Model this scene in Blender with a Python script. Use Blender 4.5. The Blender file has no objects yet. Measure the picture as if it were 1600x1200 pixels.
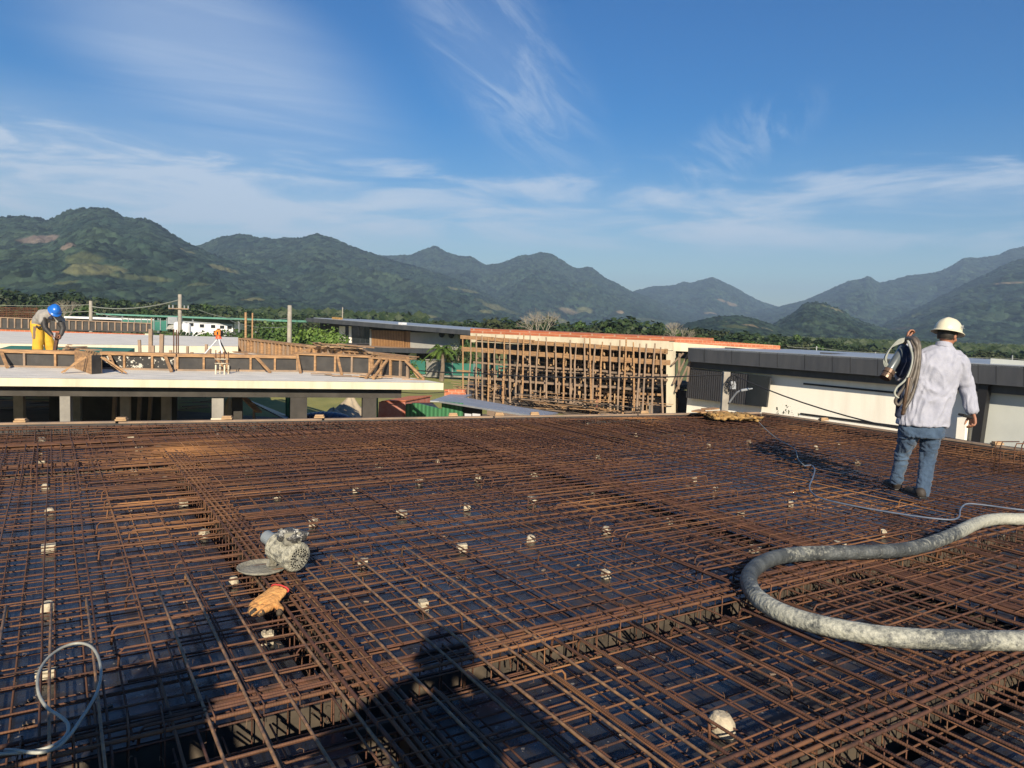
import bpy, math, random
import numpy as np
from mathutils import Vector, Matrix, noise
random.seed(7)
R_ = math.radians
sc = bpy.context.scene
C = sc.collection
# ------------------------------------------------------------------ camera
FPX, PITCH, ROLL = 1150.0, R_(4.6), R_(2.06)
CAM = Vector((0, 0, 1.65))
Fw = Vector((0, math.cos(PITCH), -math.sin(PITCH)))
r0 = Vector((1, 0, 0)); u0 = Vector((0, math.sin(PITCH), math.cos(PITCH)))
Rt = math.cos(ROLL) * r0 + math.sin(ROLL) * u0
Up = math.cos(ROLL) * u0 - math.sin(ROLL) * r0
cd = bpy.data.cameras.new('camera'); cam = bpy.data.objects.new('camera', cd); C.objects.link(cam)
M = Matrix((Rt, Up, -Fw)).transposed().to_4x4(); M.translation = CAM
cam.matrix_world = M
cd.sensor_width = 36; cd.lens = 36 * FPX / 1600; cd.clip_end = 30000; cd.clip_start = 0.02
sc.camera = cam
def ray(u, v): u = float(u); v = float(v); return Fw + (u - 800) / FPX * Rt - (v - 600) / FPX * Up
def pz(u, v, z=0.0):
    d = ray(u, v); return CAM + d * ((z - CAM.z) / d.z)
def py(u, v, Y):
    d = ray(u, v); return CAM + d * (Y / d.y)
# ------------------------------------------------------------------ light
sdir = -ray(672, 1038).normalized()          # towards the sun
sun_el = math.asin(sdir.z); sun_az = math.atan2(sdir.x, sdir.y)
ld = bpy.data.lights.new('sun', 'SUN'); lo = bpy.data.objects.new('sun', ld); C.objects.link(lo)
lo.rotation_euler = (-sdir).to_track_quat('-Z', 'Y').to_euler()
lo.location = (0, -20, 30)
ld.energy = 5.0; ld.angle = R_(0.53); ld.color = (1.0, 0.86, 0.66)
sc.view_settings.view_transform = 'Standard'; sc.view_settings.look = 'None'
sc.view_settings.exposure = 0.7; sc.view_settings.gamma = 1
sc.render.engine = 'CYCLES'
sc.cycles.use_denoising = True
sc.cycles.max_bounces = 6; sc.cycles.diffuse_bounces = 3; sc.cycles.glossy_bounces = 3
sc.cycles.transparent_max_bounces = 6; sc.cycles.volume_bounces = 0
sc.cycles.sample_clamp_indirect = 4
# ------------------------------------------------------------------ sky with cirrus
w = bpy.data.worlds.new('World'); sc.world = w; w.use_nodes = True
nt = w.node_tree; nt.nodes.clear(); N = nt.nodes; L = nt.links
def wn(t, **k):
    n = N.new(t)
    for a, b in k.items(): setattr(n, a, b)
    return n
def wm(op, a, b=None, c=None):
    n = wn('ShaderNodeMath', operation=op)
    for i, x in enumerate((a, b, c)):
        if x is None: continue
        if isinstance(x, (int, float)): n.inputs[i].default_value = x
        else: L.new(x, n.inputs[i])
    return n.outputs[0]
sky = wn('ShaderNodeTexSky', sky_type='NISHITA'); sky.sun_disc = False
sky.sun_elevation = sun_el; sky.sun_rotation = sun_az
sky.air_density = 1.15; sky.dust_density = 0.15; sky.ozone_density = 3.0; sky.altitude = 50
tc = wn('ShaderNodeTexCoord'); sep = wn('ShaderNodeSeparateXYZ'); L.new(tc.outputs['Generated'], sep.inputs[0])
sx, sy, sz = sep.outputs
az = wm('ARCTAN2', sx, sy)                     # radians, 0 = straight ahead
el = wm('ARCSINE', sz)
def smooth(x, a, b):
    n = wn('ShaderNodeMapRange', interpolation_type='SMOOTHERSTEP')
    L.new(x, n.inputs[0]); n.inputs[1].default_value = a; n.inputs[2].default_value = b
    return n.outputs[0]
def cnoise(scale, sxx, syy, rot, detail=6, dist=0.6, seed=0.0, lo_=0.4, hi_=0.75, rough=0.6):
    # streaky noise over the dome seen as a high flat layer
    zz = wm('ADD', wm('MAXIMUM', sz, 0.0), 0.12)
    cx = wm('DIVIDE', sx, zz); cy = wm('DIVIDE', sy, zz)
    cb = wn('ShaderNodeCombineXYZ'); L.new(cx, cb.inputs[0]); L.new(cy, cb.inputs[1]); cb.inputs[2].default_value = seed
    mr_ = wn('ShaderNodeMapping'); L.new(cb.outputs[0], mr_.inputs[0]); mr_.inputs['Rotation'].default_value = (0, 0, rot)
    mp = wn('ShaderNodeMapping'); L.new(mr_.outputs[0], mp.inputs[0]); mp.inputs['Scale'].default_value = (sxx, syy, 1)
    n = wn('ShaderNodeTexNoise'); L.new(mp.outputs[0], n.inputs['Vector'])
    n.inputs['Scale'].default_value = scale; n.inputs['Detail'].default_value = detail
    n.inputs['Distortion'].default_value = dist; n.inputs['Roughness'].default_value = rough
    return smooth(n.outputs[0], lo_, hi_)
def blob(azc, elc, ra, re, rot=0.0, inner=0.1):
    da = wm('SUBTRACT', az, R_(azc)); de = wm('SUBTRACT', el, R_(elc))
    c, s = math.cos(R_(rot)), math.sin(R_(rot))
    p = wm('DIVIDE', wm('ADD', wm('MULTIPLY', da, c), wm('MULTIPLY', de, s)), R_(ra))
    q = wm('DIVIDE', wm('SUBTRACT', wm('MULTIPLY', de, c), wm('MULTIPLY', da, s)), R_(re))
    d = wm('SQRT', wm('ADD', wm('MULTIPLY', p, p), wm('MULTIPLY', q, q)))
    return smooth(d, 1.0, inner)
n_soft = cnoise(1.1, 0.55, 1.3, R_(-20), 8, 0.7, 1.3, 0.30, 0.72)
n_streak = cnoise(1.8, 0.35, 2.0, R_(-28), 10, 1.0, 4.1, 0.40, 0.72, 0.6)
n_fine = cnoise(3.4, 0.4, 1.8, R_(-66), 10, 1.5, 7.7, 0.40, 0.70, 0.68)
cbb = wn('ShaderNodeCombineXYZ'); L.new(wm('MULTIPLY', az, 3.2), cbb.inputs[0]); L.new(wm('MULTIPLY', el, 17.0), cbb.inputs[1]); nbn = wn('ShaderNodeTexNoise'); L.new(cbb.outputs[0], nbn.inputs['Vector'])
nbn.inputs['Scale'].default_value = 1.5; nbn.inputs['Detail'].default_value = 9; nbn.inputs['Roughness'].default_value = 0.6; nbn.inputs['Distortion'].default_value = 0.5
n_band = smooth(nbn.outputs[0], 0.30, 0.72)
leftp = wm('MULTIPLY', blob(-22, 17.0, 19, 8.5, -22), wm('ADD', wm('ADD', wm('MULTIPLY', n_soft, 0.30), wm('MULTIPLY', n_streak, 0.15)), 0.05))
wisp = wm('MULTIPLY', blob(-2.0, 19.5, 17, 6.5, -50, 0.1), wm('ADD', wm('MULTIPLY', n_fine, 0.26), wm('MULTIPLY', n_soft, 0.13)))
low = wm('MULTIPLY', wm('MULTIPLY', smooth(wm('SUBTRACT', el, wm('MULTIPLY', n_band, 0.035)), R_(11.3), R_(8.6)), smooth(el, R_(4.6), R_(7.6))), wm('ADD', wm('MULTIPLY', n_band, 0.75), 0.05))
lowl = wm('MULTIPLY', wm('MULTIPLY', blob(-27, 7.5, 26, 8, -8), 0.5), wm('ADD', wm('MULTIPLY', n_band, 0.6), 0.45))
whisk = wm('MULTIPLY', blob(16, 13.5, 9, 3.2, 25), wm('MULTIPLY', n_fine, 0.25))
cl = wm('ADD', wm('ADD', wm('ADD', leftp, wisp), wm('ADD', low, lowl)), whisk)
cl = wm('MINIMUM', cl, 0.8)
mix = wn('ShaderNodeMix', data_type='RGBA'); L.new(cl, mix.inputs[0])
mix.inputs[7].default_value = (7.2, 8.1, 9.3, 1)
bg = wn('ShaderNodeBackground'); bg.inputs[1].default_value = 0.061
hs = wn('ShaderNodeHueSaturation'); hs.inputs['Saturation'].default_value = 1.62; hs.inputs['Value'].default_value = 1.0; hs.inputs['Hue'].default_value = 0.513
L.new(sky.outputs[0], hs.inputs['Color']); L.new(hs.outputs[0], mix.inputs[6]); L.new(mix.outputs[2], bg.inputs[0])
wo = wn('ShaderNodeOutputWorld'); L.new(bg.outputs[0], wo.inputs[0])

# ------------------------------------------------------------------ materials
MATS = {}
def mat(name, c1, c2=None, scale=4.0, rough=0.7, r2=None, bump=0.0, bscale=None, metal=0.0, detail=5, lo_=0.35, hi_=0.65, coord='Object', stretch=(1, 1, 1), spec=0.5, extra=None, dist=0.02):
    m = bpy.data.materials.new(name); m.use_nodes = True; MATS[name] = m
    t = m.node_tree; n = t.nodes; l = t.links; p = n['Principled BSDF']
    p.inputs['Roughness'].default_value = rough; p.inputs['Metallic'].default_value = metal
    p.inputs['Specular IOR Level'].default_value = spec
    p.inputs['Base Color'].default_value = (*c1, 1)
    tcn = n.new('ShaderNodeTexCoord'); mp = n.new('ShaderNodeMapping'); mp.inputs['Scale'].default_value = stretch
    if coord == 'World':
        g = n.new('ShaderNodeNewGeometry'); l.new(g.outputs['Position'], mp.inputs[0])
    else: l.new(tcn.outputs[coord], mp.inputs[0])
    if c2 is not None:
        nz = n.new('ShaderNodeTexNoise'); nz.inputs['Scale'].default_value = scale; nz.inputs['Detail'].default_value = detail
        nz.inputs['Roughness'].default_value = 0.62
        l.new(mp.outputs[0], nz.inputs['Vector'])
        rp = n.new('ShaderNodeMapRange'); rp.inputs[1].default_value = lo_; rp.inputs[2].default_value = hi_
        l.new(nz.outputs[0], rp.inputs[0])
        mx = n.new('ShaderNodeMix'); mx.data_type = 'RGBA'; l.new(rp.outputs[0], mx.inputs[0])
        mx.inputs[6].default_value = (*c1, 1); mx.inputs[7].default_value = (*c2, 1)
        l.new(mx.outputs[2], p.inputs['Base Color'])
        m['mx'] = mx.name
        if r2 is not None:
            rr = n.new('ShaderNodeMapRange'); rr.inputs[3].default_value = rough; rr.inputs[4].default_value = r2
            l.new(rp.outputs[0], rr.inputs[0]); l.new(rr.outputs[0], p.inputs['Roughness'])
    if bump:
        nb = n.new('ShaderNodeTexNoise'); nb.inputs['Scale'].default_value = bscale or scale * 3; nb.inputs['Detail'].default_value = 6
        l.new(mp.outputs[0], nb.inputs['Vector'])
        b = n.new('ShaderNodeBump'); b.inputs['Strength'].default_value = bump; b.inputs['Distance'].default_value = dist
        l.new(nb.outputs[0], b.inputs['Height']); l.new(b.outputs[0], p.inputs['Normal'])
    if extra: extra(m, t, n, l, p, mp)
    return m

def rust_extra(m, t, n, l, p, mp):
    # orange fresh rust in broad patches of the site, each bar its own tone, ribs from the UV length
    g = n.new('ShaderNodeNewGeometry'); nz = n.new('ShaderNodeTexNoise'); nz.inputs['Scale'].default_value = 0.45
    nz.inputs['Detail'].default_value = 3; l.new(g.outputs['Position'], nz.inputs['Vector'])
    r = n.new('ShaderNodeMapRange'); r.inputs[1].default_value = 0.55; r.inputs[2].default_value = 0.70; l.new(nz.outputs[0], r.inputs[0])
    oi = n.new('ShaderNodeObjectInfo')
    ad = n.new('ShaderNodeMath'); ad.operation = 'MULTIPLY_ADD'; l.new(oi.outputs['Random'], ad.inputs[0]); ad.inputs[1].default_value = 0.46
    ml = n.new('ShaderNodeMath'); ml.operation = 'MULTIPLY'; l.new(r.outputs[0], ml.inputs[0]); ml.inputs[1].default_value = 0.75
    l.new(ml.outputs[0], ad.inputs[2])
    pw = n.new('ShaderNodeMath'); pw.operation = 'POWER'; l.new(ad.outputs[0], pw.inputs[0]); pw.inputs[1].default_value = 1.8
    mx0 = n[m['mx']]
    mx = n.new('ShaderNodeMix'); mx.data_type = 'RGBA'; l.new(pw.outputs[0], mx.inputs[0])
    l.new(mx0.outputs[2], mx.inputs[6]); mx.inputs[7].default_value = (0.34, 0.165, 0.065, 1)
    l.new(mx.outputs[2], p.inputs['Base Color'])
    uv = n.new('ShaderNodeUVMap'); wv = n.new('ShaderNodeTexWave'); wv.inputs['Scale'].default_value = 30; wv.wave_profile = 'SIN'
    mpu = n.new('ShaderNodeMapping'); mpu.inputs['Scale'].default_value = (1, 0.3, 1); l.new(uv.outputs[0], mpu.inputs[0])
    l.new(mpu.outputs[0], wv.inputs['Vector'])
    b = n.new('ShaderNodeBump'); b.inputs['Strength'].default_value = 0.5; b.inputs['Distance'].default_value = 0.001
    l.new(wv.outputs['Fac'], b.inputs['Height']); l.new(b.outputs[0], p.inputs['Normal'])
mat('rust', (0.036, 0.019, 0.015), (0.105, 0.045, 0.028), 14, 0.75, extra=rust_extra, coord='World', spec=0.4)
mat('rust_dark', (0.06, 0.03, 0.022), (0.13, 0.06, 0.035), 10, 0.8, coord='World')
mat('steel_bar', (0.085, 0.055, 0.04), (0.30, 0.17, 0.08), 20, 0.55, coord='World')
mat('wire', (0.08, 0.05, 0.035), (0.2, 0.12, 0.07), 30, 0.6, metal=0.3, coord='World')
def deck_extra(m, t, n, l, p, mp):
    # film-faced plywood sheets: joints, sawdust and rust dirt, wet film
    br = n.new('ShaderNodeTexBrick'); br.inputs['Scale'].default_value = 1.0
    br.inputs['Brick Width'].default_value = 2.2; br.inputs['Row Height'].default_value = 1.1; br.inputs['Mortar Size'].default_value = 0.006
    br.inputs['Color1'].default_value = (1, 1, 1, 1); br.inputs['Color2'].default_value = (0.55, 0.55, 0.55, 1); br.inputs['Mortar'].default_value = (0, 0, 0, 1)
    mp2 = n.new('ShaderNodeMapping'); mp2.inputs['Rotation'].default_value = (0, 0, -R_(32)); g = n.new('ShaderNodeNewGeometry')
    l.new(g.outputs['Position'], mp2.inputs[0]); l.new(mp2.outputs[0], br.inputs['Vector'])
    mx0 = n[m['mx']]
    ml = n.new('ShaderNodeMix'); ml.data_type = 'RGBA'; ml.blend_type = 'MULTIPLY'; ml.inputs[0].default_value = 0.75
    l.new(mx0.outputs[2], ml.inputs[6]); l.new(br.outputs[0], ml.inputs[7])
    nz = n.new('ShaderNodeTexNoise'); nz.inputs['Scale'].default_value = 1.3; nz.inputs['Detail'].default_value = 9; nz.inputs['Roughness'].default_value = 0.7
    l.new(g.outputs['Position'], nz.inputs['Vector'])
    r = n.new('ShaderNodeMapRange'); r.inputs[1].default_value = 0.52; r.inputs[2].default_value = 0.66; l.new(nz.outputs[0], r.inputs[0])
    md = n.new('ShaderNodeMix'); md.data_type = 'RGBA'; l.new(r.outputs[0], md.inputs[0])
    l.new(ml.outputs[2], md.inputs[6]); md.inputs[7].default_value = (0.06, 0.04, 0.026, 1)
    n3 = n.new('ShaderNodeTexNoise'); n3.inputs['Scale'].default_value = 26; n3.inputs['Detail'].default_value = 4; l.new(g.outputs['Position'], n3.inputs['Vector'])
    r3 = n.new('ShaderNodeMapRange'); r3.inputs[1].default_value = 0.665; r3.inputs[2].default_value = 0.69; l.new(n3.outputs[0], r3.inputs[0])
    m3 = n.new('ShaderNodeMix'); m3.data_type = 'RGBA'; l.new(r3.outputs[0], m3.inputs[0]); l.new(md.outputs[2], m3.inputs[6]); m3.inputs[7].default_value = (0.22, 0.20, 0.17, 1)
    l.new(m3.outputs[2], p.inputs['Base Color'])
    rr = n.new('ShaderNodeMapRange'); rr.inputs[3].default_value = 0.24; rr.inputs[4].default_value = 0.6
    l.new(r.outputs[0], rr.inputs[0]); l.new(rr.outputs[0], p.inputs['Roughness'])
mat('deck', (0.014, 0.016, 0.020), (0.034, 0.037, 0.044), 3.0, 0.3, bump=0.15, bscale=6, coord='World', extra=deck_extra, spec=0.6)
mat('deck_side', (0.10, 0.08, 0.058), (0.035, 0.03, 0.025), 5, 0.6, coord='World')
mat('wood', (0.42, 0.25, 0.12), (0.22, 0.13, 0.07), 3, 0.8, coord='World', stretch=(1, 1, 6), bump=0.3, bscale=30)
mat('wood_pale', (0.46, 0.31, 0.17), (0.30, 0.19, 0.10), 4, 0.8, coord='World', bump=0.3, bscale=30)
mat('wood_grey', (0.19, 0.145, 0.11), (0.32, 0.22, 0.145), 2.5, 0.85, coord='World', bump=0.3, bscale=20)
mat('black_ply', (0.018, 0.017, 0.018), (0.045, 0.042, 0.04), 2.2, 0.6, coord='World')
mat('ply_splat', (0.02, 0.02, 0.02), (0.5, 0.48, 0.42), 9, 0.7, coord='World', lo_=0.58, hi_=0.6)
mat('cream_concrete', (0.62, 0.56, 0.42), (0.44, 0.39, 0.29), 1.6, 0.85, coord='World', bump=0.2, bscale=14, stretch=(1.6, 1.6, .35), lo_=0.42, hi_=0.78)
mat('slab_top', (0.74, 0.71, 0.64), (0.54, 0.53, 0.49), 1.2, 0.85, coord='World', bump=0.2, bscale=9, stretch=(1, 2.5, 1))
mat('grey_concrete', (0.30, 0.285, 0.25), (0.20, 0.19, 0.17), 1.8, 0.85, coord='World', bump=0.3, bscale=12)
mat('dark_shaded', (0.035, 0.032, 0.028), (0.060, 0.054, 0.047), 2, 0.9, coord='World')  # dark tone with the shade on beams and interiors put into the colour
def brick_extra(m, t, n, l, p, mp):
    br = n.new('ShaderNodeTexBrick'); br.inputs['Scale'].default_value = 1.0
    br.inputs['Brick Width'].default_value = 0.3; br.inputs['Row Height'].default_value = 0.15; br.inputs['Mortar Size'].default_value = 0.012
    br.inputs['Color1'].default_value = (0.50, 0.16, 0.075, 1); br.inputs['Color2'].default_value = (0.40, 0.12, 0.055, 1); br.inputs['Mortar'].default_value = (0.5, 0.3, 0.2, 1)
    g = n.new('ShaderNodeNewGeometry'); s = n.new('ShaderNodeSeparateXYZ'); c = n.new('ShaderNodeCombineXYZ'); l.new(g.outputs['Position'], s.inputs[0])
    a = n.new('ShaderNodeMath'); a.operation = 'ADD'; l.new(s.outputs[0], a.inputs[0]); l.new(s.outputs[1], a.inputs[1])
    l.new(a.outputs[0], c.inputs[0]); l.new(s.outputs[2], c.inputs[1]); l.new(c.outputs[0], br.inputs['Vector'])
    mz = n.new('ShaderNodeMix'); mz.data_type = 'RGBA'; mz.blend_type = 'MULTIPLY'; mz.inputs[0].default_value = 0.4
    l.new(br.outputs[0], mz.inputs[6]); l.new(n[m['mx']].outputs[2], mz.inputs[7]); l.new(mz.outputs[2], p.inputs['Base Color'])
mat('brick', (1, 1, 1), (0.5, 0.45, 0.4), 3, 0.85, coord='World', extra=brick_extra)
def wv_extra(col, scale, direction=0, depth=0.01):
    def f(m, t, n, l, p, mp):
        g = n.new('ShaderNodeNewGeometry'); s = n.new('ShaderNodeSeparateXYZ'); l.new(g.outputs['Position'], s.inputs[0])
        c = n.new('ShaderNodeCombineXYZ'); l.new(s.outputs[direction], c.inputs[0])
        wv = n.new('ShaderNodeTexWave'); wv.inputs['Scale'].default_value = scale; l.new(c.outputs[0], wv.inputs['Vector'])
        mz = n.new('ShaderNodeMix'); mz.data_type = 'RGBA'; l.new(wv.outputs['Fac'], mz.inputs[0])
        src = n[m['mx']].outputs[2] if 'mx' in m else None
        if src: l.new(src, mz.inputs[6])
        mz.inputs[7].default_value = (*col, 1); l.new(mz.outputs[2], p.inputs['Base Color'])
        b = n.new('ShaderNodeBump'); b.inputs['Strength'].default_value = 0.8; b.inputs['Distance'].default_value = depth
        l.new(wv.outputs['Fac'], b.inputs['Height']); l.new(b.outputs[0], p.inputs['Normal'])
    return f
mat('green_sheet', (0.06, 0.22, 0.10), (0.09, 0.27, 0.13), 2, 0.5, coord='World', extra=wv_extra((0.035, 0.13, 0.06), 2.2))
mat('zinc', (0.36, 0.38, 0.40), (0.26, 0.28, 0.31), 2, 0.45, metal=0.3, coord='World')
mat('slats', (0.40, 0.22, 0.09), (0.28, 0.15, 0.06), 2, 0.6, coord='World', extra=wv_extra((0.16, 0.08, 0.03), 1.6, 0, 0.03))
mat('screen_black', (0.035, 0.036, 0.04), (0.05, 0.05, 0.055), 2, 0.6, coord='World', extra=wv_extra((0.016, 0.016, 0.018), 3.0, 1, 0.02))
mat('fascia', (0.040, 0.044, 0.052), (0.065, 0.068, 0.075), 1.3, 0.5, coord='World', stretch=(1.5, 1.5, .25))
mat('white_wall', (0.87, 0.84, 0.74), (0.72, 0.68, 0.59), 1.1, 0.8, coord='World', stretch=(1.5, 1.5, .2), lo_=0.5, hi_=0.85)
mat('grey_wall', (0.36, 0.36, 0.33), (0.30, 0.30, 0.28), 1.0, 0.8, coord='World')
mat('roof_grey', (0.30, 0.33, 0.37), (0.22, 0.25, 0.29), 0.6, 0.4, coord='World')
mat('glass_dark', (0.012, 0.015, 0.018), (0.025, 0.03, 0.034), 0.5, 0.12, coord='World', spec=0.4)
mat('glass_reflecting', (0.55, 0.58, 0.55), (0.47, 0.50, 0.48), 0.7, 0.15, coord='World', spec=0.7)  # pale grey base stands in for the reflection in the glazing
mat('black', (0.012, 0.012, 0.013), None, rough=0.5)
mat('white_paint', (0.72, 0.73, 0.75), (0.60, 0.61, 0.64), 1.0, 0.5, coord='World')
mat('tan_floor', (0.30, 0.21, 0.15), None, rough=0.8)
mat('sand', (0.42, 0.35, 0.25), (0.33, 0.27, 0.19), 3, 0.95, coord='World', bump=0.5)
mat('blue_tarp', (0.05, 0.075, 0.14), (0.03, 0.045, 0.09), 2, 0.4, coord='World', extra=wv_extra((0.03, 0.045, 0.08), 2.0, 0, 0.02))
mat('red_container', (0.38, 0.11, 0.07), (0.45, 0.22, 0.17), 3, 0.7, coord='World')
mat('green_mesh', (0.02, 0.12, 0.10), (0.035, 0.17, 0.13), 0.6, 0.8, coord='World')
mat('green_roof', (0.10, 0.27, 0.20), (0.14, 0.32, 0.25), 0.6, 0.6, coord='World')
mat('pole_concrete', (0.34, 0.31, 0.26), (0.24, 0.22, 0.19), 3, 0.85, coord='World')
mat('cable', (0.02, 0.02, 0.022), None, rough=0.6)
mat('cable_grey', (0.22, 0.24, 0.22), (0.32, 0.33, 0.29), 12, 0.55)
mat('cable_blue', (0.07, 0.10, 0.16), (0.13, 0.16, 0.21), 8, 0.5)
mat('cable_white', (0.36, 0.36, 0.31), (0.22, 0.23, 0.21), 9, 0.5, coord='World')
mat('yellow_rope', (0.40, 0.25, 0.085), (0.22, 0.13, 0.05), 12, 0.9, coord='World', bump=0.6, bscale=60)
def hose_extra(m, t, n, l, p, mp):
    g = n.new('ShaderNodeNewGeometry')
    nz = n.new('ShaderNodeTexNoise'); nz.inputs['Scale'].default_value = 2.0; nz.inputs['Detail'].default_value = 3; l.new(g.outputs['Position'], nz.inputs['Vector'])
    s = n.new('ShaderNodeSeparateXYZ'); l.new(g.outputs['Position'], s.inputs[0])
    # the near half of the hose was dragged through wet concrete
    yr = n.new('ShaderNodeMapRange'); yr.inputs[1].default_value = 4.6; yr.inputs[2].default_value = 3.7; yr.inputs[3].default_value = -0.14; yr.inputs[4].default_value = 0.13
    l.new(s.outputs[1], yr.inputs[0])
    xr = n.new('ShaderNodeMapRange'); xr.inputs[1].default_value = 3.1; xr.inputs[2].default_value = 3.5; xr.inputs[3].default_value = 0.0; xr.inputs[4].default_value = 0.3
    l.new(s.outputs[0], xr.inputs[0])
    ym = n.new('ShaderNodeMath'); ym.operation = 'MAXIMUM'; l.new(yr.outputs[0], ym.inputs[0])
    xs = n.new('ShaderNodeMath'); xs.operation = 'SUBTRACT'; l.new(xr.outputs[0], xs.inputs[0]); xs.inputs[1].default_value = 0.08
    l.new(xs.outputs[0], ym.inputs[1])
    n2 = n.new('ShaderNodeTexNoise'); n2.inputs['Scale'].default_value = 30; n2.inputs['Detail'].default_value = 8; n2.inputs['Roughness'].default_value = 0.75; l.new(g.outputs['Position'], n2.inputs['Vector'])
    a = n.new('ShaderNodeMath'); a.operation = 'ADD'; l.new(nz.outputs[0], a.inputs[0]); l.new(n2.outputs[0], a.inputs[1])
    a2 = n.new('ShaderNodeMath'); a2.operation = 'ADD'; l.new(a.outputs[0], a2.inputs[0]); l.new(ym.outputs[0], a2.inputs[1])
    r = n.new('ShaderNodeMapRange'); r.inputs[1].default_value = 1.0; r.inputs[2].default_value = 1.22; l.new(a2.outputs[0], r.inputs[0])
    mx = n.new('ShaderNodeMix'); mx.data_type = 'RGBA'; l.new(r.outputs[0], mx.inputs[0]); l.new(n[m['mx']].outputs[2], mx.inputs[6])
    mx.inputs[7].default_value = (0.33, 0.335, 0.285, 1); l.new(mx.outputs[2], p.inputs['Base Color'])
    uv = n.new('ShaderNodeUVMap'); wv = n.new('ShaderNodeTexWave'); wv.inputs['Scale'].default_value = 12; wv.inputs['Distortion'].default_value = 1.5; l.new(uv.outputs[0], wv.inputs['Vector'])
    b = n.new('ShaderNodeBump'); b.inputs['Strength'].default_value = 0.25; b.inputs['Distance'].default_value = 0.003; l.new(wv.outputs['Fac'], b.inputs['Height'])
    b0 = p.inputs['Normal'].links[0].from_socket; l.new(b0, b.inputs['Normal']); l.new(b.outputs[0], p.inputs['Normal'])
mat('hose', (0.035, 0.04, 0.042), (0.085, 0.095, 0.098), 9, 0.55, bump=0.7, bscale=35, coord='World', extra=hose_extra)
mat('motor', (0.36, 0.35, 0.28), (0.14, 0.14, 0.12), 30, 0.75, bump=0.7, bscale=60, lo_=0.45, hi_=0.62)
mat('motor_plate', (0.16, 0.155, 0.13), (0.26, 0.25, 0.20), 25, 0.8, bump=0.5, bscale=60)
mat('pvc_grey', (0.20, 0.23, 0.25), (0.15, 0.17, 0.19), 6, 0.45)
mat('plastic_wrap', (0.05, 0.05, 0.05), (0.34, 0.34, 0.31), 22, 0.25, bump=0.8, bscale=25, lo_=0.5, hi_=0.6)
mat('leather', (0.58, 0.30, 0.10), (0.44, 0.21, 0.065), 18, 0.85, bump=0.5, bscale=50)
mat('leather_dark', (0.03, 0.025, 0.02), (0.07, 0.05, 0.03), 14, 0.8)
mat('red_cloth', (0.45, 0.04, 0.035), None, rough=0.8)
mat('spacer', (0.52, 0.46, 0.34), (0.30, 0.26, 0.19), 25, 0.85, bump=0.4, bscale=60)
mat('skin', (0.33, 0.15, 0.09), (0.27, 0.12, 0.07), 12, 0.55)
mat('hair', (0.010, 0.009, 0.008), (0.03, 0.025, 0.02), 60, 0.6)
def cloth_extra(m, t, n, l, p, mp):
    p.inputs['Sheen Weight'].default_value = 0.2
mat('shirt', (0.36, 0.375, 0.45), (0.29, 0.305, 0.38), 14, 0.9, bump=0.25, bscale=120, extra=cloth_extra)
mat('jeans', (0.024, 0.050, 0.095), (0.055, 0.098, 0.165), 5, 0.85, bump=0.3, bscale=90, extra=cloth_extra, stretch=(1.5, 1.5, 0.6))
mat('navy', (0.012, 0.018, 0.045), (0.02, 0.028, 0.06), 10, 0.85)
mat('boot', (0.018, 0.015, 0.013), (0.045, 0.036, 0.03), 12, 0.7)
mat('helmet_white', (0.66, 0.62, 0.46), (0.60, 0.56, 0.42), 8, 0.35)
mat('helmet_blue', (0.015, 0.13, 0.50), None, rough=0.3)
mat('grey_tee', (0.30, 0.29, 0.27), (0.24, 0.23, 0.22), 8, 0.9)
mat('yellow_pants', (0.68, 0.40, 0.035), (0.56, 0.32, 0.03), 5, 0.8)
mat('orange', (0.70, 0.20, 0.02), None, rough=0.5)
mat('red_orange', (0.75, 0.10, 0.03), None, rough=0.5)
mat('hose_tan', (0.055, 0.047, 0.04), (0.13, 0.11, 0.092), 14, 0.5)
mat('steel_dull', (0.10, 0.12, 0.13), (0.16, 0.18, 0.19), 6, 0.3, metal=0.4)
mat('copper', (0.17, 0.11, 0.075), (0.10, 0.065, 0.045), 10, 0.4, metal=0.5)
# vegetation and ground
def leaf(name, a, b, scale=0.9):
    def ex(m, t, n, l, p, mp):
        oi = n.new('ShaderNodeObjectInfo'); hv = n.new('ShaderNodeHueSaturation')
        mr = n.new('ShaderNodeMapRange'); mr.inputs[3].default_value = 0.75; mr.inputs[4].default_value = 1.3; l.new(oi.outputs['Random'], mr.inputs[0]); l.new(mr.outputs[0], hv.inputs['Value'])
        l.new(n[m['mx']].outputs[2], hv.inputs['Color']); l.new(hv.outputs[0], p.inputs['Base Color'])
    return mat(name, a, b, scale, 0.6, extra=ex, spec=0.3, detail=3)
leaf('leaf_dark', (0.012, 0.026, 0.009), (0.036, 0.058, 0.018))
leaf('leaf_mid', (0.022, 0.050, 0.012), (0.062, 0.105, 0.025))
leaf('leaf_light', (0.04, 0.085, 0.015), (0.11, 0.17, 0.03))
leaf('leaf_olive', (0.024, 0.036, 0.014), (0.056, 0.068, 0.025))
leaf('woods', (0.010, 0.022, 0.009), (0.030, 0.046, 0.016))
mat('bark', (0.12, 0.09, 0.065), (0.2, 0.16, 0.12), 3, 0.9)
mat('bark_pale', (0.30, 0.27, 0.22), (0.22, 0.19, 0.15), 3, 0.9)
mat('ground', (0.13, 0.155, 0.04), (0.085, 0.115, 0.03), 0.05, 0.95, coord='World', bump=0.5, bscale=1.5, detail=10, dist=0.1)
mat('grass', (0.29, 0.27, 0.075), (0.18, 0.19, 0.05), 0.35, 0.95, coord='World', bump=0.6, bscale=6, detail=10, dist=0.1)
mat('dirt', (0.17, 0.13, 0.09), (0.10, 0.08, 0.06), 0.6, 0.95, coord='World', bump=0.6, bscale=4)

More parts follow.
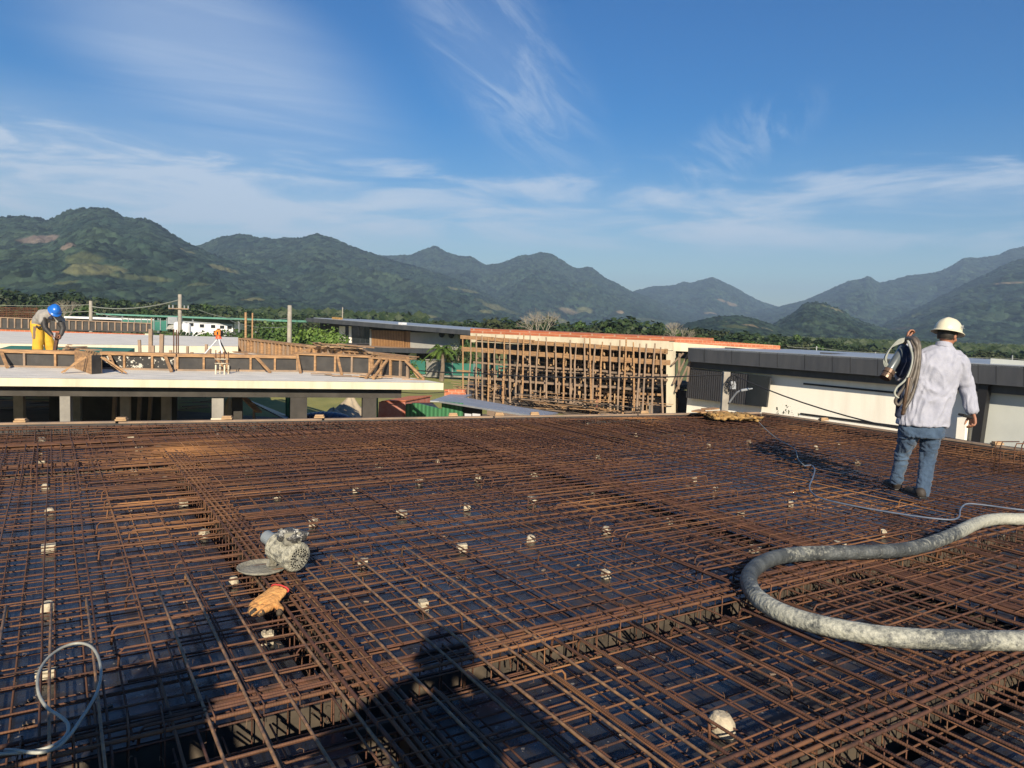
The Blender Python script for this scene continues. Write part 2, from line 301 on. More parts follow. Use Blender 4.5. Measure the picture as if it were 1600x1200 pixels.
def forest_extra(patches):
    def f(m, t, n, l, p, mp):
        g = n.new('ShaderNodeNewGeometry')
        vo = n.new('ShaderNodeTexVoronoi'); vo.inputs['Scale'].default_value = m['crown']; sq = n.new('ShaderNodeMapping'); sq.inputs['Scale'].default_value = (1, 0.3, 1.15); l.new(g.outputs['Position'], sq.inputs[0]); l.new(sq.outputs[0], vo.inputs['Vector'])
        mx0 = n[m['mx']]
        cr = n.new('ShaderNodeMix'); cr.data_type = 'RGBA'; cr.blend_type = 'MULTIPLY'; cr.inputs[0].default_value = 0.85
        l.new(mx0.outputs[2], cr.inputs[6]); l.new(vo.outputs['Color'], cr.inputs[7])
        sp = n.new('ShaderNodeSeparateColor'); l.new(vo.outputs['Color'], sp.inputs[0]); mv = n.new('ShaderNodeMapRange'); mv.inputs[3].default_value = 0.25; mv.inputs[4].default_value = 2.1
        l.new(sp.outputs[0], mv.inputs[0]); l.new(mv.outputs[0], cr.inputs[7])
        last = cr.outputs[2]
        # pastures, clearings and bare rock: places on the slope with their own ragged outline
        nz = n.new('ShaderNodeTexNoise'); nz.inputs['Scale'].default_value = 0.02; nz.inputs['Detail'].default_value = 10; nz.inputs['Roughness'].default_value = 0.75; l.new(g.outputs['Position'], nz.inputs['Vector'])
        for (c, rx, rz, col, edge) in patches:
            vs = n.new('ShaderNodeVectorMath'); vs.operation = 'SUBTRACT'; l.new(g.outputs['Position'], vs.inputs[0]); vs.inputs[1].default_value = c
            vm = n.new('ShaderNodeVectorMath'); vm.operation = 'MULTIPLY'; l.new(vs.outputs[0], vm.inputs[0]); vm.inputs[1].default_value = (1 / rx, 0.35 / rx, 1 / rz)
            ln = n.new('ShaderNodeVectorMath'); ln.operation = 'LENGTH'; l.new(vm.outputs[0], ln.inputs[0])
            ad = n.new('ShaderNodeMath'); ad.operation = 'MULTIPLY_ADD'; l.new(nz.outputs[0], ad.inputs[0]); ad.inputs[1].default_value = edge; l.new(ln.outputs['Value'], ad.inputs[2])
            r = n.new('ShaderNodeMapRange'); r.inputs[1].default_value = 0.6 + edge * 0.5; r.inputs[2].default_value = 0.9 + edge * 0.5
            r.inputs[3].default_value = 0.8; r.inputs[4].default_value = 0; l.new(ad.outputs[0], r.inputs[0])
            mm = n.new('ShaderNodeMix'); mm.data_type = 'RGBA'; l.new(r.outputs[0], mm.inputs[0]); l.new(last, mm.inputs[6]); mm.inputs[7].default_value = (*col, 1)
            last = mm.outputs[2]
        l.new(last, p.inputs['Base Color'])
        b = n.new('ShaderNodeBump'); b.inputs['Strength'].default_value = 1.0; b.inputs['Distance'].default_value = 0.5 / m['crown']; b.invert = True
        l.new(vo.outputs['Distance'], b.inputs['Height']); l.new(b.outputs[0], p.inputs['Normal'])
    return f
def forest(name, crown, patches):
    # crown: how many tree crowns per metre
    m0 = {}
    def ex(m, t, n, l, p, mp):
        m['crown'] = crown; forest_extra(patches)(m, t, n, l, p, mp)
    return mat(name, (0.016, 0.032, 0.022), (0.030, 0.047, 0.027), 0.01, 0.9, coord='World', extra=ex, spec=0.1, detail=8)

# ------------------------------------------------------------------ mesh helpers
WL = {}
def tag(o, label=None, cat=None, group=None, kind=None):
    if label: o['label'] = label
    if cat: o['category'] = cat
    if group: o['group'] = group
    if kind: o['kind'] = kind
    return o
def thing(name, loc, label, cat, group=None):
    o = bpy.data.objects.new(name, None); C.objects.link(o); o.location = loc; o.empty_display_size = 0.1
    WL[o.name] = Vector(loc); tag(o, label, cat, group); return o
class MB:
    def __init__(s): s.v = []; s.f = []; s.uv = None
    def poly(s, pts):
        i = len(s.v); s.v += [tuple(p) for p in pts]; s.f.append(tuple(range(i, i + len(pts)))); return s
    def hexa(s, b, t):          # b,t: 4 bottom, 4 top points
        i = len(s.v); s.v += [tuple(p) for p in b] + [tuple(p) for p in t]
        for q in ((3, 2, 1, 0), (4, 5, 6, 7), (0, 1, 5, 4), (1, 2, 6, 5), (2, 3, 7, 6), (3, 0, 4, 7)):
            s.f.append(tuple(i + k for k in q))
        return s
    def box(s, c, sz, rz=0.0):
        cx, cy, cz = c; x, y, z = (k / 2 for k in sz); co, si = math.cos(rz), math.sin(rz)
        P = lambda a, b, d: (cx + a * co - b * si, cy + a * si + b * co, cz + d)
        return s.hexa([P(-x, -y, -z), P(x, -y, -z), P(x, y, -z), P(-x, y, -z)], [P(-x, -y, z), P(x, -y, z), P(x, y, z), P(-x, y, z)])
    def bar(s, p, q, w_, h_, up=(0, 0, 1)):
        p = Vector(p); q = Vector(q); d = (q - p).normalized(); up = Vector(up)
        a = d.cross(up)
        if a.length < 1e-3: a = d.cross(Vector((1, 0, 0)))
        a.normalize(); b = a.cross(d).normalized(); a = a * w_ / 2; b = b * h_ / 2
        return s.hexa([p - a - b, p + a - b, p + a + b, p - a + b], [q - a - b, q + a - b, q + a + b, q - a + b])
    def extr(s, poly, z0, z1):   # vertical prism from xy polygon (counter-clockwise)
        i = len(s.v); n = len(poly)
        s.v += [(p[0], p[1], z0) for p in poly] + [(p[0], p[1], z1) for p in poly]
        s.f.append(tuple(i + k for k in reversed(range(n)))); s.f.append(tuple(i + n + k for k in range(n)))
        for k in range(n): s.f.append((i + k, i + (k + 1) % n, i + n + (k + 1) % n, i + n + k))
        return s
    def tube(s, pts, r, n=6, uv=False, cap=True, flat=None):
        pts = [Vector(p) for p in pts]; rs = r if isinstance(r, (list, tuple)) else [r] * len(pts)
        i0 = len(s.v); ln = 0.0; lens = [0.0]
        for k in range(1, len(pts)): ln += (pts[k] - pts[k - 1]).length; lens.append(ln)
        t0 = (pts[1] - pts[0]).normalized(); ref = Vector((0, 0, 1)) if abs(t0.z) < 0.9 else Vector((1, 0, 0))
        a = t0.cross(ref).normalized()
        for k, p in enumerate(pts):
            t = (pts[min(k + 1, len(pts) - 1)] - pts[max(k - 1, 0)])
            t = t.normalized() if t.length > 1e-9 else t0
            a = (a - t * a.dot(t)); a = a.normalized() if a.length > 1e-6 else t.cross(Vector((0, 1, 0.3))).normalized()
            b = t.cross(a)
            for j in range(n):
                an = 2 * math.pi * j / n; rr = rs[k]
                s.v.append(tuple(p + a * (math.cos(an) * rr) + b * (math.sin(an) * rr * (flat or 1))))
        if uv and s.uv is None: s.uv = {}
        for k in range(len(pts) - 1):
            for j in range(n):
                q = (i0 + k * n + j, i0 + k * n + (j + 1) % n, i0 + (k + 1) * n + (j + 1) % n, i0 + (k + 1) * n + j)
                if uv: s.uv[len(s.f)] = ((lens[k], j / n), (lens[k], (j + 1) / n), (lens[k + 1], (j + 1) / n), (lens[k + 1], j / n))
                s.f.append(q)
        if cap:
            s.f.append(tuple(i0 + j for j in reversed(range(n)))); e = i0 + (len(pts) - 1) * n
            s.f.append(tuple(e + j for j in range(n)))
        return s
    def loft(s, rings, n=14):     # rings: (center, rx, ry, axis_x_dir, axis_y_dir)
        i0 = len(s.v)
        for (c, rx, ry, ax, ay) in rings:
            c = Vector(c); ax = Vector(ax); ay = Vector(ay)
            for j in range(n):
                an = 2 * math.pi * j / n; s.v.append(tuple(c + ax * math.cos(an) * rx + ay * math.sin(an) * ry))
        for k in range(len(rings) - 1):
            for j in range(n): s.f.append((i0 + k * n + j, i0 + k * n + (j + 1) % n, i0 + (k + 1) * n + (j + 1) % n, i0 + (k + 1) * n + j))
        s.f.append(tuple(i0 + j for j in reversed(range(n)))); e = i0 + (len(rings) - 1) * n; s.f.append(tuple(e + j for j in range(n)))
        return s
    def ball(s, c, rx, ry=None, rz=None, n=12, m=8, rot=None):
        ry = ry or rx; rz = rz or rx; c = Vector(c); i0 = len(s.v)
        for k in range(m + 1):
            th = math.pi * k / m
            for j in range(n):
                p = Vector((rx * math.sin(th) * math.cos(2 * math.pi * j / n), ry * math.sin(th) * math.sin(2 * math.pi * j / n), rz * math.cos(th)))
                if rot: p = rot @ p
                s.v.append(tuple(c + p))
        for k in range(m):
            for j in range(n): s.f.append((i0 + k * n + j, i0 + (k + 1) * n + j, i0 + (k + 1) * n + (j + 1) % n, i0 + k * n + (j + 1) % n))
        return s
    def build(s, name, m, parent=None, smooth=False, label=None, cat=None, group=None, kind=None, loc=None, bevel=0):
        me = bpy.data.meshes.new(name)
        if parent is not None: off = WL[parent.name]
        elif loc is not None: off = Vector(loc)
        else:
            xs = [p[0] for p in s.v]; ys = [p[1] for p in s.v]; zs = [p[2] for p in s.v]
            off = Vector(((min(xs) + max(xs)) / 2, (min(ys) + max(ys)) / 2, min(zs)))
        me.from_pydata([(p[0] - off.x, p[1] - off.y, p[2] - off.z) for p in s.v], [], s.f)
        if s.uv:
            ul = me.uv_layers.new(name='UVMap'); arr = [0.0] * (len(me.loops) * 2)
            for pi, poly in enumerate(me.polygons):
                q = s.uv.get(pi)
                if q:
                    for k, li in enumerate(poly.loop_indices): arr[li * 2] = q[k][0]; arr[li * 2 + 1] = q[k][1]
            ul.data.foreach_set('uv', arr)
        if smooth: me.polygons.foreach_set('use_smooth', [True] * len(me.polygons))
        me.materials.append(MATS[m] if isinstance(m, str) else m)
        o = bpy.data.objects.new(name, me); C.objects.link(o)
        if parent is not None: o.parent = parent; WL[o.name] = Vector(off)
        else: o.location = off; WL[o.name] = off.copy()
        if bevel:
            b = o.modifiers.new('bevel', 'BEVEL'); b.width = bevel; b.segments = 2; b.limit_method = 'ANGLE'
        tag(o, label, cat, group, kind)
        return o
def spline(pts, n=6):
    P = [Vector(p) for p in pts]; out = []
    for i in range(len(P) - 1):
        p0 = P[max(i - 1, 0)]; p1 = P[i]; p2 = P[i + 1]; p3 = P[min(i + 2, len(P) - 1)]
        for k in range(n):
            t = k / n
            out.append(0.5 * ((2 * p1) + (p2 - p0) * t + (2 * p0 - 5 * p1 + 4 * p2 - p3) * t * t + (3 * p1 - p0 - 3 * p2 + p3) * t ** 3))
    out.append(P[-1]); return out
def copy_tree(o, parent=None):
    c = o.copy(); C.objects.link(c)
    if parent is not None: c.parent = parent
    for ch in [x for x in o.children]:
        copy_tree(ch, c)
    return c
def sag(p, q, drop, n=12):
    p = Vector(p); q = Vector(q); return [p.lerp(q, k / n) - Vector((0, 0, drop * 4 * (k / n) * (1 - k / n))) for k in range(n + 1)]
def rnd(a, b): return random.uniform(a, b)
# ================================================================== SETTING: ground, hills, haze
GZ = -3.0
g = MB().poly([(-9000, -400, GZ), (9000, -400, GZ), (9000, 9000, GZ), (-9000, 9000, GZ)])
g.build('ground', 'ground', kind='structure', loc=(0, 0, GZ))
g = MB().poly([(-32, 30, GZ + .006), (60, 30, GZ + .006), (60, 64, GZ + .006), (-32, 64, GZ + .006)])
g.build('grass', 'grass', kind='structure', loc=(0, 0, GZ))
g = MB().poly([(-40, -14, GZ + .012), (26, -14, GZ + .012), (26, 33, GZ + .012), (-3, 38, GZ + .012), (-8, 33, GZ + .012), (-40, 40, GZ + .012)])
g.build('dirt_yard', 'dirt', kind='structure', loc=(0, 0, GZ))

def fbm(x, y, s, o=4, seed=0.0):
    return noise.fractal(Vector((x * s, y * s, seed)), 0.9, 2.1, o)
LAYERS = {}
def ridge(key, prof, D, ff=0.5, du=3.0, rows=105, spur=0.5, ns=1 / 330.0, jit=2.2, seed=1.0, power=1.25, D2=None):
    us = np.arange(prof[0][0], prof[-1][0] + .1, du)
    vs = np.interp(us, [p[0] for p in prof], [p[1] for p in prof])
    # soften the polyline a little
    k = np.array([1, 2, 3, 2, 1]) / 9.0
    vs = np.convolve(np.pad(vs, 2, mode='edge'), k, mode='valid')
    ts = [-0.5, -0.22, -0.08] + [0.0, 0.012, 0.03] + [((i + 1) / rows) ** 1.05 for i in range(1, rows)]
    V = []; nr = len(ts); fq = min(1.3, (1300.0 / D) ** .7)
    for iu, (u, v) in enumerate(zip(us, vs)):
        Dx = D if D2 is None else D + (D2 - D) * iu / (len(us) - 1)
        c = py(u, v, Dx)
        cz = c.z; cj = jit * noise.noise(Vector((u * 0.35, seed, 3.3))) * 1.7 + jit * 0.8 * noise.noise(Vector((u * 0.09, seed, 9.3)))
        for t in ts:
            if t <= 0:
                s = 1 - t; x, y = c.x * s, c.y * s; h = GZ + (cz - GZ) * (1 + t * 1.4) + cj * max(0, 1 + t * 20)
            else:
                s = 1 - t * (1 - ff); x, y = c.x * s, c.y * s
                gt = (1 - t) ** power if t < 1 else 0
                h = GZ + (cz - GZ) * gt + cj * max(0, 1 - t * 40)
                n1 = 1 - abs(fbm(x, y * 0.6, ns, 4, seed)) * 1.9          # sharp spurs, soft valleys
                n2 = fbm(x, y, ns * 3.1, 5, seed + 5)
                env = min(t * 2.4, 1) * math.sin(math.pi * min(1, t * .93 + .07)) ** 0.7
                h += (cz - GZ) * env * (spur * 0.30 * (n1 - 0.55) + 0.055 * n2)
                lim = 1.65 + (cz - 1.65) * s * (1 - 0.025 * min(1, t * 8))
                h = min(h, lim + max(cj, 0) * max(0, 1 - t * 40))
                h += jit * min(1, t * 25) * (0.9 * noise.noise(Vector((x * .05 * fq, y * .05 * fq, seed))) + 1.5 * noise.noise(Vector((x * .12 * fq, y * .09 * fq, seed))) / math.sqrt(fq) + 1.0 * noise.noise(Vector((x * .2 * fq, y * .12 * fq, seed + 3))) / math.sqrt(fq))
                if t > 0.97: h = GZ - 1.5
            V.append((x, y, h))
    F = []
    for i in range(len(us) - 1):
        for j in range(nr - 1):
            a = i * nr + j; F.append((a, a + 1, a + nr + 1, a + nr))
    LAYERS[key] = (us, ts, V, nr)
    return V, F
def find(key, u, v):
    us, ts, V, nr = LAYERS[key]
    i = int(np.argmin(abs(us - u))); best = None
    for j in range(3, nr):
        p = Vector(V[i * nr + j]) - CAM; zc = p.dot(Fw); vv = 600 - FPX * p.dot(Up) / zc
        if best is None or abs(vv - v) < best[0]: best = (abs(vv - v), V[i * nr + j])
    return best[1]
GRASS = (0.155, 0.155, 0.07); DRY = (0.24, 0.185, 0.11); ROCK = (0.20, 0.155, 0.125); OLIVE = (0.085, 0.10, 0.045)
def hills(key, patches, crown, **kw):
    V, F = ridge(key, **kw)
    P = []
    for (u, v, rx, rz, col, edge) in patches:
        c = find(key, u, v); s = c[1] / FPX; P.append((c, rx * s, rz * s, col, edge))
    m = forest('forest_' + key, crown, P)
    b = MB(); b.v = V; b.f = F
    return b.build('hills', m, smooth=True, kind='structure', loc=(0, 0, 0))
hills('a', [(68, 376, 34, 13, ROCK, 0.9), (104, 384, 10, 10, ROCK, .9), (125, 405, 26, 16, OLIVE, 1.0), (150, 420, 38, 16, GRASS, 1.4), (172, 424, 12, 9, OLIVE, 0.3), (105, 440, 40, 8, OLIVE, 1.6),
             (350, 420, 26, 9, GRASS, 1.5), (290, 392, 12, 5, GRASS, 1.3), (310, 446, 22, 6, OLIVE, 1.6), (395, 468, 26, 6, GRASS, 1.6), (225, 434, 40, 7, OLIVE, 1.8), (430, 470, 50, 5, OLIVE, 1.6)], 1 / 7.5,
      prof=[(-330, 365), (-200, 340), (-90, 345), (0, 338), (25, 336), (60, 339), (72, 343), (85, 340), (108, 327), (125, 325), (140, 324), (165, 324), (178, 329), (196, 340), (222, 340), (236, 343), (262, 360), (292, 379), (330, 395), (390, 420), (450, 446), (520, 476), (590, 497), (640, 508)],
      D=1300, ff=.35, spur=.55, ns=1 / 230., du=2.0, rows=150, jit=1.8)
hills('b', [(705, 450, 14, 7, GRASS, 1.2), (735, 455, 18, 5, GRASS, 1.2), (775, 480, 30, 9, GRASS, 1.0), (750, 470, 16, 5, OLIVE, 1.0), (800, 488, 24, 7, OLIVE, 1.2), (760, 486, 14, 8, GRASS, .9), (668, 495, 26, 4, GRASS, .9)], 1 / 9.,
      prof=[(230, 420), (290, 388), (310, 383), (340, 371), (375, 364), (400, 370), (435, 373), (470, 371), (495, 364), (515, 370), (545, 382), (580, 395), (620, 408), (665, 420), (700, 431), (740, 449), (790, 474), (830, 492), (870, 506)],
      D=1900, ff=.45, spur=.5, ns=1 / 300., seed=4.2, du=2.4)
hills('b2', [], 1 / 12., prof=[(400, 384), (430, 375), (445, 369), (455, 372), (480, 384)], D=2700, ff=.8, seed=2.2, rows=12)
hills('c', [(890, 487, 26, 10, (0.22, 0.18, 0.11), .8), (915, 486, 16, 9, GRASS, .8), (880, 500, 22, 6, GRASS, .9), (970, 488, 8, 4, DRY, .6), (1010, 500, 22, 4, OLIVE, .9), (850, 488, 12, 6, OLIVE, .8)], 1 / 11.,
      prof=[(520, 410), (565, 399), (600, 399), (640, 398), (655, 392), (680, 383), (700, 395), (718, 400), (736, 400), (748, 408), (760, 414), (785, 410), (812, 399), (832, 397), (846, 394), (862, 396), (880, 407), (898, 419), (908, 419), (920, 415), (935, 425), (945, 434), (965, 443), (985, 454), (1010, 462), (1050, 480), (1110, 498), (1180, 512)],
      D=2900, ff=.5, spur=.6, ns=1 / 420., seed=7.7, du=2.4)
hills('d', [(1145, 475, 12, 6, DRY, .8), (1130, 470, 10, 4, DRY, .9), (1115, 490, 13, 4, DRY, .7), (1172, 490, 10, 5, OLIVE, .6)], 1 / 14.,
      prof=[(930, 475), (965, 464), (995, 453), (1020, 447), (1050, 446), (1070, 439), (1078, 443), (1092, 438), (1112, 432), (1130, 440), (1150, 449), (1170, 461), (1190, 471), (1216, 479), (1250, 496), (1290, 520)],
      D=3800, ff=.55, spur=.55, ns=1 / 500., seed=11.7, du=2.4)
hills('e', [], 1 / 13.,
      prof=[(1060, 520), (1120, 500), (1165, 485), (1200, 482), (1217, 479), (1260, 468), (1300, 450), (1330, 437), (1346, 436), (1357, 430), (1366, 437), (1376, 442), (1420, 430), (1465, 425), (1485, 416), (1505, 403), (1535, 402), (1560, 398), (1575, 390), (1600, 385), (1660, 370), (1750, 360), (1900, 350)],
      D=3300, ff=.5, spur=.65, ns=1 / 420., seed=15.1, du=2.4)
hills('f', [(1580, 441, 14, 3, DRY, .8), (1422, 494, 18, 8, OLIVE, .9), (1400, 515, 24, 10, (0.085, 0.075, 0.055), .8)], 1 / 10.,
      prof=[(1300, 545), (1350, 522), (1390, 500), (1430, 482), (1475, 460), (1510, 442), (1545, 425), (1575, 410), (1610, 400), (1700, 385), (1900, 380)],
      D=2100, ff=.4, spur=.6, ns=1 / 300., seed=19.3, du=2.2)
hills('g', [(1308, 485, 20, 6, (0.20, 0.19, 0.10), .6), (1290, 478, 14, 4, OLIVE, .9)], 1 / 7.5,
      prof=[(1150, 530), (1190, 515), (1215, 503), (1240, 488), (1258, 474), (1272, 471), (1295, 476), (1315, 484), (1330, 494), (1360, 506), (1400, 518), (1450, 530), (1520, 548)],
      D=1150, ff=.45, spur=.5, ns=1 / 200., seed=23.3, du=2.0, rows=80)
hills('h', [(1135, 503, 12, 6, DRY, .8), (1175, 508, 18, 7, DRY, .8), (1200, 515, 12, 5, DRY, .7), (1150, 510, 22, 4, OLIVE, .7)], 1 / 6.5,
      prof=[(1040, 515), (1080, 503), (1110, 496), (1150, 492), (1180, 497), (1205, 506), (1235, 520), (1290, 540)],
      D=800, ff=.5, spur=.4, ns=1 / 140., seed=27.3, du=2.0, rows=60, jit=1.2)

# haze: one closed box of even, thin air
hz = MB().box((0, 4300, 290), (18600, 9600, 588)); ho = hz.build('haze', 'black', kind='stuff', loc=(0, 4300, -4))
hm = bpy.data.materials.new('haze_air'); hm.use_nodes = True; t = hm.node_tree; t.nodes.clear()
vo = t.nodes.new('ShaderNodeVolumePrincipled'); vo.inputs['Density'].default_value = 0.00018; vo.inputs['Color'].default_value = (0.48, 0.69, 1.0, 1)
vo.inputs['Anisotropy'].default_value = 0.0
mo = t.nodes.new('ShaderNodeOutputMaterial'); t.links.new(vo.outputs[0], mo.inputs['Volume'])
hm.volume_intersection_method = 'FAST' if hasattr(hm, 'volume_intersection_method') else 0
ho.data.materials.clear(); ho.data.materials.append(hm)

# ================================================================== TREES
def crown_mesh(name, m, lobes, R, H, z0, n, leafs, seed):
    rg = random.Random(seed); V = []; F = []
    L_ = []
    for k in range(lobes):
        an = rg.uniform(0, 6.283); rr = R * (rg.random() ** .5) * .72; hh = rg.uniform(0.0, 1)
        wz = 1 - 0.55 * (rr / R)
        L_.append((rr * math.cos(an), rr * math.sin(an), z0 + H * min(hh, 1) * wz * .82, R * rg.uniform(.22, .42)))
    for i in range(n):
        lx, ly, lz, lr = rg.choice(L_)
        d = Vector((rg.gauss(0, 1), rg.gauss(0, 1), rg.gauss(0.25, 1))).normalized()
        p = Vector((lx, ly, lz)) + Vector((d.x, d.y, d.z * .75)) * lr * (rg.random() ** .35) * rg.uniform(.85, 1.2)
        nn = (d + Vector((rg.gauss(0, .45), rg.gauss(0, .45), rg.gauss(0.1, .45)))).normalized()
        a = nn.cross(Vector((rg.random() - .5, rg.random() - .5, rg.random() - .5))).normalized(); b = nn.cross(a)
        s1 = leafs * rg.uniform(.5, 1.25); s2 = s1 * rg.uniform(.45, .9)
        i0 = len(V)
        V += [tuple(p + a * s1), tuple(p + b * s2), tuple(p - a * s1), tuple(p - b * s2)]
        F.append((i0, i0 + 1, i0 + 2, i0 + 3))
    b_ = MB(); b_.v = V; b_.f = F
    return b_
def trunk_mb(H, R, r, seed, nl=6):
    rg = random.Random(seed); b = MB(); top = Vector((rg.uniform(-.3, .3), rg.uniform(-.3, .3), H))
    b.tube([(0, 0, -.2), (0.05, 0, H * .5), top], [r * 1.3, r, r * .7], 7)
    for k in range(nl):
        an = 6.283 * k / nl + rg.random(); s = Vector((0.03, 0, H * rg.uniform(.45, .95)))
        e = s + Vector((math.cos(an) * R * .6, math.sin(an) * R * .6, H * rg.uniform(.3, .7)))
        b.tube([s, s.lerp(e, .5) + Vector((0, 0, .1)), e], [r * .6, r * .4, r * .15], 5)
    return b
TREES = []; LC = {}
def make_tree(nm, leafm, R, H, ht, lobes, n, leafs, seed, barkm='bark'):
    o = thing(nm, (0, 0, 0), 'x', 'tree')
    crown_mesh(nm, leafm, lobes, R, H, ht, n, leafs, seed).build('crown', leafm, o)
    trunk_mb(ht + H * .25, R, .18, seed).build('trunk', barkm, o)
    return o
protos = [make_tree('broadleaf_tree', 'leaf_dark', 3.4, 6.4, 0.7, 20, 1500, .34, 1),
          make_tree('broadleaf_tree', 'leaf_olive', 4.2, 6.0, 0.7, 22, 1600, .36, 2),
          make_tree('broadleaf_tree', 'leaf_mid', 3.0, 7.2, 0.6, 19, 1400, .33, 3),
          make_tree('broadleaf_tree', 'leaf_dark', 4.6, 6.3, 0.7, 24, 1700, .38, 4)]
TOPS = [6.6, 6.4, 7.1, 6.5]; used = [False] * 4
def hrz(u): return 508 + .036 * (u - 800)
def place_tree(u, vtop, D, k, label, group, sx=1.0):
    p = py(u, vtop - 1.5, D); h = p.z - GZ
    o = protos[k] if not used[k] else copy_tree(protos[k]); used[k] = True
    s = max(h, 1.0) / TOPS[k]; o.location = (p.x, D, GZ); o.scale = (s * sx, s * sx, s); o.rotation_euler.z = rnd(0, 6.28)
    LC[label] = LC.get(label, -1) + 1
    o['label'] = label + ', ' + nth(LC[label]) + ' from the left'; o['group'] = group; o['category'] = 'tree'
    return o
line_l = [(-80, 446), (0, 446), (30, 447), (60, 452), (94, 447), (124, 456), (155, 463), (187, 461), (225, 465), (259, 464), (292, 469), (326, 470), (364, 473), (397, 482), (430, 486), (469, 487), (499, 487), (536, 494), (580, 500)]
ORD = ['first', 'second', 'third', 'fourth', 'fifth', 'sixth', 'seventh', 'eighth', 'ninth', 'tenth', 'eleventh', 'twelfth', 'thirteenth', 'fourteenth', 'fifteenth', 'sixteenth', 'seventeenth', 'eighteenth', 'nineteenth']
def nth(i): return ORD[i] if i < 19 else (['twentieth', 'thirtieth', 'fortieth', 'fiftieth'][(i + 1) // 10 - 2] if (i + 1) % 10 == 0 else ['twenty', 'thirty', 'forty', 'fifty'][(i + 1) // 10 - 2] + '-' + ORD[(i + 1) % 10 - 1])
def prof_v(pr, u): return float(np.interp(u, [a for a, b in pr], [b for a, b in pr]))
random.seed(21)
u = -60
while u < 545:
    place_tree(u, prof_v(line_l, u) + rnd(-1.5, 3.5), rnd(175, 215), random.choice([0, 0, 3, 1, 2]), 'dark tree in the dense row below the left hills', 'row of trees below the left hills', rnd(1.0, 1.35)); u += rnd(17, 24)
u = -50
while u < 545:
    place_tree(u, prof_v(line_l, u) + rnd(9, 16), rnd(130, 165), random.choice([1, 1, 2, 0]), 'olive tree before the dense row below the left hills', 'lower trees in front of the left row', rnd(1.1, 1.5)); u += rnd(24, 34)
for (u, v, D, k, s) in [(560, 500, 260, 1, 1.2), (590, 502, 260, 0, 1.2), (618, 501, 250, 1, 1.2), (648, 497, 230, 0, .95), (668, 502, 230, 3, 1.0), (690, 499, 210, 1, 1.05), (712, 503, 210, 3, 1.0)]:
    place_tree(u, v, D, k, 'round tree beyond the dark flat-roofed house', 'trees behind the dark flat-roofed house', s)
mid = [(735, 502, 120, 1, 1.2), (757, 497, 125, 3, 1.3), (780, 490, 120, 1, 1.3), (803, 494, 125, 3, 1.3), (825, 501, 125, 0, 1.3), (866, 486, 118, 0, 1.2), (882, 496, 124, 0, 1.1), (907, 495, 122, 2, 1.2), (940, 499, 130, 3, 1.2),
       (972, 490, 126, 3, 1.5), (1000, 494, 130, 3, 1.4), (985, 500, 118, 0, 1.2), (950, 505, 116, 2, 1.3), (925, 505, 118, 1, 1.2), (1028, 496, 124, 0, .95), (1050, 508, 124, 2, 1.0), (1078, 506, 126, 1, 1.0)]
for (u, v, D, k, s) in mid:
    place_tree(u, v, D, k, 'rounded tree rising behind the brick parapet', 'trees behind the propped building', s)
line_r = [(1080, 508), (1110, 506), (1131, 513), (1178, 513), (1219, 522), (1256, 519), (1287, 525), (1319, 535), (1366, 541), (1440, 546), (1506, 547), (1537, 544), (1600, 552), (1700, 556)]
u = 1092
while u < 1700:
    place_tree(u, prof_v(line_r, u) + rnd(-1, 4), rnd(150, 190), random.choice([0, 0, 3, 1, 2]), 'dark bushy tree in the belt beyond the white house', 'belt of trees beyond the white house', rnd(1.2, 1.8)); u += rnd(11, 19)
u = 1085
while u < 1690:
    place_tree(u, prof_v(line_r, u) + rnd(9, 15), rnd(105, 140), random.choice([1, 2, 1, 0]), 'low green bush before the belt beyond the white house', 'low bushes beyond the white house', rnd(1.3, 1.9)); u += rnd(15, 24)
# woodland that fills the valley behind the single trees
V = []; F = []; rg = random.Random(5)
for i in range(15000):
    D = rg.uniform(215, 520); x = rg.uniform(-.75, .75) * D; h = GZ + rg.uniform(0, 1) ** .6 * 7 * (0.62 if x > -.12 * D else 1)
    if x > .25 * D: h = GZ + (h - GZ) * .72
    s = rg.uniform(.8, 1.9); d = Vector((rg.gauss(0, .6), -1 + rg.gauss(0, .5), rg.gauss(.6, .5))).normalized(); a = d.cross(Vector((0, 0, 1))).normalized(); b = d.cross(a); p = Vector((x, D, h)); i0 = len(V)
    V += [tuple(p + a * s), tuple(p + b * s * .7), tuple(p - a * s), tuple(p - b * s * .7)]; F.append((i0, i0 + 1, i0 + 2, i0 + 3))
b = MB(); b.v = V; b.f = F; b.build('woodland', 'woods', kind='stuff', label='dark woodland filling the valley floor below the hills', loc=(0, 300, GZ), cat='woodland')
# bare trees
def bare(u, vt, vb, D, spread, label, seed):
    rg = random.Random(seed); base = py(u, vb, D); top = py(u, vt, D); H = top.z - GZ
    o = thing('bare_tree', (base.x, D, GZ), label, 'tree'); b = MB(); tw = MB()
    def grow(p, d, ln, r, lev):
        q = p + d * ln; (b if lev < 2 else tw).tube([p, p.lerp(q, .5) + Vector((rg.gauss(0, .03) * ln, 0, 0)), q], [r, r * .85, r * .65], 5 if lev < 3 else 3)
        if lev >= 6: return
        for k in range(3 if lev < 5 else 2):
            nd = (d + Vector((rg.gauss(0, spread), rg.gauss(0, spread), rg.gauss(.12, .22)))).normalized(); grow(q, nd, ln * rg.uniform(.68, .86), r * .62, lev + 1)
    grow(Vector((base.x, D, GZ)), Vector((0, 0, 1)), H * .27, H * .022, 0)
    b.build('trunk', 'bark_pale', o); tw.build('twigs', 'bark_pale', o)
bare(845, 478, 510, 112, .55, 'leafless pale tree with a fan of fine twigs behind the brick parapet', 3)
bare(1056, 496, 520, 118, .5, 'small bare whitish tree among green crowns right of the round trees', 8)
bare(96, 466, 492, 125, .5, 'bare grey tree just right of the blue helmet at the left', 12)
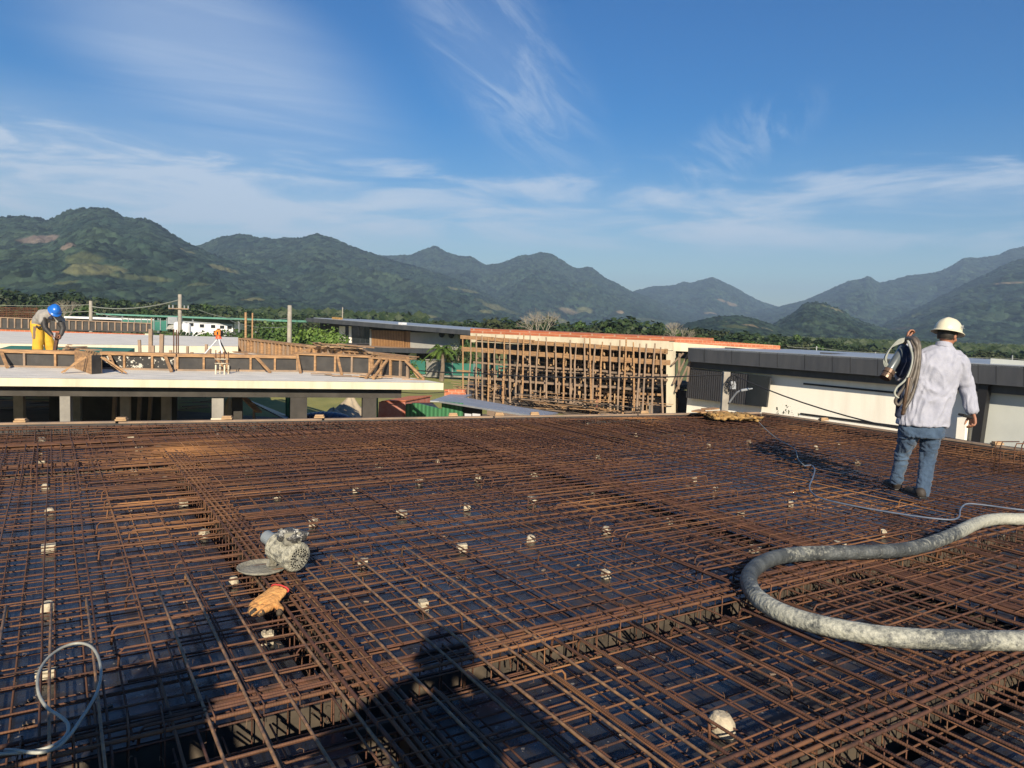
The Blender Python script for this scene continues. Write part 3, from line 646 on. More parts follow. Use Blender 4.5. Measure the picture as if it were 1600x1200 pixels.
# ================================================================== THE SLAB BEING BUILT: deck, trenches, reinforcement
AD = Vector((-math.sin(R_(32)), math.cos(R_(32)), 0)); BD = Vector((math.cos(R_(32)), math.sin(R_(32)), 0))
def ab(p): return p.x * AD.x + p.y * AD.y, p.x * BD.x + p.y * BD.y
def xy(a, b, z=0.0): return Vector((a * AD.x + b * BD.x, a * AD.y + b * BD.y, z))
ZE = 0.20
e0 = pz(-100, 662, ZE); e1 = pz(1190, 643.5, ZE); e2 = pz(1600, 701, ZE)
dE = (e1 - e0).normalized(); dR = (e2 - e1).normalized()
PL = e0 - dE * 6; PC = e1; PR = e1 + dR * 19; PB = PL + Vector((2.0, -13.0, 0))
PER = [Vector((p.x, p.y, 0)) for p in (PB, PR, PC, PL)]        # counter-clockwise outline of the deck
def clip_poly(poly, n, d):           # keep n.p <= d
    out = []
    for i in range(len(poly)):
        p, q = poly[i], poly[(i + 1) % len(poly)]; fp, fq = n.dot(p) - d, n.dot(q) - d
        if fp <= 0: out.append(p)
        if (fp < 0 < fq) or (fq < 0 < fp): out.append(p.lerp(q, fp / (fp - fq)))
    return out
def clip_seg(p, q, inset=0.05):
    t0, t1 = 0.0, 1.0
    for i in range(4):
        a, b = PER[i], PER[(i + 1) % 4]; e = (b - a).normalized(); n = Vector((e.y, -e.x, 0)); d = n.dot(a) - inset
        fp = n.dot(p) - d; fq = n.dot(q) - d
        if fp > 0 and fq > 0: return None
        if fp > 0: t0 = max(t0, fp / (fp - fq))
        elif fq > 0: t1 = min(t1, fp / (fp - fq))
    if t1 - t0 < 1e-3: return None
    return t0, t1
A0 = -6.5
b1 = sum(ab(pz(u, v, .1))[1] for u, v in ((270, 722), (600, 1100), (430, 900))) / 3
b2 = sum(ab(pz(u, v, .1))[1] for u, v in ((975, 762), (1200, 842), (1500, 938))) / 3
aM = sum(ab(pz(u, v, .1))[0] for u, v in ((720, 1032), (1190, 918), (1530, 838))) / 3
aN = sum(ab(pz(u, v, .1))[0] for u, v in ((1330, 1150), (1560, 1050))) / 2
aF1 = sum(ab(pz(u, v, .1))[0] for u, v in ((100, 724), (400, 706))) / 2
aF2 = sum(ab(pz(u, v, .1))[0] for u, v in ((100, 697), (400, 684))) / 2
print('A1,A2', b1, b2, 'B', aN, aM, aF1, aF2, 'per', [ab(p) for p in PER])
TW = 0.125                                        # half width of a beam trench
# strips: trenches in B direction at a = ..., in A direction at b = ...
A_TR = [aN, aM, aF1]; B_TR = [b1, b2]
def cuts(tr, lo_, hi_):
    out = []; s = lo_
    for c in tr: out.append((s, c - TW)); s = c + TW
    out.append((s, hi_)); return out
arows = cuts(A_TR, -12, 24); bcols = cuts(B_TR, -24, 24)
deck = MB()
def cell(a0, a1, b0, b1_):
    poly = list(PER)
    poly = clip_poly(poly, AD, a1); poly = clip_poly(poly, -AD, -a0) if poly else poly
    poly = clip_poly(poly, BD, b1_) if poly else poly; poly = clip_poly(poly, -BD, -b0) if poly else poly
    return poly if len(poly) > 2 else None
for (a0, a1) in arows:
    for (c0, c1) in bcols:
        p = cell(a0, a1, c0, c1)
        if p: deck.extr([(q.x, q.y) for q in p], -0.02, 0.0)
deck.build('deck', 'deck', kind='structure', loc=(0, 0, 0))
tr = MB(); DZ = -0.36
for c in A_TR:
    p, q = xy(c, -24), xy(c, 24); r = clip_seg(p, q, 0.0)
    if r:
        s, e = p.lerp(q, r[0]), p.lerp(q, r[1])
        tr.bar(s + Vector((0, 0, DZ - .011)), e + Vector((0, 0, DZ - .011)), 2 * TW + .06, .02)
        for k in (-1, 1): tr.bar(s + AD * k * (TW + .011) + Vector((0, 0, DZ / 2 - .012)), e + AD * k * (TW + .011) + Vector((0, 0, DZ / 2 - .012)), .018, -DZ - .02)
for c in B_TR:
    p, q = xy(-12, c), xy(24, c); r = clip_seg(p, q, 0.0)
    if r:
        s, e = p.lerp(q, r[0]), p.lerp(q, r[1])
        tr.bar(s + Vector((0, 0, DZ - .014)), e + Vector((0, 0, DZ - .014)), 2 * TW + .06, .02)
        segs = []; st = -12
        for c2 in A_TR: segs.append((st, c2 - TW - .022)); st = c2 + TW + .022
        segs.append((st, 24))
        for (x0, x1) in segs:
            for k in (-1, 1):
                P0, P1 = xy(x0, c + k * (TW + .011)), xy(x1, c + k * (TW + .011)); rr = clip_seg(P0, P1, 0.0)
                if rr: tr.bar(P0.lerp(P1, rr[0]) + Vector((0, 0, DZ / 2 - .014)), P0.lerp(P1, rr[1]) + Vector((0, 0, DZ / 2 - .014)), .018, -DZ - .022)
tr.build('beam_trench', 'deck_side', kind='structure', loc=(0, 0, 0))
# ---- the rim of the formwork: black boards with a timber on top and little blocks
def rim(p, q, label, blocks):
    d = (q - p).normalized(); nrm = Vector((-d.y, d.x, 0)); p = Vector((p.x, p.y, 0)); q = Vector((q.x, q.y, 0))
    if nrm.dot(Vector((0, 1, 0)) + (Vector((1, 0, 0)) if label[0] == 'l' and 'right' in label else Vector((0, 0, 0)))) < 0: nrm = -nrm
    t = thing('formwork_edge', ((p + q) / 2), label, 'formwork')
    MB().bar(p + nrm * .012 + Vector((0, 0, -.05)), q + nrm * .012 + Vector((0, 0, -.05)), .02, .44).build('board', 'black_ply', t)
    tm = MB(); n = 7
    for i in range(n):
        s = p.lerp(q, i / n); e = p.lerp(q, (i + 1) / n - .002); o = Vector((0, 0, rnd(-.004, .004)))
        tm.bar(s + nrm * .03 + Vector((0, 0, .182)) + o, e + nrm * .03 + Vector((0, 0, .182)) + o, .055 + rnd(0, .02), .024)
    tm.build('timber', 'wood_grey', t)
    for u, v in blocks:
        c = pz(u, v, .215); k = (Vector((c.x, c.y, 0)) - p).dot(d); c = p + d * k + nrm * .05
        b = MB(); b.bar(c + Vector((-.07, 0, .208)), c + Vector((.07, .02, .212)), .10, .022); b.bar(c + Vector((-.06, .0, .232)), c + Vector((.06, .015, .235)), .07, .02)
        b.build('timber_block', 'wood_pale', t)
rim(PL, PC, 'long black formwork board with a pale timber cap along the far edge of the deck', [(35, 656), (190, 655), (355, 654), (500, 652), (712, 650), (785, 649), (840, 648), (1010, 645)])
rim(PC, PR, 'low formwork board along the right edge of the deck, behind the white-shirted man', [(1290, 655), (1580, 690)])

# ---- bars
def bar_pts(p, q, z, wob=0.007, hook0=0, hook1=0, step=0.45):
    ln = (q - p).length; n = max(2, int(ln / step)); d = (q - p) / ln; s = Vector((-d.y, d.x, 0)); sd = rnd(0, 100); out = []
    for i in range(n + 1):
        k = i / n * ln
        o = noise.noise(Vector((k * .9, sd, 0))) * wob + noise.noise(Vector((k * .25, sd, 7))) * wob * 1.8
        zz = noise.noise(Vector((k * 1.3, sd, 3))) * wob * .5
        P = p + d * k + s * o; out.append(Vector((P.x, P.y, z + zz)))
    if hook0:
        h = out[0]; out = [h - d * .025 + Vector((0, 0, -hook0)), h - d * .018 + Vector((0, 0, -.02))] + out
    if hook1:
        h = out[-1]; out = out + [h + d * .018 + Vector((0, 0, -.02)), h + d * .025 + Vector((0, 0, -hook1))]
    return out
def add_bar(mb, pts, r, mid):
    dist = (mid - CAM).length
    mb.tube(pts, r, 6 if dist < 6 else (5 if dist < 9 else 4), uv=True, cap=dist < 5)
NBAR = [0]
def mat_thing(label, bars, loc, m='rust', limit=96, name='rebar_mat', group=None):
    """bars: list of (pts, r). The nearest become parts of their own, the rest one stuff part."""
    if not bars: return None
    t = thing(name, loc, label, 'rebar', group)
    bars = sorted(bars, key=lambda q: (q[0][len(q[0]) // 2] - CAM).length)
    for pts, r in bars[:limit]:
        b = MB(); add_bar(b, pts, r, pts[len(pts) // 2]); b.build('bar', m, t, smooth=True); NBAR[0] += 1
    if bars[limit:]:
        b = MB()
        for pts, r in bars[limit:]: add_bar(b, pts, r, pts[len(pts) // 2])
        b.build('bar', m, t, smooth=True, kind='stuff')
    return t
def in_view(p, q):
    for k in range(7):
        P = p.lerp(q, k / 6) + Vector((0, 0, .1)) - CAM; d = P.dot(Fw)
        if d > 0.4:
            u = 800 + FPX * P.dot(Rt) / d; v = 600 - FPX * P.dot(Up) / d
            if -120 < u < 1720 and v < 1420: return True
    return False
def seg_bars(dirn, fixed0, fixed1, sp, lo_, hi_, z, r, jit=.2, hook=0, lrnd=0.0, prob=1.0, dbl=0.0, wob=.007, hp=.3):
    """bars running in direction dirn ('A' or 'B'); placed every sp from fixed0 to fixed1; spanning lo_..hi_"""
    out = []; c = fixed0 + rnd(0, sp)
    while c < fixed1:
        cc = c + rnd(-jit, jit) * sp; x0 = lo_ + rnd(-lrnd, lrnd); x1 = hi_ + rnd(-lrnd, lrnd)
        sk = rnd(-.02, .02)
        p, q = (xy(x0, cc), xy(x1, cc + sk)) if dirn == 'A' else (xy(cc, x0), xy(cc + sk, x1))
        c += sp
        if random.random() > prob: continue
        rr = clip_seg(p, q)
        if rr is None: continue
        s, e = p.lerp(q, rr[0]), p.lerp(q, rr[1])
        if (e - s).length < .25 or not in_view(s, e): continue
        h0 = hook if rr[0] == 0 and random.random() < hp else 0; h1 = hook if rr[1] == 1 and random.random() < hp else 0
        out.append((bar_pts(s, e, z + rnd(-.002, .004), wob, h0, h1), r * rnd(.92, 1.08)))
        if random.random() < dbl:
            dd = (BD if dirn == 'A' else AD) * rnd(.015, .03); out.append((bar_pts(s + dd, e + dd, z + rnd(-.002, .004), wob), r))
    return out
random.seed(11)
aFar = 20.0
bays = [(A0, aN, b1, b2, 'near middle'), ]
names_row = ['in the near foreground strip', 'in front of the middle trench', 'between the middle and far trenches', 'beyond the far trench']
names_col = ['on the left', 'in the middle', 'on the right']
rows_ = [(A0, aN), (aN, aM), (aM, aF1), (aF1, aFar)]
cols_ = [(-16.0, b1), (b1, b2), (b2, 16.0)]
for ri, (a0, a1) in enumerate(rows_):
    for ci, (c0, c1) in enumerate(cols_):
        far = ri >= 2
        zb, za = .036, .047
        bars = seg_bars('B', a0 + TW, a1 - TW, .15 if not far else .12, c0 + TW * .5, c1 - TW * .5, zb, .0043, dbl=.12)
        bars += seg_bars('A', c0 + TW, c1 - TW, .15 if not far else .125, a0 + TW * .5, a1 - TW * .5, za, .0044, dbl=.1)
        mid = xy((a0 + a1) / 2, max(min((c0 + c1) / 2, 6), -6), 0)
        mat_thing('rusty lower bar mesh %s, %s of the deck' % (names_row[ri], names_col[ci]), bars, mid)
# upper layer: second mesh carried on the spacers over most of the deck
zt1, zt2 = .118, .130
for ri, (a0, a1) in enumerate(rows_):
    for ci, (c0, c1) in enumerate(cols_):
        mid = xy((a0 + a1) / 2, max(min((c0 + c1) / 2, 6), -6), .1)
        spA = {0: .27, 1: .24, 2: .24, 3: .17}[ri]; spB = {0: .20, 1: .19, 2: .17, 3: .15}[ri]
        bars = seg_bars('B', a0, a1, spB, c0 - .3, c1 + .3, zt1, .0047, lrnd=.5, prob=.94, hook=.06, jit=.25)
        bars += seg_bars('A', c0, c1, spA, a0 - .3, a1 + .3, zt2, .0054, lrnd=.6, prob=.92, hook=.07, jit=.2)
        mat_thing('rusty upper bar mesh %s, %s of the deck' % (names_row[ri], names_col[ci]), bars, mid)
# extra cross bars with bent ends over each beam
def over_beam(dirn, c, lo_, hi_, reach, label, sp=.14, z=.140, r=.0060, m='rust', prob=.9):
    mid = xy(c, max(min((lo_ + hi_) / 2, 5), -5), .1) if dirn == 'A' else xy(max(min((lo_ + hi_) / 2, 9), 2), c, .1)
    bars = seg_bars(dirn, lo_, hi_, sp, c - reach, c + reach, z, r, lrnd=.12, hook=.085, prob=prob, hp=.85)
    mat_thing(label, bars, mid, m=m, name='cross_bars')
over_beam('A', aM - .25, -7.5, b1 + .9, 1.75, 'long thick bars with bent ends lying away from the camera at lower left', sp=.17, r=.0068, m='steel_bar', prob=.97)
over_beam('A', aM, b1 + 1.0, b2 + 3, 1.0, 'ribbed cross bars with bent ends over the middle trench', sp=.42, r=.0065)
over_beam('A', aN, b1, b2 + 3, 1.1, 'ribbed thick bars crossing the near right trench', sp=.17, r=.0072)
over_beam('A', aF1, -10, 9, 1.1, 'hooked bars lying across the far trench', sp=.15)
over_beam('B', b1, aN, 12, .75, 'short hooked bars lying across the trench beside the motor', sp=.34)
over_beam('B', b2, aN, 13, 1.05, 'hooked bars lying across the right hand trench behind the hose', sp=.12)
bars = seg_bars('B', 6.2, 9.3, .09, .6, 4.0, .150, .005, lrnd=.7, hook=.06) + seg_bars('A', 1.2, 7.0, .085, 7.0, 13.0, .158, .005, lrnd=1.2, hook=.07)
mat_thing('dense tangle of thin bars in the far right part of the deck', bars, xy(9, 3, .1), name='cross_bars')
# ---- beam cages
def cage(dirn, c, lo_, hi_, label, sp=.15, ztop=.100, zbot=-.30, hw=.088, n_top=4, big=.0085):
    P = (lambda s, o, z: xy(c + o, s, z)) if dirn == 'B' else (lambda s, o, z: xy(s, c + o, z))
    p, q = P(lo_, 0, 0), P(hi_, 0, 0); rr = clip_seg(p, q, .1)
    if rr is None: return
    L_ = hi_ - lo_; lo2, hi2 = lo_ + L_ * rr[0], lo_ + L_ * rr[1]
    t = thing('beam_cage', P((lo2 + hi2) / 2, 0, zbot), label, 'rebar cage')
    for k in range(n_top + 3):
        top = k < n_top
        o = (-hw + 2 * hw * k / (n_top - 1)) if top else (-hw + hw * (k - n_top))
        z = ztop - .012 if top else zbot + .014
        o *= .9
        x0, x1 = lo2 + rnd(0, .3), hi2 - rnd(0, .3)
        b = MB(); pts = bar_pts(P(x0, o, 0), P(x1, o, 0), z, .012)
        n_ = 7 if dirn == 'A' or True else 5
        b.tube(pts, big, n_, uv=True); b.build('long_bar', 'rust', t, smooth=True)
    # stirrups
    xs = []; x = lo2 + .05
    while x < hi2: xs.append(x + rnd(-.02, .02)); x += sp
    xs.sort(key=lambda s: (P(s, 0, 0) - CAM).length)
    rest = MB()
    for i, x in enumerate(xs):
        tl = rnd(-.012, .012); zt_ = ztop + rnd(-.004, .006)
        if not in_view(P(x, 0, 0), P(x, 0, 0) + Vector((0, 0, .01))): continue
        pts = [P(x, hw + .01, zt_ - .05), P(x, hw, zt_), P(x + tl, -hw, zt_), P(x + tl, -hw - .002, (zt_ + zbot) / 2), P(x + tl, -hw, zbot), P(x, hw, zbot), P(x, hw + .002, (zt_ + zbot) / 2), P(x, hw, zt_ + .004), P(x + .01, hw - .045, zt_ - .045)]
        b = MB() if i < 90 else rest
        b.tube(pts, .0034, 5, uv=True)
        if i < 90: b.build('stirrup', 'rust', t, smooth=True)
    if rest.v: rest.build('stirrup', 'rust', t, smooth=True, kind='stuff')
cage('B', aM, -9, 11, 'long rebar cage in the middle trench, running right below the hose bend', ztop=.15, n_top=3)
cage('B', aN, -2, 9, 'thick rebar cage in the trench at the lower right corner', ztop=.155, n_top=4)
cage('B', aF1, -11, 8, 'rebar cage lying in the far trench, nearly parallel to the far board')
cage('A', b1, -3, aF1 + .2, 'rebar cage running away from the camera beside the motor', sp=.11, n_top=5, ztop=.165)
cage('A', b2, -1, 14, 'rebar cage in the right hand trench behind the hose', ztop=.145, n_top=5)
# long bundle seen at the far left strip
t = thing('bar_bundle', xy(aF2, -2, .1), 'dense bundle of long straight bars near the far board', 'rebar')
for k in range(14):
    b = MB(); p, q = xy(aF2 + rnd(-.09, .09), -14 + rnd(0, 2)), xy(aF2 + rnd(-.06, .06), 8 + rnd(-4, 3)); rr = clip_seg(p, q, .1)
    if rr:
        b.tube(bar_pts(p.lerp(q, rr[0]), p.lerp(q, rr[1]), .10 + rnd(0, .05), .02), .008, 5, uv=True); b.build('bar', 'rust', t, smooth=True)
# edge cages: stirrups standing against the far and the right board
def edge_cage(p, q, ins, label, n, zt_=.16):
    d = (q - p).normalized(); nn = Vector((d.y, -d.x, 0))
    if nn.dot(Vector((0, 3, 0)) - p) < 0: nn = -nn
    t = thing('edge_cage', (p + q) / 2, label, 'rebar cage'); ln = (q - p).length
    for k in range(4):
        b = MB(); o = nn * (ins + (.16 if k % 2 else .0)); z = zt_ - .012 if k < 2 else .02
        b.tube(bar_pts(p + o + d * .1, q + o - d * .1, z, .012), .0075, 5, uv=True); b.build('long_bar', 'rust', t, smooth=True)
    rest = MB(); cnt = 0; x = .1
    cand = []
    while x < ln - .1:
        P = p + d * x
        if in_view(P, P + Vector((0, 0, .01))): cand.append(x)
        x += ln / n
    cand.sort(key=lambda s: (p + d * s - CAM).length)
    for i, x in enumerate(cand):
        P = p + d * x; o0 = nn * ins; o1 = nn * (ins + .17); tl = d * rnd(-.03, .03); h = zt_ + rnd(-.015, .015)
        if random.random() < .35: pts = [P + o0 + Vector((0, 0, .0)), P + o0 + Vector((0, 0, h)), P + o1 * 1.6 + tl * 2 + Vector((0, 0, .03))]
        else: pts = [P + o0 + Vector((0, 0, .0)), P + o0 + Vector((0, 0, h)), P + o1 + tl + Vector((0, 0, h)), P + o1 + tl + Vector((0, 0, .0))]
        b = MB() if i < 90 else rest
        b.tube(pts, .0038, 4, uv=True)
        if i < 90: b.build('stirrup', 'rust', t, smooth=True)
    if rest.v: rest.build('stirrup', 'rust', t, smooth=True, kind='stuff')
edge_cage(PER[3], PER[2], .07, 'row of upright stirrups against the far formwork board', 190)
edge_cage(PER[2], PER[1], .07, 'row of upright stirrups against the right formwork board', 150)
# column starter cage at the right
sb = pz(1556, 738, .12); sb2 = pz(1640, 742, .12)
t = thing('starter_cage', sb, 'upright bent starter bars beside the right formwork board', 'rebar cage')
for k, (u, v0, v1) in enumerate([(1553, 738, 690), (1561, 740, 690), (1583, 740, 693), (1594, 738, 690), (1612, 742, 692)]):
    p = pz(u, v0, .1); tp = py(u + 3, v1, p.y); b = MB()
    b.tube([p, p.lerp(tp, .85), tp + Vector((.02, 0, 0)), tp + Vector((.25, .05, .0))], .007, 6, uv=True); b.build('bar', 'rust', t, smooth=True)
for zz in (.22, .36):
    b = MB(); b.tube([sb + Vector((-.02, 0, zz - .1)), sb + Vector((.55, 0, zz - .1))], .004, 5, uv=True); b.build('stirrup', 'rust', t, smooth=True)
# loose wire ties at the crossings
ties = MB(); rg = random.Random(3)
for i in range(3600):
    a = aN - 2 + (rg.random() ** 1.4) * 10; bb = rg.uniform(-5, 8); P = xy(a, bb, .128)
    if clip_seg(P, P + Vector((.01, 0, 0))) is None or not in_view(P, P): continue
    d = Vector((rg.gauss(0, 1), rg.gauss(0, 1), rg.gauss(.3, .8))).normalized() * rg.uniform(.012, .028)
    q = P + d; ties.tube([P - Vector((0, 0, .012)), P, q, q + Vector((rg.gauss(0, .008), rg.gauss(0, .008), -.006))], .0011, 3, cap=False)
ties.build('tie_wires', 'wire', kind='stuff', label='short twisted tie wires sticking up at the bar crossings', cat='wire', loc=(0, 4, .12))
# curly offcuts and debris lying on the deck
deb = MB()
for i in range(420):
    a = aN - 1.5 + rg.random() * 9; bb = rg.uniform(-4, 7); P = xy(a, bb, .003)
    if clip_seg(P, P + Vector((.01, 0, 0))) is None: continue
    if any(abs(a - c) < TW + .08 for c in A_TR) or any(abs(bb - c) < TW + .08 for c in B_TR): continue
    s = rg.uniform(.006, .022); an = rg.random() * 6.28
    deb.box((P.x, P.y, .004), (s * 2.2, s, .005), an)
deb.build('debris', 'wood_grey', kind='stuff', label='wood chips and crumbs scattered on the wet black deck', cat='debris', loc=(0, 4, 0))
# ---- spacer blocks
cols_sp = [
 ('the leftmost line of blocks', [(65, 683), (62, 702), (65, 720), (72, 754), (78, 793), (76, 850), (75, 940), (72, 1045)]),
 ('the line ending behind the glove', [(205, 681), (217, 697), (235, 715), (209, 733), (258, 743), (287, 780), (319, 829), (365, 901), (418, 988)]),
 ('the line running left of and past the motor', [(340, 676), (360, 692), (383, 708), (388, 734), (434, 768), (490, 811), (567, 875), (662, 940)]),
 ('the line right of the motor', [(478, 676), (508, 685), (592, 722), (556, 760), (628, 797), (722, 850)]),
 ('the middle line towards the hose bend', [(560, 671), (645, 676), (684, 717), (655, 748), (730, 787), (830, 835), (947, 890)]),
 ('the line left of the right trench', [(745, 675), (747, 743), (835, 737), (832, 777), (948, 822), (925, 768), (1046, 808)]),
 ('the far group before the yellow rope', [(865, 692), (903, 664), (918, 660), (980, 662), (935, 710), (993, 675), (1107, 692), (1170, 686), (1275, 695)]),
 ('the group around the white-helmeted man', [(1084, 745), (1118, 760), (1158, 799), (1235, 782), (1310, 690), (1340, 717), (1380, 827), (1180, 853), (1313, 846)])]
ordn = ['farthest', 'second farthest', 'third farthest', 'fourth farthest', 'fifth farthest', 'sixth farthest', 'seventh farthest', 'eighth farthest', 'ninth farthest']
def spacer_mesh(kind, rg):
    b = MB(); w_, d_, h_ = (.085, .07, .085)
    if kind == 0:
        for k in range(3): b.box((0, 0, .014 + k * .030), (w_, d_, .022), rg.uniform(-.08, .08)); 
        for sx_ in (-.022, .02): b.box((sx_, 0, .043), (.014, .05, .083))
    elif kind == 1:
        b.box((0, 0, .035), (w_, d_ * .9, .07)); b.box((-.022, 0, .076), (.022, d_ * .7, .012)); b.box((.02, 0, .076), (.024, d_ * .7, .012))
    else:
        b.loft([((0, 0, 0), .052, .045, (1, 0, 0), (0, 1, 0)), ((0, 0, .05), .046, .04, (1, 0, 0), (0, 1, 0)), ((0, 0, .076), .03, .026, (1, 0, 0), (0, 1, 0))], 9)
    return b
rg = random.Random(9); protoS = []
for k in range(3): protoS.append(spacer_mesh(k, rg).build('spacer_block', 'spacer', bevel=.004, loc=(0, 0, 0)))
usedS = [False] * 3
for cname, lst in cols_sp:
    order = sorted(lst, key=lambda q: q[1])
    for i, (u, v) in enumerate(order):
        k = rg.choice([0, 0, 1, 2]); o = protoS[k] if not usedS[k] else protoS[k].copy()
        if usedS[k]: C.objects.link(o)
        usedS[k] = True
        p = pz(u, v + 2, .05); o.location = (p.x, p.y, .001); o.rotation_euler.z = rg.uniform(0, 3); s = rg.uniform(.62, .9); o.scale = (s * rg.uniform(.85, 1.2), s, rg.uniform(.65, .8)); o.rotation_euler.x = rg.uniform(-.09, .09)
        tag(o, 'pale spacer block, %s in %s' % (ordn[i], cname), 'spacer block', 'pale spacer blocks under the bars')
o = protoS[2].copy(); C.objects.link(o); p = pz(1128, 1127, .05); o.location = (p.x, p.y, .001); o.scale = (1.25, 1.1, 1.1)
tag(o, 'large round cream spacer block alone near the bottom of the photo', 'spacer block', 'pale spacer blocks under the bars')
for k, (u, v) in enumerate([(72, 1172), (290, 1160), (470, 1132), (330, 1175), (385, 1170)]):
    o = protoS[2].copy(); C.objects.link(o); p = pz(u, v, -.3); o.location = (p.x, p.y, DZ + .001); o.scale = (.9, .9, .8)
    tag(o, 'round pale block deep in the lower left trench, %s' % ['leftmost', 'under the cable loop', 'rightmost near the shadow', 'second from left', 'in the middle of the group'][k], 'spacer block', 'pale spacer blocks under the bars')
print('bars', NBAR[0])
# ================================================================== NEIGHBOURING SLAB AND BUILDINGS
class Wall:
    """a vertical plane through two ground points; at(u,v,off) is where a pixel ray meets it, moved 'off' towards us"""
    def __init__(s, p, q):
        s.p = Vector((p[0], p[1], 0)); s.q = Vector((q[0], q[1], 0)); s.d = (s.q - s.p).normalized(); s.n = Vector((s.d.y, -s.d.x, 0))
        if s.n.dot(-s.p) < 0: s.n = -s.n
    def at(s, u, v, off=0.0):
        r = ray(u, v); k = s.n.dot(s.p + s.n * off - CAM) / s.n.dot(r); return CAM + r * k
    def z(s, u, zz, off=0.0):          # point on the plane in pixel column u (taken near the horizon) at height zz
        P = s.at(u, hrz(u), off); return Vector((P.x, P.y, zz))
    def slab(s, mb, pts, thick, off=0.0):   # outline on the plane, given thickness away from us
        P = [s.at(u, v, off) for u, v in pts]; Q = [p - s.n * thick for p in P]; n = len(P); i = len(mb.v)
        mb.v += [tuple(p) for p in P] + [tuple(p) for p in Q]
        mb.f.append(tuple(range(i, i + n))); mb.f.append(tuple(i + n + k for k in reversed(range(n))))
        for k in range(n): mb.f.append((i + k, i + n + k, i + n + (k + 1) % n, i + (k + 1) % n))
        return mb
    def rect(s, mb, u0, u1, vt0, vt1, vb0, vb1, thick, off=0.0):
        return s.slab(mb, [(u0, vt0), (u1, vt1), (u1, vb1), (u0, vb0)], thick, off)
# ---------------- neighbour slab
SZ = 0.0; ST = 0.19
F0 = pz(0, 590.5, SZ); F1 = pz(693, 598.5, SZ); fd = (F1 - F0).normalized(); F0 = F0 - fd * 9
B1 = pz(382, 548, SZ); B0 = pz(-160, 516, SZ)
S = thing('concrete_slab_building', (-12, 22, GZ), 'unfinished building with a bare cream concrete slab on columns beyond the deck', 'building')
MB().extr([(F0.x, F0.y), (F1.x, F1.y), (B1.x, B1.y), (B0.x, B0.y)], SZ - ST, SZ).build('slab', 'cream_concrete', S)
MB().poly([(q.x, q.y, SZ + .004) for q in (F0 + Vector((0, .03, 0)), F1 + Vector((-.05, .03, 0)), B1, B0)]).build('slab_surface', 'slab_top', S)
fn = Vector((-fd.y, fd.x, 0))
def front(u, off=0.0):   # point on the front edge line at pixel column u
    r = ray(u, 600); P0 = F0 + fn * off; k = (fn.dot(P0 - CAM)) / fn.dot(r); P = CAM + r * k; return Vector((P.x, P.y, 0))
fb0, fb1 = front(-150, .35), front(627, .35)
MB().bar(Vector((fb0.x, fb0.y, SZ - ST - .13)), Vector((fb1.x, fb1.y, SZ - ST - .13)), .16, .25).build('edge_beam', 'dark_shaded', S)
for (u, w_, off, m) in [(103, .22, .35, 'grey_concrete'), (341, .28, .5, 'grey_concrete'), (371, .26, 1.4, 'dark_shaded'), (467, .42, .40, 'dark_shaded'), (577, .36, .40, 'dark_shaded'), (-60, .25, .4, 'grey_concrete'), (196, .24, 3.5, 'grey_concrete'), (260, .26, 5, 'grey_concrete'), (30, .26, 6.5, 'grey_concrete'), (120, .26, 9.0, 'grey_concrete')]:
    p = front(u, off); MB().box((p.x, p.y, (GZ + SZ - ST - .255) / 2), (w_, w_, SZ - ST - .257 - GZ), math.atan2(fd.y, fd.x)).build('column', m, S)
p = front(341, .36); MB().box((p.x, p.y, GZ + 1.0), (.34, .05, 2.0), math.atan2(fd.y, fd.x)).build('pale_lower_face', 'cream_concrete', S)  # paler face on the lower part of this column
for (u, off) in [(150, 12.5), (205, 11)]:  # dark walls added to stand for the shade deep under the slab
    p = front(u, off); MB().bar(p + Vector((0, 0, GZ + 1.3)) - fd * 1.6, p + Vector((0, 0, GZ + 1.3)) + fd * 1.6, .15, 2.6).build('inner_shade_wall', 'dark_shaded', S)
# raised slab behind
R0 = pz(-60, 536, .28); R1 = py(372, 541.5, pz(240, 541, .28).y + 2.5); R1.z = .28
rd = Vector((R1.x - R0.x, R1.y - R0.y, 0)).normalized(); R2 = pz(372, 527, .28); R3 = pz(-60, 516, .28)
MB().extr([(R0.x, R0.y), (R1.x, R1.y), (R2.x, R2.y), (R3.x, R3.y)], .006, .28).build('raised_slab', 'cream_concrete', S)
MB().poly([(q.x, q.y, .284) for q in (R0, R1, R2, R3)]).build('slab_surface', 'slab_top', S)
# dark green boards lying at the foot of the raised slab
a, b_ = pz(-30, 553, .02), pz(188, 556, .02)
g = MB(); g.hexa([a, b_, b_ + Vector((-.3, 1.6, .0)), a + Vector((0, 1.5, 0))], [a + Vector((0, 0, .03)), b_ + Vector((0, 0, .03)), b_ + Vector((-.3, 1.6, .22)), a + Vector((0, 1.5, .24))])
g.build('plywood_sheet', 'green_mesh', label='long dark green sheet leaning behind the yellow trousered worker', cat='sheet')

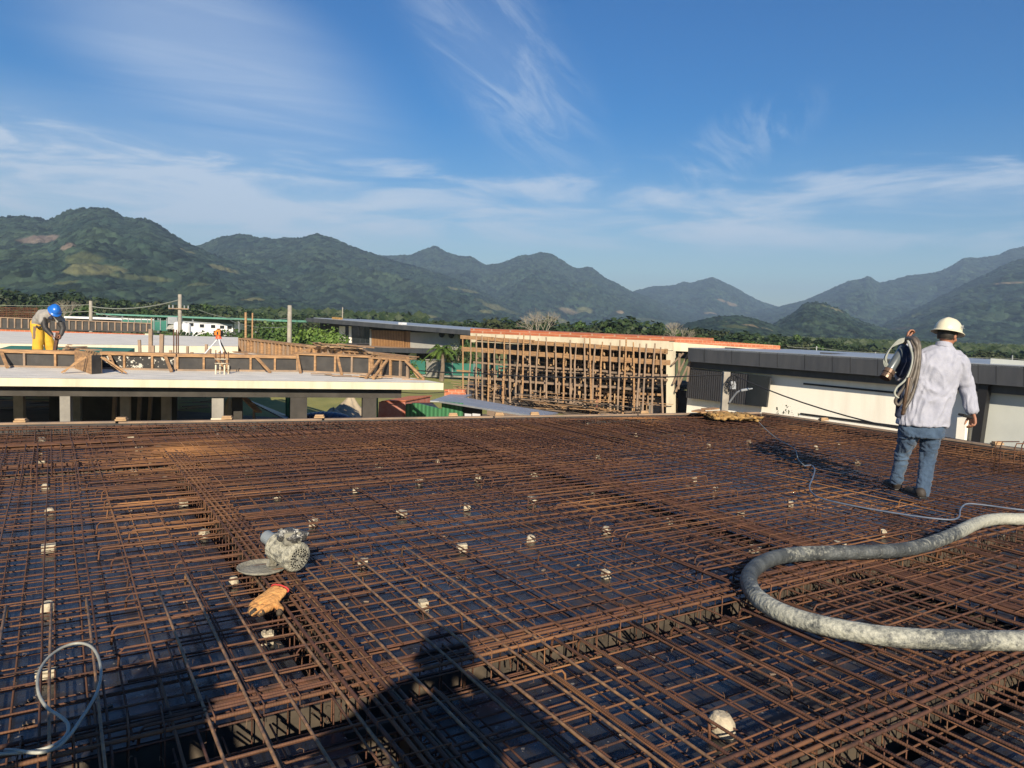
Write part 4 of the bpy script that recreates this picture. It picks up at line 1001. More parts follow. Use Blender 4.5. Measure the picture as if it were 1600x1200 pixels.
# ---------------- formwork walls on the slab
def fwall(label, P, Q, h, sp, m='black_ply', braces=(), post_w=.07, cap=.09, back=False, top_v=None):
    P = Vector(P); Q = Vector(Q); d = (Q - P).normalized(); n = Vector((d.y, -d.x, 0))
    if n.dot(-P) < 0: n = -n
    t = thing('formwork_wall', (P + Q) / 2, label, 'formwork'); ln = (Q - P).length
    MB().bar(P + Vector((0, 0, h / 2 + .01)), Q + Vector((0, 0, h / 2 + .01)), .02, h).build('panel', m, t)
    MB().bar(P + n * .05 + Vector((0, 0, h - .02)), Q + n * .05 + Vector((0, 0, h - .02)), .07, cap).build('rail', 'wood', t)
    MB().bar(P + n * .05 + Vector((0, 0, .03)), Q + n * .05 + Vector((0, 0, .03)), .06, .05).build('rail', 'wood_grey', t)
    MB().bar(P - n * .22 + Vector((0, 0, h + .01)), Q - n * .22 + Vector((0, 0, h + .01)), .26, .02).build('plank', 'wood', t)
    k = max(1, int(ln / sp))
    for i in range(k + 1):
        p = P + d * min(max(ln * i / k + rnd(-.04, .04), 0), ln) + n * .05
        MB().bar(p + Vector((0, 0, .055)), p + Vector((0, 0, h - cap / 2 - .022)), post_w * rnd(.8, 1.2), .055, up=d).build('stud', random.choice(['wood', 'wood', 'wood_grey']), t)
    for x, r_ in braces:
        p = P + d * (ln * x) + n * .10; q = p + n * r_ + d * .35
        MB().bar(p + Vector((0, 0, h - .04)), q + Vector((0, 0, .03)), .07, .05).build('brace', 'wood', t)
    return t
gl = lambda u, v: pz(u, v, 0.0)
fwall('black panelled formwork wall with timber studs in front of the yellow trousered worker', gl(-60, 572), gl(133, 576), .46, .72, braces=[(.33, .5)])
fwall('splattered black formwork wall between the box-out and the tripod', gl(158, 576.5), gl(276, 579.5), .47, .56, m='ply_splat', braces=[(.12, .5), (.86, .6)])
fwall('low black formwork wall with timber rail behind the rebar starter and tripod', gl(277, 579.5), gl(465, 581), .47, .56, braces=[(.3, .6), (.64, .6)])
fwall('taller black formwork wall with dark panels at the right end of the slab', gl(466, 581), gl(580, 586), .56, .55, braces=[(.0, .6), (.55, .6), (1.0, .9)], cap=.04)
fwall('long receding formwork wall with close timber studs behind the tripod', pz(375, 549, 0), pz(638, 590.5, 0), .60, .42, m='wood', braces=[(.55, 1.6), (.72, 1.2)], cap=.05)
fwall('short end formwork with raking timber props at the slab corner', gl(583, 587), gl(640, 591.5), .55, .28, braces=[(.25, 1.1), (.45, 1.1), (.98, -.1)], cap=.05)
t = thing('timber_prop', gl(650, 592), 'raking timber prop leaning against the right end of the formwork corner', 'prop')
a = gl(633, 592); MB().bar(a + Vector((0, 0, .52)), gl(663, 593.5) + Vector((0, 0, .02)), .08, .06).build('prop', 'wood', t); MB().bar(gl(628, 593), gl(664, 594.5), .08, .05).build('sole_plate', 'wood', t)
# box-out at x=133..158
t = thing('formwork_box', gl(140, 584), 'timber box of vertical boards jutting from the formwork, with sloping props both sides', 'formwork')
p0, p1, p2, p3 = gl(118, 576), gl(143, 585), gl(158, 584), gl(136, 575)
MB().bar(p0 + Vector((0, 0, .27)), p1 + Vector((0, 0, .27)), .04, .52).build('side_board', 'wood', t)
MB().bar(p3 + Vector((0, 0, .27)), p2 + Vector((0, 0, .27)), .04, .52).build('side_board', 'wood_pale', t)
MB().bar(p1 + Vector((0, 0, .25)), p2 + Vector((0, 0, .25)), .03, .48).build('front_board', 'black_ply', t)
for (u0, u1, vv) in [(130, 100, 583), (135, 96, 584), (158, 192, 584), (162, 198, 585)]:
    MB().bar(gl(u0, vv) + Vector((0, 0, .44)), gl(u1, vv) + Vector((0, 0, .03)), .07, .04).build('brace', 'wood', t)
for k in range(4): MB().bar(gl(120 + k * 6, 577 + k * 2) + Vector((0, 0, .56 + k * .012)), gl(150 + k * 3, 578 + k * 1.5) + Vector((0, 0, .57 + k * .012)), .09, .02).build('plank', 'wood_grey' if k % 2 else 'wood', t)
# plank piles
def pile(label, u0, v0, u1, v1, n, spread, hmax, m=('wood', 'wood_grey', 'wood_pale'), z0=0.0, ln=1.6, name='plank_pile', ends=None):
    a, b2_ = ends or (pz(u0, v0, z0), pz(u1, v1, z0)); t = thing(name, (a + b2_) / 2, label, 'planks')
    for k in range(n):
        c = a.lerp(b2_, rnd(0.1, .9)) + Vector((rnd(-spread, spread), rnd(-spread, spread), .02 + hmax * k / n)); an = math.atan2((b2_ - a).y, (b2_ - a).x) + rnd(-.35, .35)
        d = Vector((math.cos(an), math.sin(an), rnd(-.04, .04))) * ln * rnd(.35, .6); MB().bar(c - d, c + d, rnd(.06, .16), .025).build('plank', random.choice(m), t)
pile('heap of grey and tan planks right of the worker in yellow trousers', 103, 562, 135, 560, 12, .2, .42, ln=1.3)
pile('bundle of loose boards lying on the slab right of the tripod', 362, 556, 420, 566, 16, .35, .18, ln=2.0)
wr0, wr1 = pz(375, 549, 0), pz(638, 590.5, 0); pile('loose light timbers heaped on top of the receding formwork', 0, 0, 0, 0, 16, .22, .16, ln=1.7, ends=(wr0.lerp(wr1, .52) + Vector((0, 0, .62)), wr0.lerp(wr1, .84) + Vector((0, 0, .62))))
pile('thin scraps of timber lying along the slab in front of the dark panels', 500, 587, 610, 592, 9, .25, .04, ln=.5)
pile('stack of long boards in the shade under the slab at the far left', -20, 642, 90, 640, 26, .6, 1.3, z0=GZ, ln=2.6, m=('wood_grey', 'dark_shaded'))
pile('heap of timber and sheets lying in the shade under the slab', 120, 646, 230, 644, 24, .8, .9, z0=GZ, ln=2.2, m=('wood_grey', 'wood', 'dark_shaded'))
pile('tangled pile of pale offcuts between the columns under the slab', 290, 642, 335, 640, 26, .7, 1.9, z0=GZ, ln=1.5, m=('wood_grey', 'wood_pale', 'dark_shaded'))
for k_, (u, v, D) in enumerate([(215, 632, 27), (232, 632, 27.5), (176, 630, 26)]):
    b = py(u, 660, D); tp = py(u + 4, 616, D); MB().bar(Vector((b.x, D, GZ)), tp, .12, .1, up=(0, 1, 0)).build('timber_prop', 'wood_grey', label='leaning timber prop in the shade under the slab, %s' % ['second from the right', 'rightmost', 'leftmost'][k_], cat='prop', group='props under the slab')
wbk = Wall(py(0, 620, 40), py(80, 620, 40)); wbk.slab(MB(), [(-40, 611), (74, 612.5), (74, 626), (-40, 625)], .2).build('brick_wall', 'brick', label='low orange brick wall seen through the gap under the slab at the far left', cat='wall')
wbk.slab(MB(), [(203, 613), (220, 613), (220, 617), (203, 617)], .2).build('brick_wall', 'brick', label='small scrap of orange brickwork glimpsed under the slab left of the middle columns', cat='wall')
# props sticking up behind the front formwork
posts = [(219, 531, 562, .09), (235, 514, 562, .12), (240, 540, 563, .09), (252, 522, 562, .13), (267, 547, 566, .09), (293, 541, 566, .08), (300, 550, 566, .09), (322, 538, 562, .09), (326, 545, 568, .12), (237, 497, 540, .06), (384, 488, 540, .1), (394, 489, 540, .07)]
for i, (u, v0, v1, w_) in enumerate(posts):
    b = pz(u, v1, 0.0); tp = py(u, v0, b.y); m_ = MB().bar(b, Vector((b.x + rnd(-.03, .03), b.y, tp.z)), w_, w_ * .7, up=(0, 1, 0)); m_.build('timber_post', 'wood_grey' if i < 10 else 'wood', label='upright rough timber post on the slab, %s from the left' % ['first', 'second', 'fifth', 'sixth', 'seventh', 'eighth', 'ninth', 'tenth', 'eleventh', 'third', 'tall one farthest right but one', 'thin one farthest right'][i], cat='post', group='timber posts standing on the slab')
t = thing('starter_bars', pz(275, 566, 0), 'three brown starter bars standing together on the slab behind the rail', 'rebar')
for u in (271.5, 275.5, 278.5):
    b = pz(u, 566, 0); tp = py(u, 513 + rnd(0, 7), b.y); MB().tube([b, tp], .022, 5).build('bar', 'rust', t)
# cream rebar column starter in front of the rail
t = thing('column_starter', gl(346, 585), 'concrete-splashed column rebar standing at the slab edge below the tripod', 'rebar cage')
c = gl(345, 585)
for dx, dy in ((-.14, 0), (.1, 0), (-.1, .2), (.13, .2)):
    q = c + Vector((dx, dy, 0)); MB().tube([q, q + Vector((0, 0, .62 + rnd(0, .12)))], .014, 5).build('bar', 'rust', t); MB().tube([q, q + Vector((0, 0, .26))], .022, 5).build('concrete_crust', 'cream_concrete', t)
for z_ in (.12, .3, .42): MB().tube([c + Vector((-.16, -.01, z_)), c + Vector((.13, -.01, z_)), c + Vector((.15, .22, z_)), c + Vector((-.11, .22, z_)), c + Vector((-.16, -.01, z_))], .008, 4).build('tie', 'cream_concrete' if z_ > .2 else 'rust', t)
# laser level on its tripod
D_ = 22.6; c = py(341.5, 521, D_)
t = thing('laser_level', (c.x, c.y, SZ), 'orange and black levelling laser on a tripod on the neighbouring slab', 'laser level')
hd = MB().box((c.x, c.y, c.z), (.20, .16, .12)); hd.box((c.x, c.y, c.z + .085), (.14, .12, .06)); hd.build('body', 'orange', t, bevel=.015)
w_ = MB().box((c.x - .105, c.y - .02, c.z), (.02, .17, .16)).box((c.x + .105, c.y - .02, c.z), (.02, .17, .16)).box((c.x, c.y - .085, c.z + .01), (.05, .01, .09)); w_.build('guard', 'black', t)
MB().tube([(c.x, c.y, c.z + .11), (c.x, c.y, c.z + .15)], .04, 10).build('rotor_window', 'glass_dark', t)
MB().tube([(c.x, c.y, c.z - .16), (c.x, c.y, c.z - .06)], [.10, .06], 10).build('tripod_head', 'red_orange', t)
for (u, v, col) in [(318, 555, 'white_paint'), (355, 555, 'black'), (347, 552, 'white_paint')]:
    q = py(u, v, D_ + (-.5 if u == 347 else 0)); MB().bar((c.x, c.y, c.z - .14), q, .04, .03).build('leg', col, t)
# far formwork + brick course on the back slab edge
D0, D1 = pz(-60, 516, .1).y, pz(235, 528.5, .1).y
wl = Wall(py(-60, 500, 44), py(235, 500, 46))
t = thing('brick_parapet', wl.z(90, .1), 'low red brick course along the far edge of the white slab at left', 'wall')
wl.rect(MB(), -60, 226, 512.5, 522, 519.5, 529.5, .25).build('bricks', 'brick', t)
wl.rect(MB(), 226.2, 239, 521, 521.8, 530, 530.8, .3, .01).build('end_block', 'cream_concrete', t)
t = thing('formwork_wall', wl.z(90, .4), 'long row of small black formwork panels with grey studs behind the worker', 'formwork')
wl.rect(MB(), -60, 236, 493, 504.5, 511.8, 519, .05, -.02).build('panel', 'black_ply', t)
wl.rect(MB(), -60, 236, 493, 504.5, 494.5, 506, .06, .06).build('rail', 'wood_grey', t); wl.rect(MB(), -60, 236, 510.5, 518, 512.3, 519.8, .06, .06).build('rail', 'black_ply', t)
u = -56.0
while u < 236:
    f = (u + 60) / 296; w_ = 2.2 if u < 120 else 1.9
    wl.rect(MB(), u, u + w_, 494.6 + 11.5 * f, 494.7 + 11.5 * f, 510.4 + 7.4 * f, 510.5 + 7.4 * f, .05, .055).build('stud', 'wood_grey', t); u += 11.3 - 1.6 * f
# rebar fence-like column cages behind that wall at the far left
t = thing('rebar_cages', wl.z(25, .9), 'rusty rebar cages rising behind the far panel wall at the left edge', 'rebar cage')
for k in range(7):
    v = 481 + k * 2.6; p, q = wl.at(-40, v - 1, -2), wl.at(60 if k < 5 else 52, v + 1, -2); MB().tube([p, q], .03, 4).build('long_bar', 'rust', t)
for k in range(26):
    u = -30 + k * 3.5 + rnd(-1, 1); MB().tube([wl.at(u, 479 + rnd(0, 5), -2), wl.at(u + rnd(-2, 2), 500, -2)], .02, 4).build('stirrup', 'rust', t)

# ---------------- background left: trailers, green roof, fence
wt = Wall(py(190, 500, 92), py(390, 500, 92))
t = thing('site_cabin', wt.z(330, GZ), 'long white site cabin with five small dark windows beyond the slab', 'cabin')
wt.rect(MB(), 284, 364, 503, 508, 525, 525, 2.6).build('wall', 'white_paint', t)
for (u, v) in [(299, 507), (315.5, 509), (333, 510), (347, 511), (358.5, 511.5)]:
    fr = wt.rect(MB(), u - 4, u + 4, v - 3, v - 2.7, v + 3, v + 3.3, .05, .04).build('window', 'white_paint', t); wt.rect(MB(), u - 3.4, u + 3.4, v - 2.5, v - 2.3, v + 2.5, v + 2.7, .05, .06).build('pane', 'glass_dark', fr)
wt.rect(MB(), 283, 365, 501.5, 506.5, 503.2, 508.2, 2.7, .05).build('roof', 'zinc', t)
MB().box(tuple(wt.at(352, 519, .4)), (2.0, .5, .15)).build('step', 'zinc', t)
t = thing('site_cabin', wt.z(372, GZ), 'low white cabin end half hidden under the green roof', 'cabin')
wt.rect(MB(), 366, 386, 505, 507, 514, 516, 2.0).build('wall', 'white_paint', t); wt.rect(MB(), 365, 388, 503.8, 505.8, 505, 507, 2.1, .1).build('roof', 'zinc', t)
t = thing('shed', wt.z(350, GZ, 4), 'open shed under a long thin pale green sheet roof behind the white cabin', 'shed')
ws = Wall(py(150, 500, 104), py(460, 500, 84))
wr = MB(); ws.rect(wr, 150, 452, 489.5, 500, 491.5, 503, 9.0).build('roof', 'green_roof', t)
for u in (166, 190, 246, 300, 372, 398, 425): ws.rect(MB(), u, u + 1.3, 491.6 + (u - 150) * .037, 491.6 + (u - 150) * .037, 520, 520, .15, -.3).build('post', 'zinc', t)
ws.rect(MB(), 285, 365, 497, 499.5, 503, 506, .1, -3).build('clutter', 'grey_wall', t)
t = thing('mesh_fence', wt.z(220, GZ), 'dark green netting fence between posts left of the white cabin', 'fence')
wt.rect(MB(), 190, 262, 499, 501, 515, 517, .04, 1.0).build('netting', 'green_mesh', t)
for k in range(8): wt.rect(MB(), 190 + k * 10, 191 + k * 10, 497.5, 497.6, 516, 516, .06, 1.1).build('post', 'zinc', t)
t = thing('flat_roof_house', wt.z(160, GZ, -6), 'low pale flat roofed building seen over the black panels at left', 'building')
wt.rect(MB(), 100, 240, 494, 499, 497, 502, 5, -6).build('roof', 'white_paint', t); wt.rect(MB(), 104, 236, 497.2, 502.2, 512, 516, 4.5, -6.4).build('wall', 'dark_shaded', t)
def tank(u, vt, vb, D, w_, label):
    p = py(u, vb, D); h = py(u, vt, D).z - p.z; t = thing('water_tank', p, label, 'tank', 'white cylindrical tanks'); b = MB(); b.tube([p, p + Vector((0, 0, h * .12)), p + Vector((0, 0, h * .8)), p + Vector((0, 0, h * .95)), p + Vector((0, 0, h))], [w_ * .45, w_ * .5, w_ * .5, w_ * .4, w_ * .15], 14).build('tank', 'white_paint', t, smooth=True)
    MB().tube([p + Vector((0, 0, h)), p + Vector((0, 0, h * 1.08))], w_ * .12, 8).build('lid', 'zinc', t)
tank(277, 503, 524, 85, .8, 'narrow white tank left of the double pole')
tank(290.5, 505, 525, 84, 1.1, 'wide white tank right of the double pole')
t = thing('container_box', py(268, 515, 84), 'stacked pale grey crates left of the utility pole with crossarm', 'crate')
wt.rect(MB(), 262, 277, 495, 496, 506, 507, 1.4, 5).build('upper_crate', 'zinc', t); wt.slab(MB(), [(259, 514), (264, 508), (277, 507.5), (277, 515)], 1.4, 5.2).build('lower_crate', 'grey_wall', t)
# ---------------- utility poles and wires
def pole(u, vt, vb, D, r, label, arms=()):
    b = py(u, vb, D); b.z = GZ; tp = py(u, vt, D); t = thing('utility_pole', b, label, 'utility pole'); MB().tube([b, Vector((b.x, b.y, tp.z))], [r * 1.15, r * .85], 9).build('pole', 'pole_concrete', t, smooth=True)
    for dz, hw in arms:
        c = Vector((b.x, b.y - r - .05, tp.z - dz)); MB().bar(c - Vector((hw, 0, 0)), c + Vector((hw, 0, 0)), .1, .1).build('crossarm', 'wood_grey', t)
        for k in (-1, -.6, .6, 1): MB().tube([c + Vector((hw * k * .95, 0, .05)), c + Vector((hw * k * .95, 0, .32))], .07, 6).build('insulator', 'zinc', t)
    return tp
w1 = pole(142, 470, 500, 78, .19, 'concrete utility pole right of the blue helmet')
w2 = pole(281, 460, 525, 70, .19, 'concrete utility pole with a crossarm beside the white cabin', arms=[(1.35, .95)])
w3 = pole(452, 477, 535, 52, .165, 'plain tall concrete post right of the green tree')
pole(535, 480, 500, 150, .12, 'distant thin pole above the dark house roof')
def wire(label, pts, drop, r=.02, m='cable_grey', name='power_line'):
    for k in range(len(pts) - 1): pass
    b = MB()
    for k in range(len(pts) - 1): b.tube(sag(pts[k], pts[k + 1], drop), r, 4)
    b.build(name, m, label=label, cat='power line')
wire('thick cable rising from the left pole to the pole with the crossarm', [w1 - Vector((0, 0, .6)), w2 - Vector((0, 0, .5))], .5, .05)
wire('upper wire from the left edge of the photo to the left pole', [py(-60, 474, 80), w1 - Vector((0, 0, .4))], .2, .025)
wire('lower wire from the left edge passing behind the blue helmet', [py(-60, 480, 78), w1 - Vector((0, 0, 1.1)), py(240, 497, 74)], .3, .03)
wire('thin wire from the crossarm pole to the plain tall post', [py(310, 484, 70), w3 - Vector((0, 0, .9))], .5, .02)
wire('thin wires sagging from the plain tall post towards the left', [w3 - Vector((0, 0, 1.5)), py(360, 501, 70)], .3, .02)
wire('thin wire falling from the left pole to the green netting', [w1 - Vector((0, 0, .5)), py(188, 497, 82), py(262, 500, 85)], .3, .02)
# ---------------- modern dark house
wh = Wall(py(500, 500, 88), py(735, 500, 72))
H = thing('modern_house', wh.z(620, GZ), 'modern two storey house with dark flat roof and brown slatted panel', 'house')
wh.rect(MB(), 478, 737, 496.5, 516.5, 502.5, 524, 9.0, 2.2).build('roof', 'fascia', H)
wh.rect(MB(), 490, 734, 496.2, 515.4, 496.9, 516.3, 8.0, 1.8).build('roof_trim', 'roof_grey', H)
wh.rect(MB(), 500, 720, 503, 520.5, 540, 550, 7).build('wall', 'dark_shaded', H)
wh.rect(MB(), 641, 716, 519, 521, 543.5, 547, 4, .3).build('side_wall', 'grey_wall', H)
w_ = wh.rect(MB(), 529, 578, 508, 511, 537, 538, .1, .12).build('window', 'fascia', H)
for (u0, u1, m_) in [(530, 539, 'white_wall'), (540, 544, 'glass_dark'), (545, 549, 'white_wall'), (551, 562, 'glass_dark'), (563, 570, 'glass_dark'), (571, 577, 'glass_dark')]: wh.rect(MB(), u0, u1, 509.5, 510, 535.5, 536, .05, .16).build('pane', m_, w_)
wh.rect(MB(), 580, 632, 515.5, 517.5, 542, 542.8, .15, .35).build('slatted_panel', 'slats', H)
wh.rect(MB(), 633.5, 641, 517.5, 518, 542.8, 543, .12, .3).build('slatted_panel', 'slats', H)
wh.rect(MB(), 577.5, 579.8, 514, 514, 540, 540, .15, .4).build('wall_pier', 'grey_wall', H)
# terrace and lower storey
wh.rect(MB(), 478, 672, 540.5, 545, 546.5, 552.5, 3.4, 2.6).build('terrace_slab', 'fascia', H)
a0, a1 = wh.at(482, 536.5, 2.6), wh.at(650, 545, 2.6); MB().hexa([a0 - Vector((0, 0, .05)), a1 - Vector((0, 0, .05)), a1 + wh.n * -2.6 - Vector((0, 0, .05)), a0 + wh.n * -2.6 - Vector((0, 0, .05))], [a0, a1, a1 - wh.n * 2.6, a0 - wh.n * 2.6]).build('terrace_floor', 'tan_floor', H)
wh.rect(MB(), 560, 680, 549, 550, 572, 576, 3, .4).build('lower_wall', 'dark_shaded', H)
for (u0, u1) in [(575, 593), (603, 616), (622, 650)]: wh.slab(MB(), [(u0, 566 if u0 > 600 else 568), (u0 + (u1 - u0) * .75, 551), (u1, 551.5), (u1, 570)], .1, .6).build('lower_pier', 'white_wall', H)
for (u, v) in [(690, 522), (705, 523)]: MB().ball(wh.at(u, v, .5), .3, .3, .35, 8, 6).build('wall_lamp', 'black', H)
MB().bar(wh.at(522, 497, 1.5), wh.at(532, 498, 1.5), .6, .25).build('roof_box', 'yellow_rope', H); MB().bar(wh.at(626, 505.5, 1.5), wh.at(632, 506, 1.5), .6, .25).build('roof_box', 'white_paint', H)
# ---------------- green tree, palm, shrubs near the house
def big(u, vt, D, leafm, R, H_, label, seed, sx=1.0, name='broadleaf_tree', n=1700, leafs=.2, lobes=16):
    n = int(n * 2.2); leafs *= .62; lobes = int(lobes * 1.4)
    b = py(u, vt, D); h = b.z - GZ; o = thing(name, (b.x, D, GZ), label, 'tree' if h > 1.6 else 'shrub')
    s = h / (H_ + .5); cm = crown_mesh('crown', leafm, lobes, R, H_, .25, n, leafs, seed); mx_ = max(p[2] for p in cm.v)
    cm.v = [(p[0] * s * sx + b.x, p[1] * s + D, p[2] * h / mx_ + GZ) for p in cm.v]; cm.build('crown', leafm, o)
    MB().tube([(b.x, D, GZ - .1), (b.x + .1, D, GZ + h * .6)], [.16 * s, .08 * s], 6).build('trunk', 'bark', o); return o
big(395, 499, 66, 'leaf_dark', 3.2, 4.2, 'dark rounded tree left of the plain tall post', 31, 1.3)
big(428, 501, 60, 'leaf_mid', 3.4, 4.2, 'broad green tree directly behind the plain tall post', 32, 1.35)
big(478, 497, 62, 'leaf_mid', 3.6, 4.6, 'full green tree in front of the dark house', 33, 1.2, n=2400)
big(505, 507, 57, 'leaf_light', 3.0, 3.8, 'light green tree with spreading boughs just left of the house windows', 34, 1.25, n=1500)
big(250, 517, 60, 'leaf_mid', 2, 2.6, 'low green shrub left of the crossarm pole', 35, 1.6, n=900, name='shrub'); big(303, 515, 62, 'leaf_dark', 2, 2.6, 'dark round shrub right of the white tanks', 36, 1.2, n=900, name='shrub')
big(325, 518, 60, 'leaf_light', 1.6, 2.4, 'bright green shrub just left of the levelling laser', 37, 1.2, n=700, name='shrub'); big(220, 522, 62, 'leaf_olive', 2, 2.4, 'olive shrub in front of the green netting', 38, 1.4, n=700, name='shrub')
big(735, 528, 68, 'leaf_mid', 2.4, 3.4, 'green bush between the palm and the propped building', 39, .9, n=1200, name='shrub'); big(716, 533, 64, 'leaf_olive', 2.2, 3, 'dull green bush just right of the palm', 40, .8, n=1000, name='shrub')
big(655, 559, 63, 'leaf_light', 2.0, 2.0, 'low hedge bush on the green fence left of the pillar', 41, 1.6, n=700, name='shrub'); big(742, 560, 63, 'leaf_mid', 2.0, 2.0, 'creeper bush hanging over the green fence right of the pillar', 42, 1.8, n=900, name='shrub')
def palm(u, vt, vb, D, L_, label, n=17, seed=1):
    rg = random.Random(seed); b = py(u, vb, D); tp = py(u, vt, D); o = thing('palm_tree', (b.x, D, GZ), label, 'palm'); MB().tube([(b.x, D, GZ - .1), (b.x + .1, D, (tp.z + GZ) / 2), (b.x, D, tp.z)], [.22, .15, .12], 8).build('trunk', 'bark', o)
    fr = MB(); c = Vector((b.x, D, tp.z))
    for k in range(n):
        an = 6.283 * k / n + rg.uniform(-.2, .2); el_ = rg.uniform(.15, 1.25); d = Vector((math.cos(an) * math.cos(el_), math.sin(an) * math.cos(el_), math.sin(el_))); pts = [c + d * L_ * s - Vector((0, 0, 1)) * (L_ * .75 * s * s) for s in (0, .2, .4, .6, .8, 1)]
        fr.tube(pts, .02, 3)
        for j in range(26):
            s = .12 + .88 * j / 26; i_ = min(4, int(s * 5)); p = pts[i_].lerp(pts[i_ + 1], s * 5 - i_); tg = (pts[i_ + 1] - pts[i_]).normalized(); sd = tg.cross(Vector((0, 0, 1))).normalized()
            for sg in (-1, 1):
                e = p + (sd * sg * .8 + tg * .6 - Vector((0, 0, .35))) * L_ * .26 * (1 - s * .5); w2_ = tg * .045; fr.poly([p - w2_, p + w2_, e])
    fr.build('fronds', 'leaf_light', o)
palm(690, 548, 575, 58, 1.7, 'small palm with arching light green fronds in front of the dark house')
palm(726, 548, 575, 70, 1.5, 'second small palm half hidden by bushes left of the propped building', seed=4)
# ---------------- green fence, pillar, kerb
wf = Wall(py(600, 560, 64), py(780, 560, 58))
t = thing('green_fence', wf.z(700, GZ), 'green netting fence on a low wall along the far side of the lawn', 'fence')
wf.rect(MB(), 620, 664, 562, 564, 583, 584.5, .05).build('netting', 'green_mesh', t); wf.rect(MB(), 686, 790, 566, 571, 585.5, 589.5, .05).build('netting', 'green_mesh', t)
wf.rect(MB(), 620, 790, 584, 589.8, 586.5, 592.5, .2, .1).build('footing', 'grey_concrete', t)
for u in (640, 706, 722, 740, 760): wf.rect(MB(), u, u + .9, 562 + (u - 620) * .04, 562 + (u - 620) * .04, 585, 588, .06, .06).build('post', 'zinc', t)
t = thing('concrete_pillar', wf.z(675, GZ), 'weathered concrete pillar with a cap standing in the green fence', 'pillar')
wf.rect(MB(), 666, 684, 563, 563.6, 589, 589.5, .8, .5).build('shaft', 'grey_concrete', t); wf.rect(MB(), 664.6, 685.4, 561.3, 562, 563, 563.6, 1.0, .6).build('cap', 'grey_concrete', t)
# ---------------- yard things below: sand, tarp roof, rubble, green shed, container
def heap(u, v, D, rx, h, m, label, name, seed=1, ry=None):
    c = py(u, v, D); c.z = GZ; b = MB(); n = 26; rg = random.Random(seed); i0 = 0; ry = ry or rx
    for k in range(9):
        s = k / 8
        for j in range(n):
            a_ = 6.283 * j / n; q = 1 + .25 * noise.noise(Vector((math.cos(a_) * 1.5, math.sin(a_) * 1.5, seed))); z_ = h * (1 - s) ** 1.15 * (1 + .25 * noise.noise(Vector((s * 3, a_, seed))))
            b.v.append((c.x + rx * s * q * math.cos(a_), c.y + ry * s * q * math.sin(a_), GZ + z_ if k < 8 else GZ - .05))
    for k in range(8):
        for j in range(n): b.f.append((k * n + j, (k + 1) * n + j, (k + 1) * n + (j + 1) % n, k * n + (j + 1) % n))
    return b.build(name, m, smooth=True, label=label, cat='heap')
heap(546, 650, 33, 1.3, 1.25, 'sand', 'pointed heap of pale sand behind the second column from the right', 'sand_heap', 3)
heap(521, 652, 32, 1.2, .75, 'sand', 'smaller sand heap merging into the left of the pointed one', 'sand_heap', 5)
heap(360, 655, 27, 1.0, 1.6, 'sand', 'pile of rubble and sacks between the columns below the slab', 'rubble_heap', 8)
p = py(425, 640, 30)
t = thing('low_roof', (p.x, p.y, GZ), 'dark blue ribbed sheet roof sloping below the slab', 'roof')
a = [py(390, 625, 31), py(397, 630, 27), py(446, 655, 27), py(452, 650, 31)]; MB().hexa([q - Vector((0, 0, .05)) for q in a], a).build('sheet', 'blue_tarp', t)
for q in (a[1], a[2]): MB().tube([Vector((q.x, q.y, GZ)), q - Vector((0, 0, .05))], .05, 6).build('post', 'wood_grey', t)
a_, b_ = py(382, 622, 26), py(405, 644, 25.4); MB().bar(a_, b_, .22, .05).build('plank', 'wood', label='tan plank leaning between the columns above the blue roof', cat='plank')
t = thing('blue_drum', py(510, 656, 29), 'blue grey tarpaulin roll at the foot of the sand heap', 'tarpaulin'); c = py(510, 654, 29); MB().ball(c, 1.0, .5, .28, 16, 8).build('tarpaulin', 'blue_tarp', t, smooth=True)
for (u0, u1, D, l_) in [(446, 455, 30, 'narrow green corrugated sheet standing left of the wide column'), (588, 590.5, 27, 'thin green sheet edge beside the rightmost column')]:
    wq = Wall(py(u0, 600, D), py(u1 + 10, 600, D)); wq.rect(MB(), u0, u1, 614, 614, 658, 658, .05).build('metal_sheet', 'green_sheet', label=l_, cat='sheet')
wc = Wall(py(590, 640, 27), py(640, 640, 26.6))
t = thing('container', wc.z(612, GZ), 'faded red and pink steel container under the slab end', 'container'); wc.slab(MB(), [(592, 628), (633, 627), (633, 665), (590, 665)], 2.2).build('body', 'red_container', t); wc.slab(MB(), [(596, 626.5), (634, 625.5), (634, 627.2), (594, 628.2)], 2.3, .05).build('roof', 'brick', t)
wg = Wall(py(633, 640, 24.5), py(722, 640, 23))
t = thing('green_shed', wg.z(680, GZ), 'green corrugated shed with a long grey sheet roof running right', 'shed')
wg.slab(MB(), [(634, 631), (652, 630), (688, 639), (690, 666), (633, 666)], .06).build('side_wall', 'green_sheet', t)
wg.slab(MB(), [(690, 627), (722, 630), (722, 666), (690, 666)], .06, .1).build('front_wall', 'green_sheet', t)
wg.slab(MB(), [(722.3, 632), (752, 638), (752, 668), (722.3, 668)], .05, .05).build('black_wall', 'black_ply', t)
wg.slab(MB(), [(762, 640), (785, 644), (785, 668), (762, 668)], .06, .12).build('end_wall', 'green_sheet', t)
for (u0, u1, v) in [(726, 735, 646), (738, 749, 646)]: wg.slab(MB(), [(u0, v), (u1, v + 1), (u1, 668), (u0, 668)], .05, .35).build('white_board', 'white_paint', t)
a = [wg.at(686, 626.5, .35), wg.at(762, 638.5, .5), wg.at(845, 651, .6)]; bk = [py(716, 619, 31), py(800, 634, 28.5), py(872, 645, 27)]
for i in range(2): MB().hexa([a[i] - Vector((0, 0, .05)), a[i + 1] - Vector((0, 0, .05)), bk[i + 1] - Vector((0, 0, .05)), bk[i] - Vector((0, 0, .05))], [a[i], a[i + 1], bk[i + 1], bk[i]]).build('roof', 'zinc', t)
